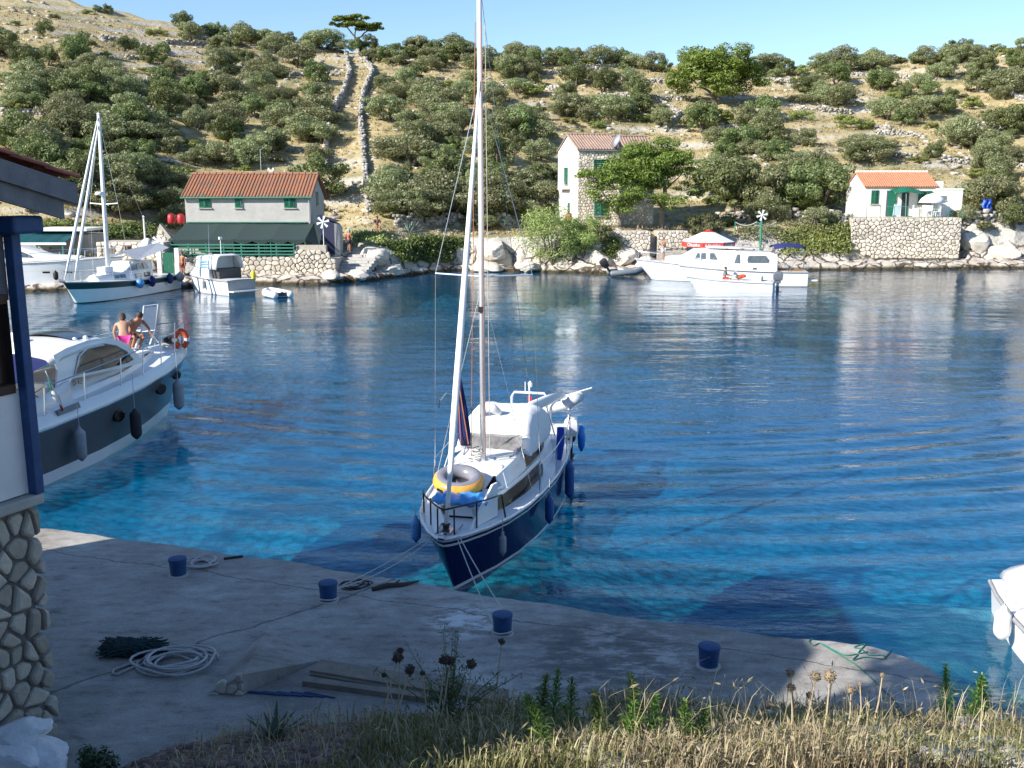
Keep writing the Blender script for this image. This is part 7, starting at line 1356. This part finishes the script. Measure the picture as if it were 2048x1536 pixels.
g0 = onz(1720, 1310, QZ); gr = thing('green_rope', 'thin green rope trailing across the rounded quay end', 'rope', g0); gp = lambda px, py: onz(px, py, QZ)-g0+Vector((0, 0, .012)); b = MB(); b.tube(curve([gp(*q) for q in ((1625, 1278), (1618, 1285), (1628, 1292), (1640, 1288), (1660, 1298), (1690, 1312), (1715, 1310), (1705, 1322), (1730, 1316), (1768, 1320), (1765, 1312), (1738, 1312), (1722, 1300), (1708, 1296), (1730, 1290), (1716, 1308), (1735, 1305))]), .007, 5); b.tube(curve([gp(*q) for q in ((1640, 1288), (1690, 1318), (1720, 1338), (1760, 1375), (1800, 1415))]), .007, 5); b.build('strand', GRR, gr, True); b = MB(); b.tube([gp(1770, 1318), gp(1785, 1300)], .008, 5); b.build('tail', GRR, gr)
# boards and rods
WP = M('old_plank', (.19, .155, .12), .9, col2=(.27, .23, .18), scale=8, bump=.6)
def lie(name, label, a, b_, wd, th, mat, zoff=0., group=None, cat='plank'):
    A = onz(*a, QZ); B_ = onz(*b_, QZ); o = thing(name, label, cat, (A+B_)/2+Vector((0, 0, zoff)), math.atan2((B_-A).y, (B_-A).x), group); L2_ = (B_-A).length; b = MB(); b.box((0, 0, th/2), (L2_, wd, th)); b.build('board', mat, o, bevel=.006); b = MB(); b.box((-L2_/2-.002, 0, th/2), (.006, wd*.97, th*.96)); b.build('end_grain', M('end_grain', (.25, .2, .15), .9), o); return o
lie('plank', 'widest weathered plank of the row lying on the quay', (632, 1338), (1010, 1400), .30, .06, WP)
lie('plank', 'lowest narrow beam of the row beside the blue rods', (610, 1368), (860, 1402), .12, .07, WOOD)
lie('plank', 'thin slat next to the widest plank', (622, 1350), (900, 1398), .05, .03, WOOD); lie('plank', 'thin slat next to the lowest narrow beam', (615, 1358), (880, 1400), .05, .03, WOOD)
for i in range(6): lie('blue_rod', 'thin blue painted rod in the bundle by the stone step', (470+i*28, 1384+i*.4), (560+i*22, 1391+i*1.2), .02, .02, BLUEW, .0, 'blue rods by the stone step', 'rod')
dk_ = thing('driftwood', 'dark weathered stick on the quay edge beside the sailing boat', 'driftwood', onz(790, 1175, QZ), R(20)); b = MB(); b.tube([(-.35, -.02, .03), (-.1, .03, .04), (.12, .0, .03), (.38, .05, .03)], [.03, .04, .035, .015], 7); b.build('stick', M('dark_drift', (.06, .05, .045), .95, bump=.6), dk_, True); b = MB(); b.tube([(.0, .02, .04), (.1, .12, .06)], [.02, .01], 6); b.build('twig', M('dark_drift', 0), dk_)
lie('dark_stick', 'short dark stick by the quay edge past the loose rope', (448, 1119), (486, 1114), .05, .03, BLACK, cat='stick')
# stone wedge step
A = onz(415, 1388, QZ); B_ = onz(487, 1390, QZ); wg = thing('stone_step', 'triangular stone-faced wedge rising from the quay slab', 'step', A, math.atan2((B_-A).y, (B_-A).x)); lw = (B_-A).length; hw_ = .26
b = MB(); b.add([(0, 0, .004), (lw, 0, .004), (lw, 0, hw_), (lw*.4, 1.9, .004), (lw*2.6, .9, .004)], [(0, 1, 2), (0, 2, 3), (2, 4, 3), (1, 4, 2), (0, 3, 4, 1)]); b.build('core', mq, wg); stone_wall_parts(wg, lw, hw_, (0, -.005, 0), (1, 0, 0), (0, -1, 0), .12, .14, .02, 30, keep=lambda a, b__: b__ < hw_*a/lw+.02, mat=PSTONE, gap=.008)
# ---------------------------------------------------------------- small white boat at the right
o, L_, s = cruiser('small_motorboat', 'small white open motorboat afloat past the rounded quay end', 'motorboat', (8.6, 15.0), (7.9, 10.9), 1.95, .55, .72, [(0, 0), (.14, 1), (.20, 0), (.97, 0), (1., 0)], [GEL, BLACK], None, rails=False, rake=.5)
shell(o, 'cuddy', [(2.2, [(.72, .6), (.68, .72), (.6, .80), (.001, .86)]), (3.0, [(.66, .62), (.62, .74), (.52, .82), (.001, .88)]), (3.9, [(.38, .68), (.34, .76), (.2, .8), (.001, .84)])], GEL)
b = MB(); b.loft([[Vector((2.5-.5*k, (.62-.06*k)*q, .84+.5*k)) for q in (-1, -.5, 0, .5, 1)] for k in (0, 1)]); b.build('windscreen', CLEARP, o); b = MB(); b.tube([(2.5, .66, .82), (1.98, .58, 1.36), (1.98, -.58, 1.36), (2.5, -.66, .82)], .028, 6); b.build('windscreen_frame', GEL, o)
b = MB(); b.box((1.2, 0, .60), (1.7, 1.35, .04)); b.build('cockpit_sole', M('boat_interior', (.12, .09, .08), .8, var=.5, scale=9), o); b = MB(); b.box((1.0, 0, .7), (.4, 1.2, .2)); b.build('seat', M('red_seat', (.35, .05, .04), .7), o, bevel=.03)
b = MB(); rows = [[Vector((x, .78*math.sin(a), .62+z*math.cos(a))) for a in np.linspace(-1.5, 1.5, 11)] for x, z in ((.05, .3), (.5, .48), (1.1, .55), (1.35, .5))]; b.loft(rows); cv = b.build('hood', CANVAS, o, True); cv.modifiers.new('s', 'SOLIDIFY').thickness = .02
fender(sbw(o, 1.5, -1.12, .45), .45, .12, WHITEP, 'white fender on the side of the small open motorboat', .3)
# ---------------------------------------------------------------- weeds, grass and stones of the near bank
def by(px, y): r = ray(px, 1480); x = r.x/r.y*y; return Vector((x, y, float(bank(x, y))))
FLE = leaf_mat('fleabane_leaves', (.075, .15, .012), (.20, .33, .045), .35); STEMG = M('green_stem', (.10, .16, .04), .8); STEMD = M('dry_stem', (.42, .34, .22), .9, var=.2); rng = np.random.default_rng(55)
FL = [(1076, 1335, 9.2), (1100, 1365, 9.0), (1140, 1372, 9.3), (1180, 1392, 9.3), (1070, 1405, 8.7), (1275, 1352, 7.9), (1215, 1395, 7.7), (1370, 1395, 7.7), (1250, 1412, 7.7), (1392, 1425, 7.65), (1302, 1402, 7.75), (1100, 1405, 7.8), (1890, 1345, 9.9), (1940, 1355, 9.9), (1966, 1372, 9.9), (1105, 1440, 8.5), (1160, 1420, 8.8)]
for i, (px, pt, y) in enumerate(FL):
    base = by(px, y); h_ = max(.35, ony(px, pt, y).z-base.z+.05); n_ = int(170*h_/.8)
    lab = 'tall green leafy weed spire at the sunlit end of the quay' if px > 1800 else 'bright green weed spire catching the sun among dry grass' if px > 1200 else 'dark green leafy weed spire in the shade above the planks'
    o = thing('leafy_weed', lab, 'weed', base, group='weed spires '+('at the quay end' if px > 1800 else 'in the sunlit grass' if px > 1200 else 'in the shade')); lean = rng.normal(0, .09, 2)
    b = MB(); b.tube([(0, 0, -.05), (lean[0]*.5, lean[1]*.5, h_*.5), (lean[0], lean[1], h_)], [.012, .009, .004], 5); b.build('stem', STEMG, o)
    V = []; F = []
    for k in range(n_):
        f_ = .05+.95*(k/n_); z = h_*f_; a = k*2.4; el = .35+.6*f_+rng.normal(0, .12); ln = (.13*(1-f_)**.6+.05)*rng.uniform(.6, 1.3); wd = .009+.005*(1-f_); d = np.array([math.cos(a)*math.cos(el), math.sin(a)*math.cos(el), math.sin(el)]); sd = np.array([-math.sin(a), math.cos(a), .2*rng.normal()]); c = np.array([lean[0]*f_, lean[1]*f_, z]); mid = c+d*ln*.55+np.array([0, 0, .01]); tip = c+d*ln-np.array([0, 0, ln*.25]); n0 = len(V); V += [c, mid-sd*wd, tip, mid+sd*wd]; F.append((n0, n0+1, n0+2, n0+3))
    npmesh('leaves', V, F, FLE, o)
SEED = M('seed_head', (.40, .31, .20), .95, var=.3, scale=30, bump=1.); SEEDD = M('dark_seed_head', (.09, .07, .05), .95, var=.3, scale=30, bump=1.)
ALL = [(1660, 1352, 7.9, .045, 1640), (1632, 1352, 8.6, .04, 1600), (1580, 1345, 8.8, .032, 1585), (1582, 1375, 8.5, .032, 1580), (1620, 1390, 8.6, .028, 1610), (1702, 1380, 8.4, .035, 1690), (1765, 1350, 8.8, .018, 1740), (1720, 1368, 8.8, .016, 1715), (795, 1315, 8.6, .045, 745), (800, 1302, 9.2, .028, 790), (820, 1340, 8.6, .042, 770), (888, 1320, 9.0, .042, 868), (900, 1321, 9.1, .038, 875), (943, 1328, 9.0, .042, 920), (1003, 1283, 9.6, .03, 980), (845, 1346, 9.0, .02, 850), (768, 1350, 9.0, .02, 800)]
for i, (px, pt, y, r_, pb) in enumerate(ALL):
    base = by(pb, y-.1); top = ony(px, pt, y); o = thing('dry_seed_stalk', 'dry pale seed head on a tall stalk above the sunlit grass' if px > 1300 else 'dark round seed head on a dry stalk in front of the planks', 'seed head', base, group='seed stalks '+('in the sunlit grass' if px > 1300 else 'in front of the planks')); t_ = top-base
    b = MB(); b.tube([(0, 0, -.05), t_*.5+Vector((.02, 0, .02)), t_], [.010, .008, .005], 6); b.build('stalk', STEMD, o)
    b = MB(); b.ell(t_, (r_, r_, r_), 10); hd_ = b.build('seed_ball', SEED if px > 1300 else SEEDD, o, True); b = MB()
    for k in range(60): d = Vector(rng.normal(0, 1, 3)).normalized(); b.tube([t_+d*r_*.7, t_+d*r_*1.35], [.003, .005], 4)
    b.build('bristles', SEED if px > 1300 else SEEDD, hd_)
# feathery fennel-like bush, agave-like rosette, dark shrub
fn_ = thing('feathery_bush', 'feathery dark green bush growing in front of the plank ends', 'bush', by(900, 9.6)); P_ = []; b = MB()
for k in range(26):
    a = rng.uniform(0, 6.28); e = rng.uniform(.7, 1.5); ln = rng.uniform(.5, 1.05); d = np.array([math.cos(a)*math.cos(e), math.sin(a)*math.cos(e), math.sin(e)]); b.tube([Vector((0, 0, -.05)), Vector(d*ln*.5+np.array([0, 0, .03])), Vector(d*ln)], [.008, .006, .003], 4)
    for q in range(45): f_ = rng.uniform(.3, 1); P_.append(d*ln*f_+rng.normal(0, .035, 3))
b.build('stem', STEMG, fn_); leaves('foliage', np.array(P_), np.tile((0, 0, 1.), (len(P_), 1)), .035, leaf_mat('feather_leaves', (.045, .075, .02), (.11, .15, .05), .3), rng, fn_, .16, 1.5)
ro_ = thing('spiky_rosette', 'dark spiky rosette plant at the edge of the gravel', 'plant', by(548, 9.35))
for i in range(22):
    a = i*2.4; e = .2+.9*(i/22); ln = .42*(.7+.4*random.random()); b = MB(); d = Vector((math.cos(a)*math.cos(e), math.sin(a)*math.cos(e), math.sin(e))); sd = Vector((-math.sin(a), math.cos(a), 0)); b.loft([[d*ln*f_-sd*w_+Vector((0, 0, -.1*f_*f_*ln)), d*ln*f_+Vector((0, 0, -.1*f_*f_*ln-.006)), d*ln*f_+sd*w_+Vector((0, 0, -.1*f_*f_*ln))] for f_, w_ in ((0, .015), (.35, .028), (.7, .018), (1, .002))]); b.build('leaf', M('rosette_leaf', (.05, .085, .04), .6), ro_, True)
for px, y, r_, hh_, lab in ((180, 8.95, .26, .36, 'dark bristly shrub beside the white rocks'),):
    l = by(px, y); l.z = .9; o = thing('dark_shrub', lab, 'shrub', l); cl = [(np.array([rng.normal(0, r_*.4), rng.normal(0, r_*.4), hh_*rng.uniform(.2, .9)]), np.array([.12, .12, .12])) for _ in range(12)]; p_, n_ = crown_pts(cl, 1500, rng, .2); leaves('foliage', p_, n_, .035, leaf_mat('shrub_leaves', (.03, .055, .02), (.08, .12, .05), .25), rng, o, .3); b = MB(); [limb(b, (0, 0, -.05), c[0], .012, .005, rng, 3) for c in cl[:6]]; b.build('stem', BARK, o)
# grass
GRS = leaf_mat('bank_grass', (.17, .125, .06), (.60, .51, .31), .3); GRG = leaf_mat('bank_green_grass', (.13, .15, .04), (.34, .34, .12), .35)
def grass(name, label, N_, xr, yr, hr, mat, seed, dens=None, wd=.006):
    rng = np.random.default_rng(seed); x = rng.uniform(*xr, N_); y = rng.uniform(*yr, N_); yt = np.interp(x, YTX, YTY); k = (y < yt+.05)&(rng.random(N_) < (dens(x, y) if dens else 1)); x, y = x[k], y[k]; n_ = len(x); z = bank(x, y); b0 = np.stack([x, y, z-.02], -1); h_ = rng.uniform(*hr, n_)*(0.6+.8*vnoise(x*1.5, y*1.5, 33)); a = rng.uniform(0, 6.28, n_); ln = rng.uniform(.1, .6, n_)*h_; d = np.stack([np.cos(a)*ln, np.sin(a)*ln, np.zeros(n_)], -1); sd = np.stack([-np.sin(a), np.cos(a), np.zeros(n_)], -1)*(wd*rng.uniform(.5, 1.4, n_))[:, None]; up = np.zeros((n_, 3)); up[:, 2] = h_
    m1 = b0+d*.25+up*.55; m2 = b0+d*.7+up*.92; tp_ = b0+d*1.25+up*np.where(rng.random(n_) < .4, .85, 1.05)[:, None]
    V = np.stack([b0-sd, b0+sd, m1-sd*.8, m1+sd*.8, m2-sd*.7, m2+sd*.7, tp_-sd*.1, tp_+sd*.1], 1).reshape(-1, 3); q = np.arange(n_)[:, None, None]*8; F = (q+np.array([[0, 1, 3, 2], [2, 3, 5, 4], [4, 5, 7, 6]])[None]).reshape(-1, 4); V = [V]; F = [F]; off = n_*8
    sel = np.nonzero(rng.random(n_) < .22)[0]; m_ = len(sel); c = tp_[sel]; dd = (tp_-m2)[sel]; dd /= np.linalg.norm(dd, axis=1)[:, None]; e = np.cross(dd, rng.normal(0, 1, (m_, 3))); e /= np.linalg.norm(e, axis=1)[:, None]; L2_ = rng.uniform(.03, .075, m_)[:, None]; w2_ = L2_*.16
    for ee in (e, np.cross(dd, e)): V.append(np.stack([c-dd*L2_*.3, c+dd*L2_*.25-ee*w2_, c+dd*L2_, c+dd*L2_*.25+ee*w2_], 1).reshape(-1, 3)); F.append(off+np.arange(m_*4).reshape(-1, 4)); off += m_*4
    tag(npmesh(name, np.concatenate(V), np.concatenate(F), mat), label, 'grass', kind='stuff')
grass('dry_grass', 'dry golden grass with seed heads on the sunlit bank', 42000, (.2, 7.5), (6.6, 10.5), (.07, .27), GRS, 1, lambda x, y: smoothstep(.2, 1.6, x)*(.12+.88*smoothstep(-.1, .12, fbm(x*.9, y*.9, 90)))*(1-.75*smoothstep(3.2, 4.2, x)*smoothstep(8.9, 8.3, y)), .0045)
grass('tall_dry_stems', 'scattered taller dry stems above the sunlit grass', 700, (.4, 7.0), (7.2, 10.3), (.35, .6), GRS, 6, None, .0035)
grass('shaded_grass', 'thin dry grass on the shaded bank', 7500, (-3.2, 1.8), (7.0, 10.5), (.06, .26), GRS, 2, lambda x, y: .25+.75*smoothstep(-1.8, .5, x))
grass('green_grass', 'greenish grass among the dry stems on the bank', 16000, (-1.5, 7.5), (6.8, 10.4), (.06, .22), GRG, 3, None, .0055)
# gravel at the toe of the bank
N_ = 4200; x_ = rng.uniform(-4.4, -1.4, N_); y_ = rng.uniform(7.6, 10.2, N_); yt = np.interp(x_, YTX, YTY); k_ = y_ < yt+.1+rng.normal(0, .05, N_); x_, y_ = x_[k_], y_[k_]; z_ = bank(x_, y_); n_ = len(x_); GRV = M('gravel', (.20, .13, .11), .95, var=.4, scale=5, bump=.5, island=.55)
sz = rng.uniform(.012, .04, n_)[:, None, None]*np.array([1.3, 1., .7])*rng.uniform(.6, 1.1, (n_, 8, 3)); Vs = (box[None]*sz+np.stack([x_, y_, z_+.005], -1)[:, None]).reshape(-1, 3); Fs = (BF[None]+8*np.arange(n_)[:, None, None]).reshape(-1, 4); tag(npmesh('gravel', Vs, Fs, GRV), 'reddish gravel and crushed stone at the toe of the bank', 'gravel', kind='stuff')
N_ = 900; x_ = rng.uniform(.5, 7.5, N_); y_ = rng.uniform(7., 11.2, N_); k_ = (y_ < np.interp(x_, YTX, YTY)+.1)|(x_ > 5.6); x_, y_ = x_[k_], y_[k_]; z_ = np.maximum(bank(x_, y_), -.3); n_ = len(x_)
sz = (rng.uniform(.03, .13, n_)**1.)[:, None, None]*np.array([1.3, 1., .7])*rng.uniform(.6, 1.1, (n_, 8, 3)); Vs = (box[None]*sz+np.stack([x_, y_, z_], -1)[:, None]).reshape(-1, 3); Fs = (BF[None]+8*np.arange(n_)[:, None, None]).reshape(-1, 4); tag(npmesh('bank_stones', Vs, Fs, ROCKI), 'small limestone pieces lying on the sunlit bank', 'stones', kind='stuff')
# pine beside the boathouse, out of view to the left: it dapples the quay end
rg = np.random.default_rng(8); lt = Vector((-4.9, 4.9, 3.0))
cl = puff((0, 0, 4.4), (1.5, 1.4, .9), 12, .4, .6)+puff((.9, .3, 3.6), (.9, .8, .5), 6, .42, .6)
pine('pine_tree', 'young pine growing beside the boathouse wall', lt, cl, [((0, 0, -.5), (.1, 0, 4.2), .12, .04), ((0, 0, 2.4), (.9, .3, 3.6), .06, .02)], 2600, .10, 77)
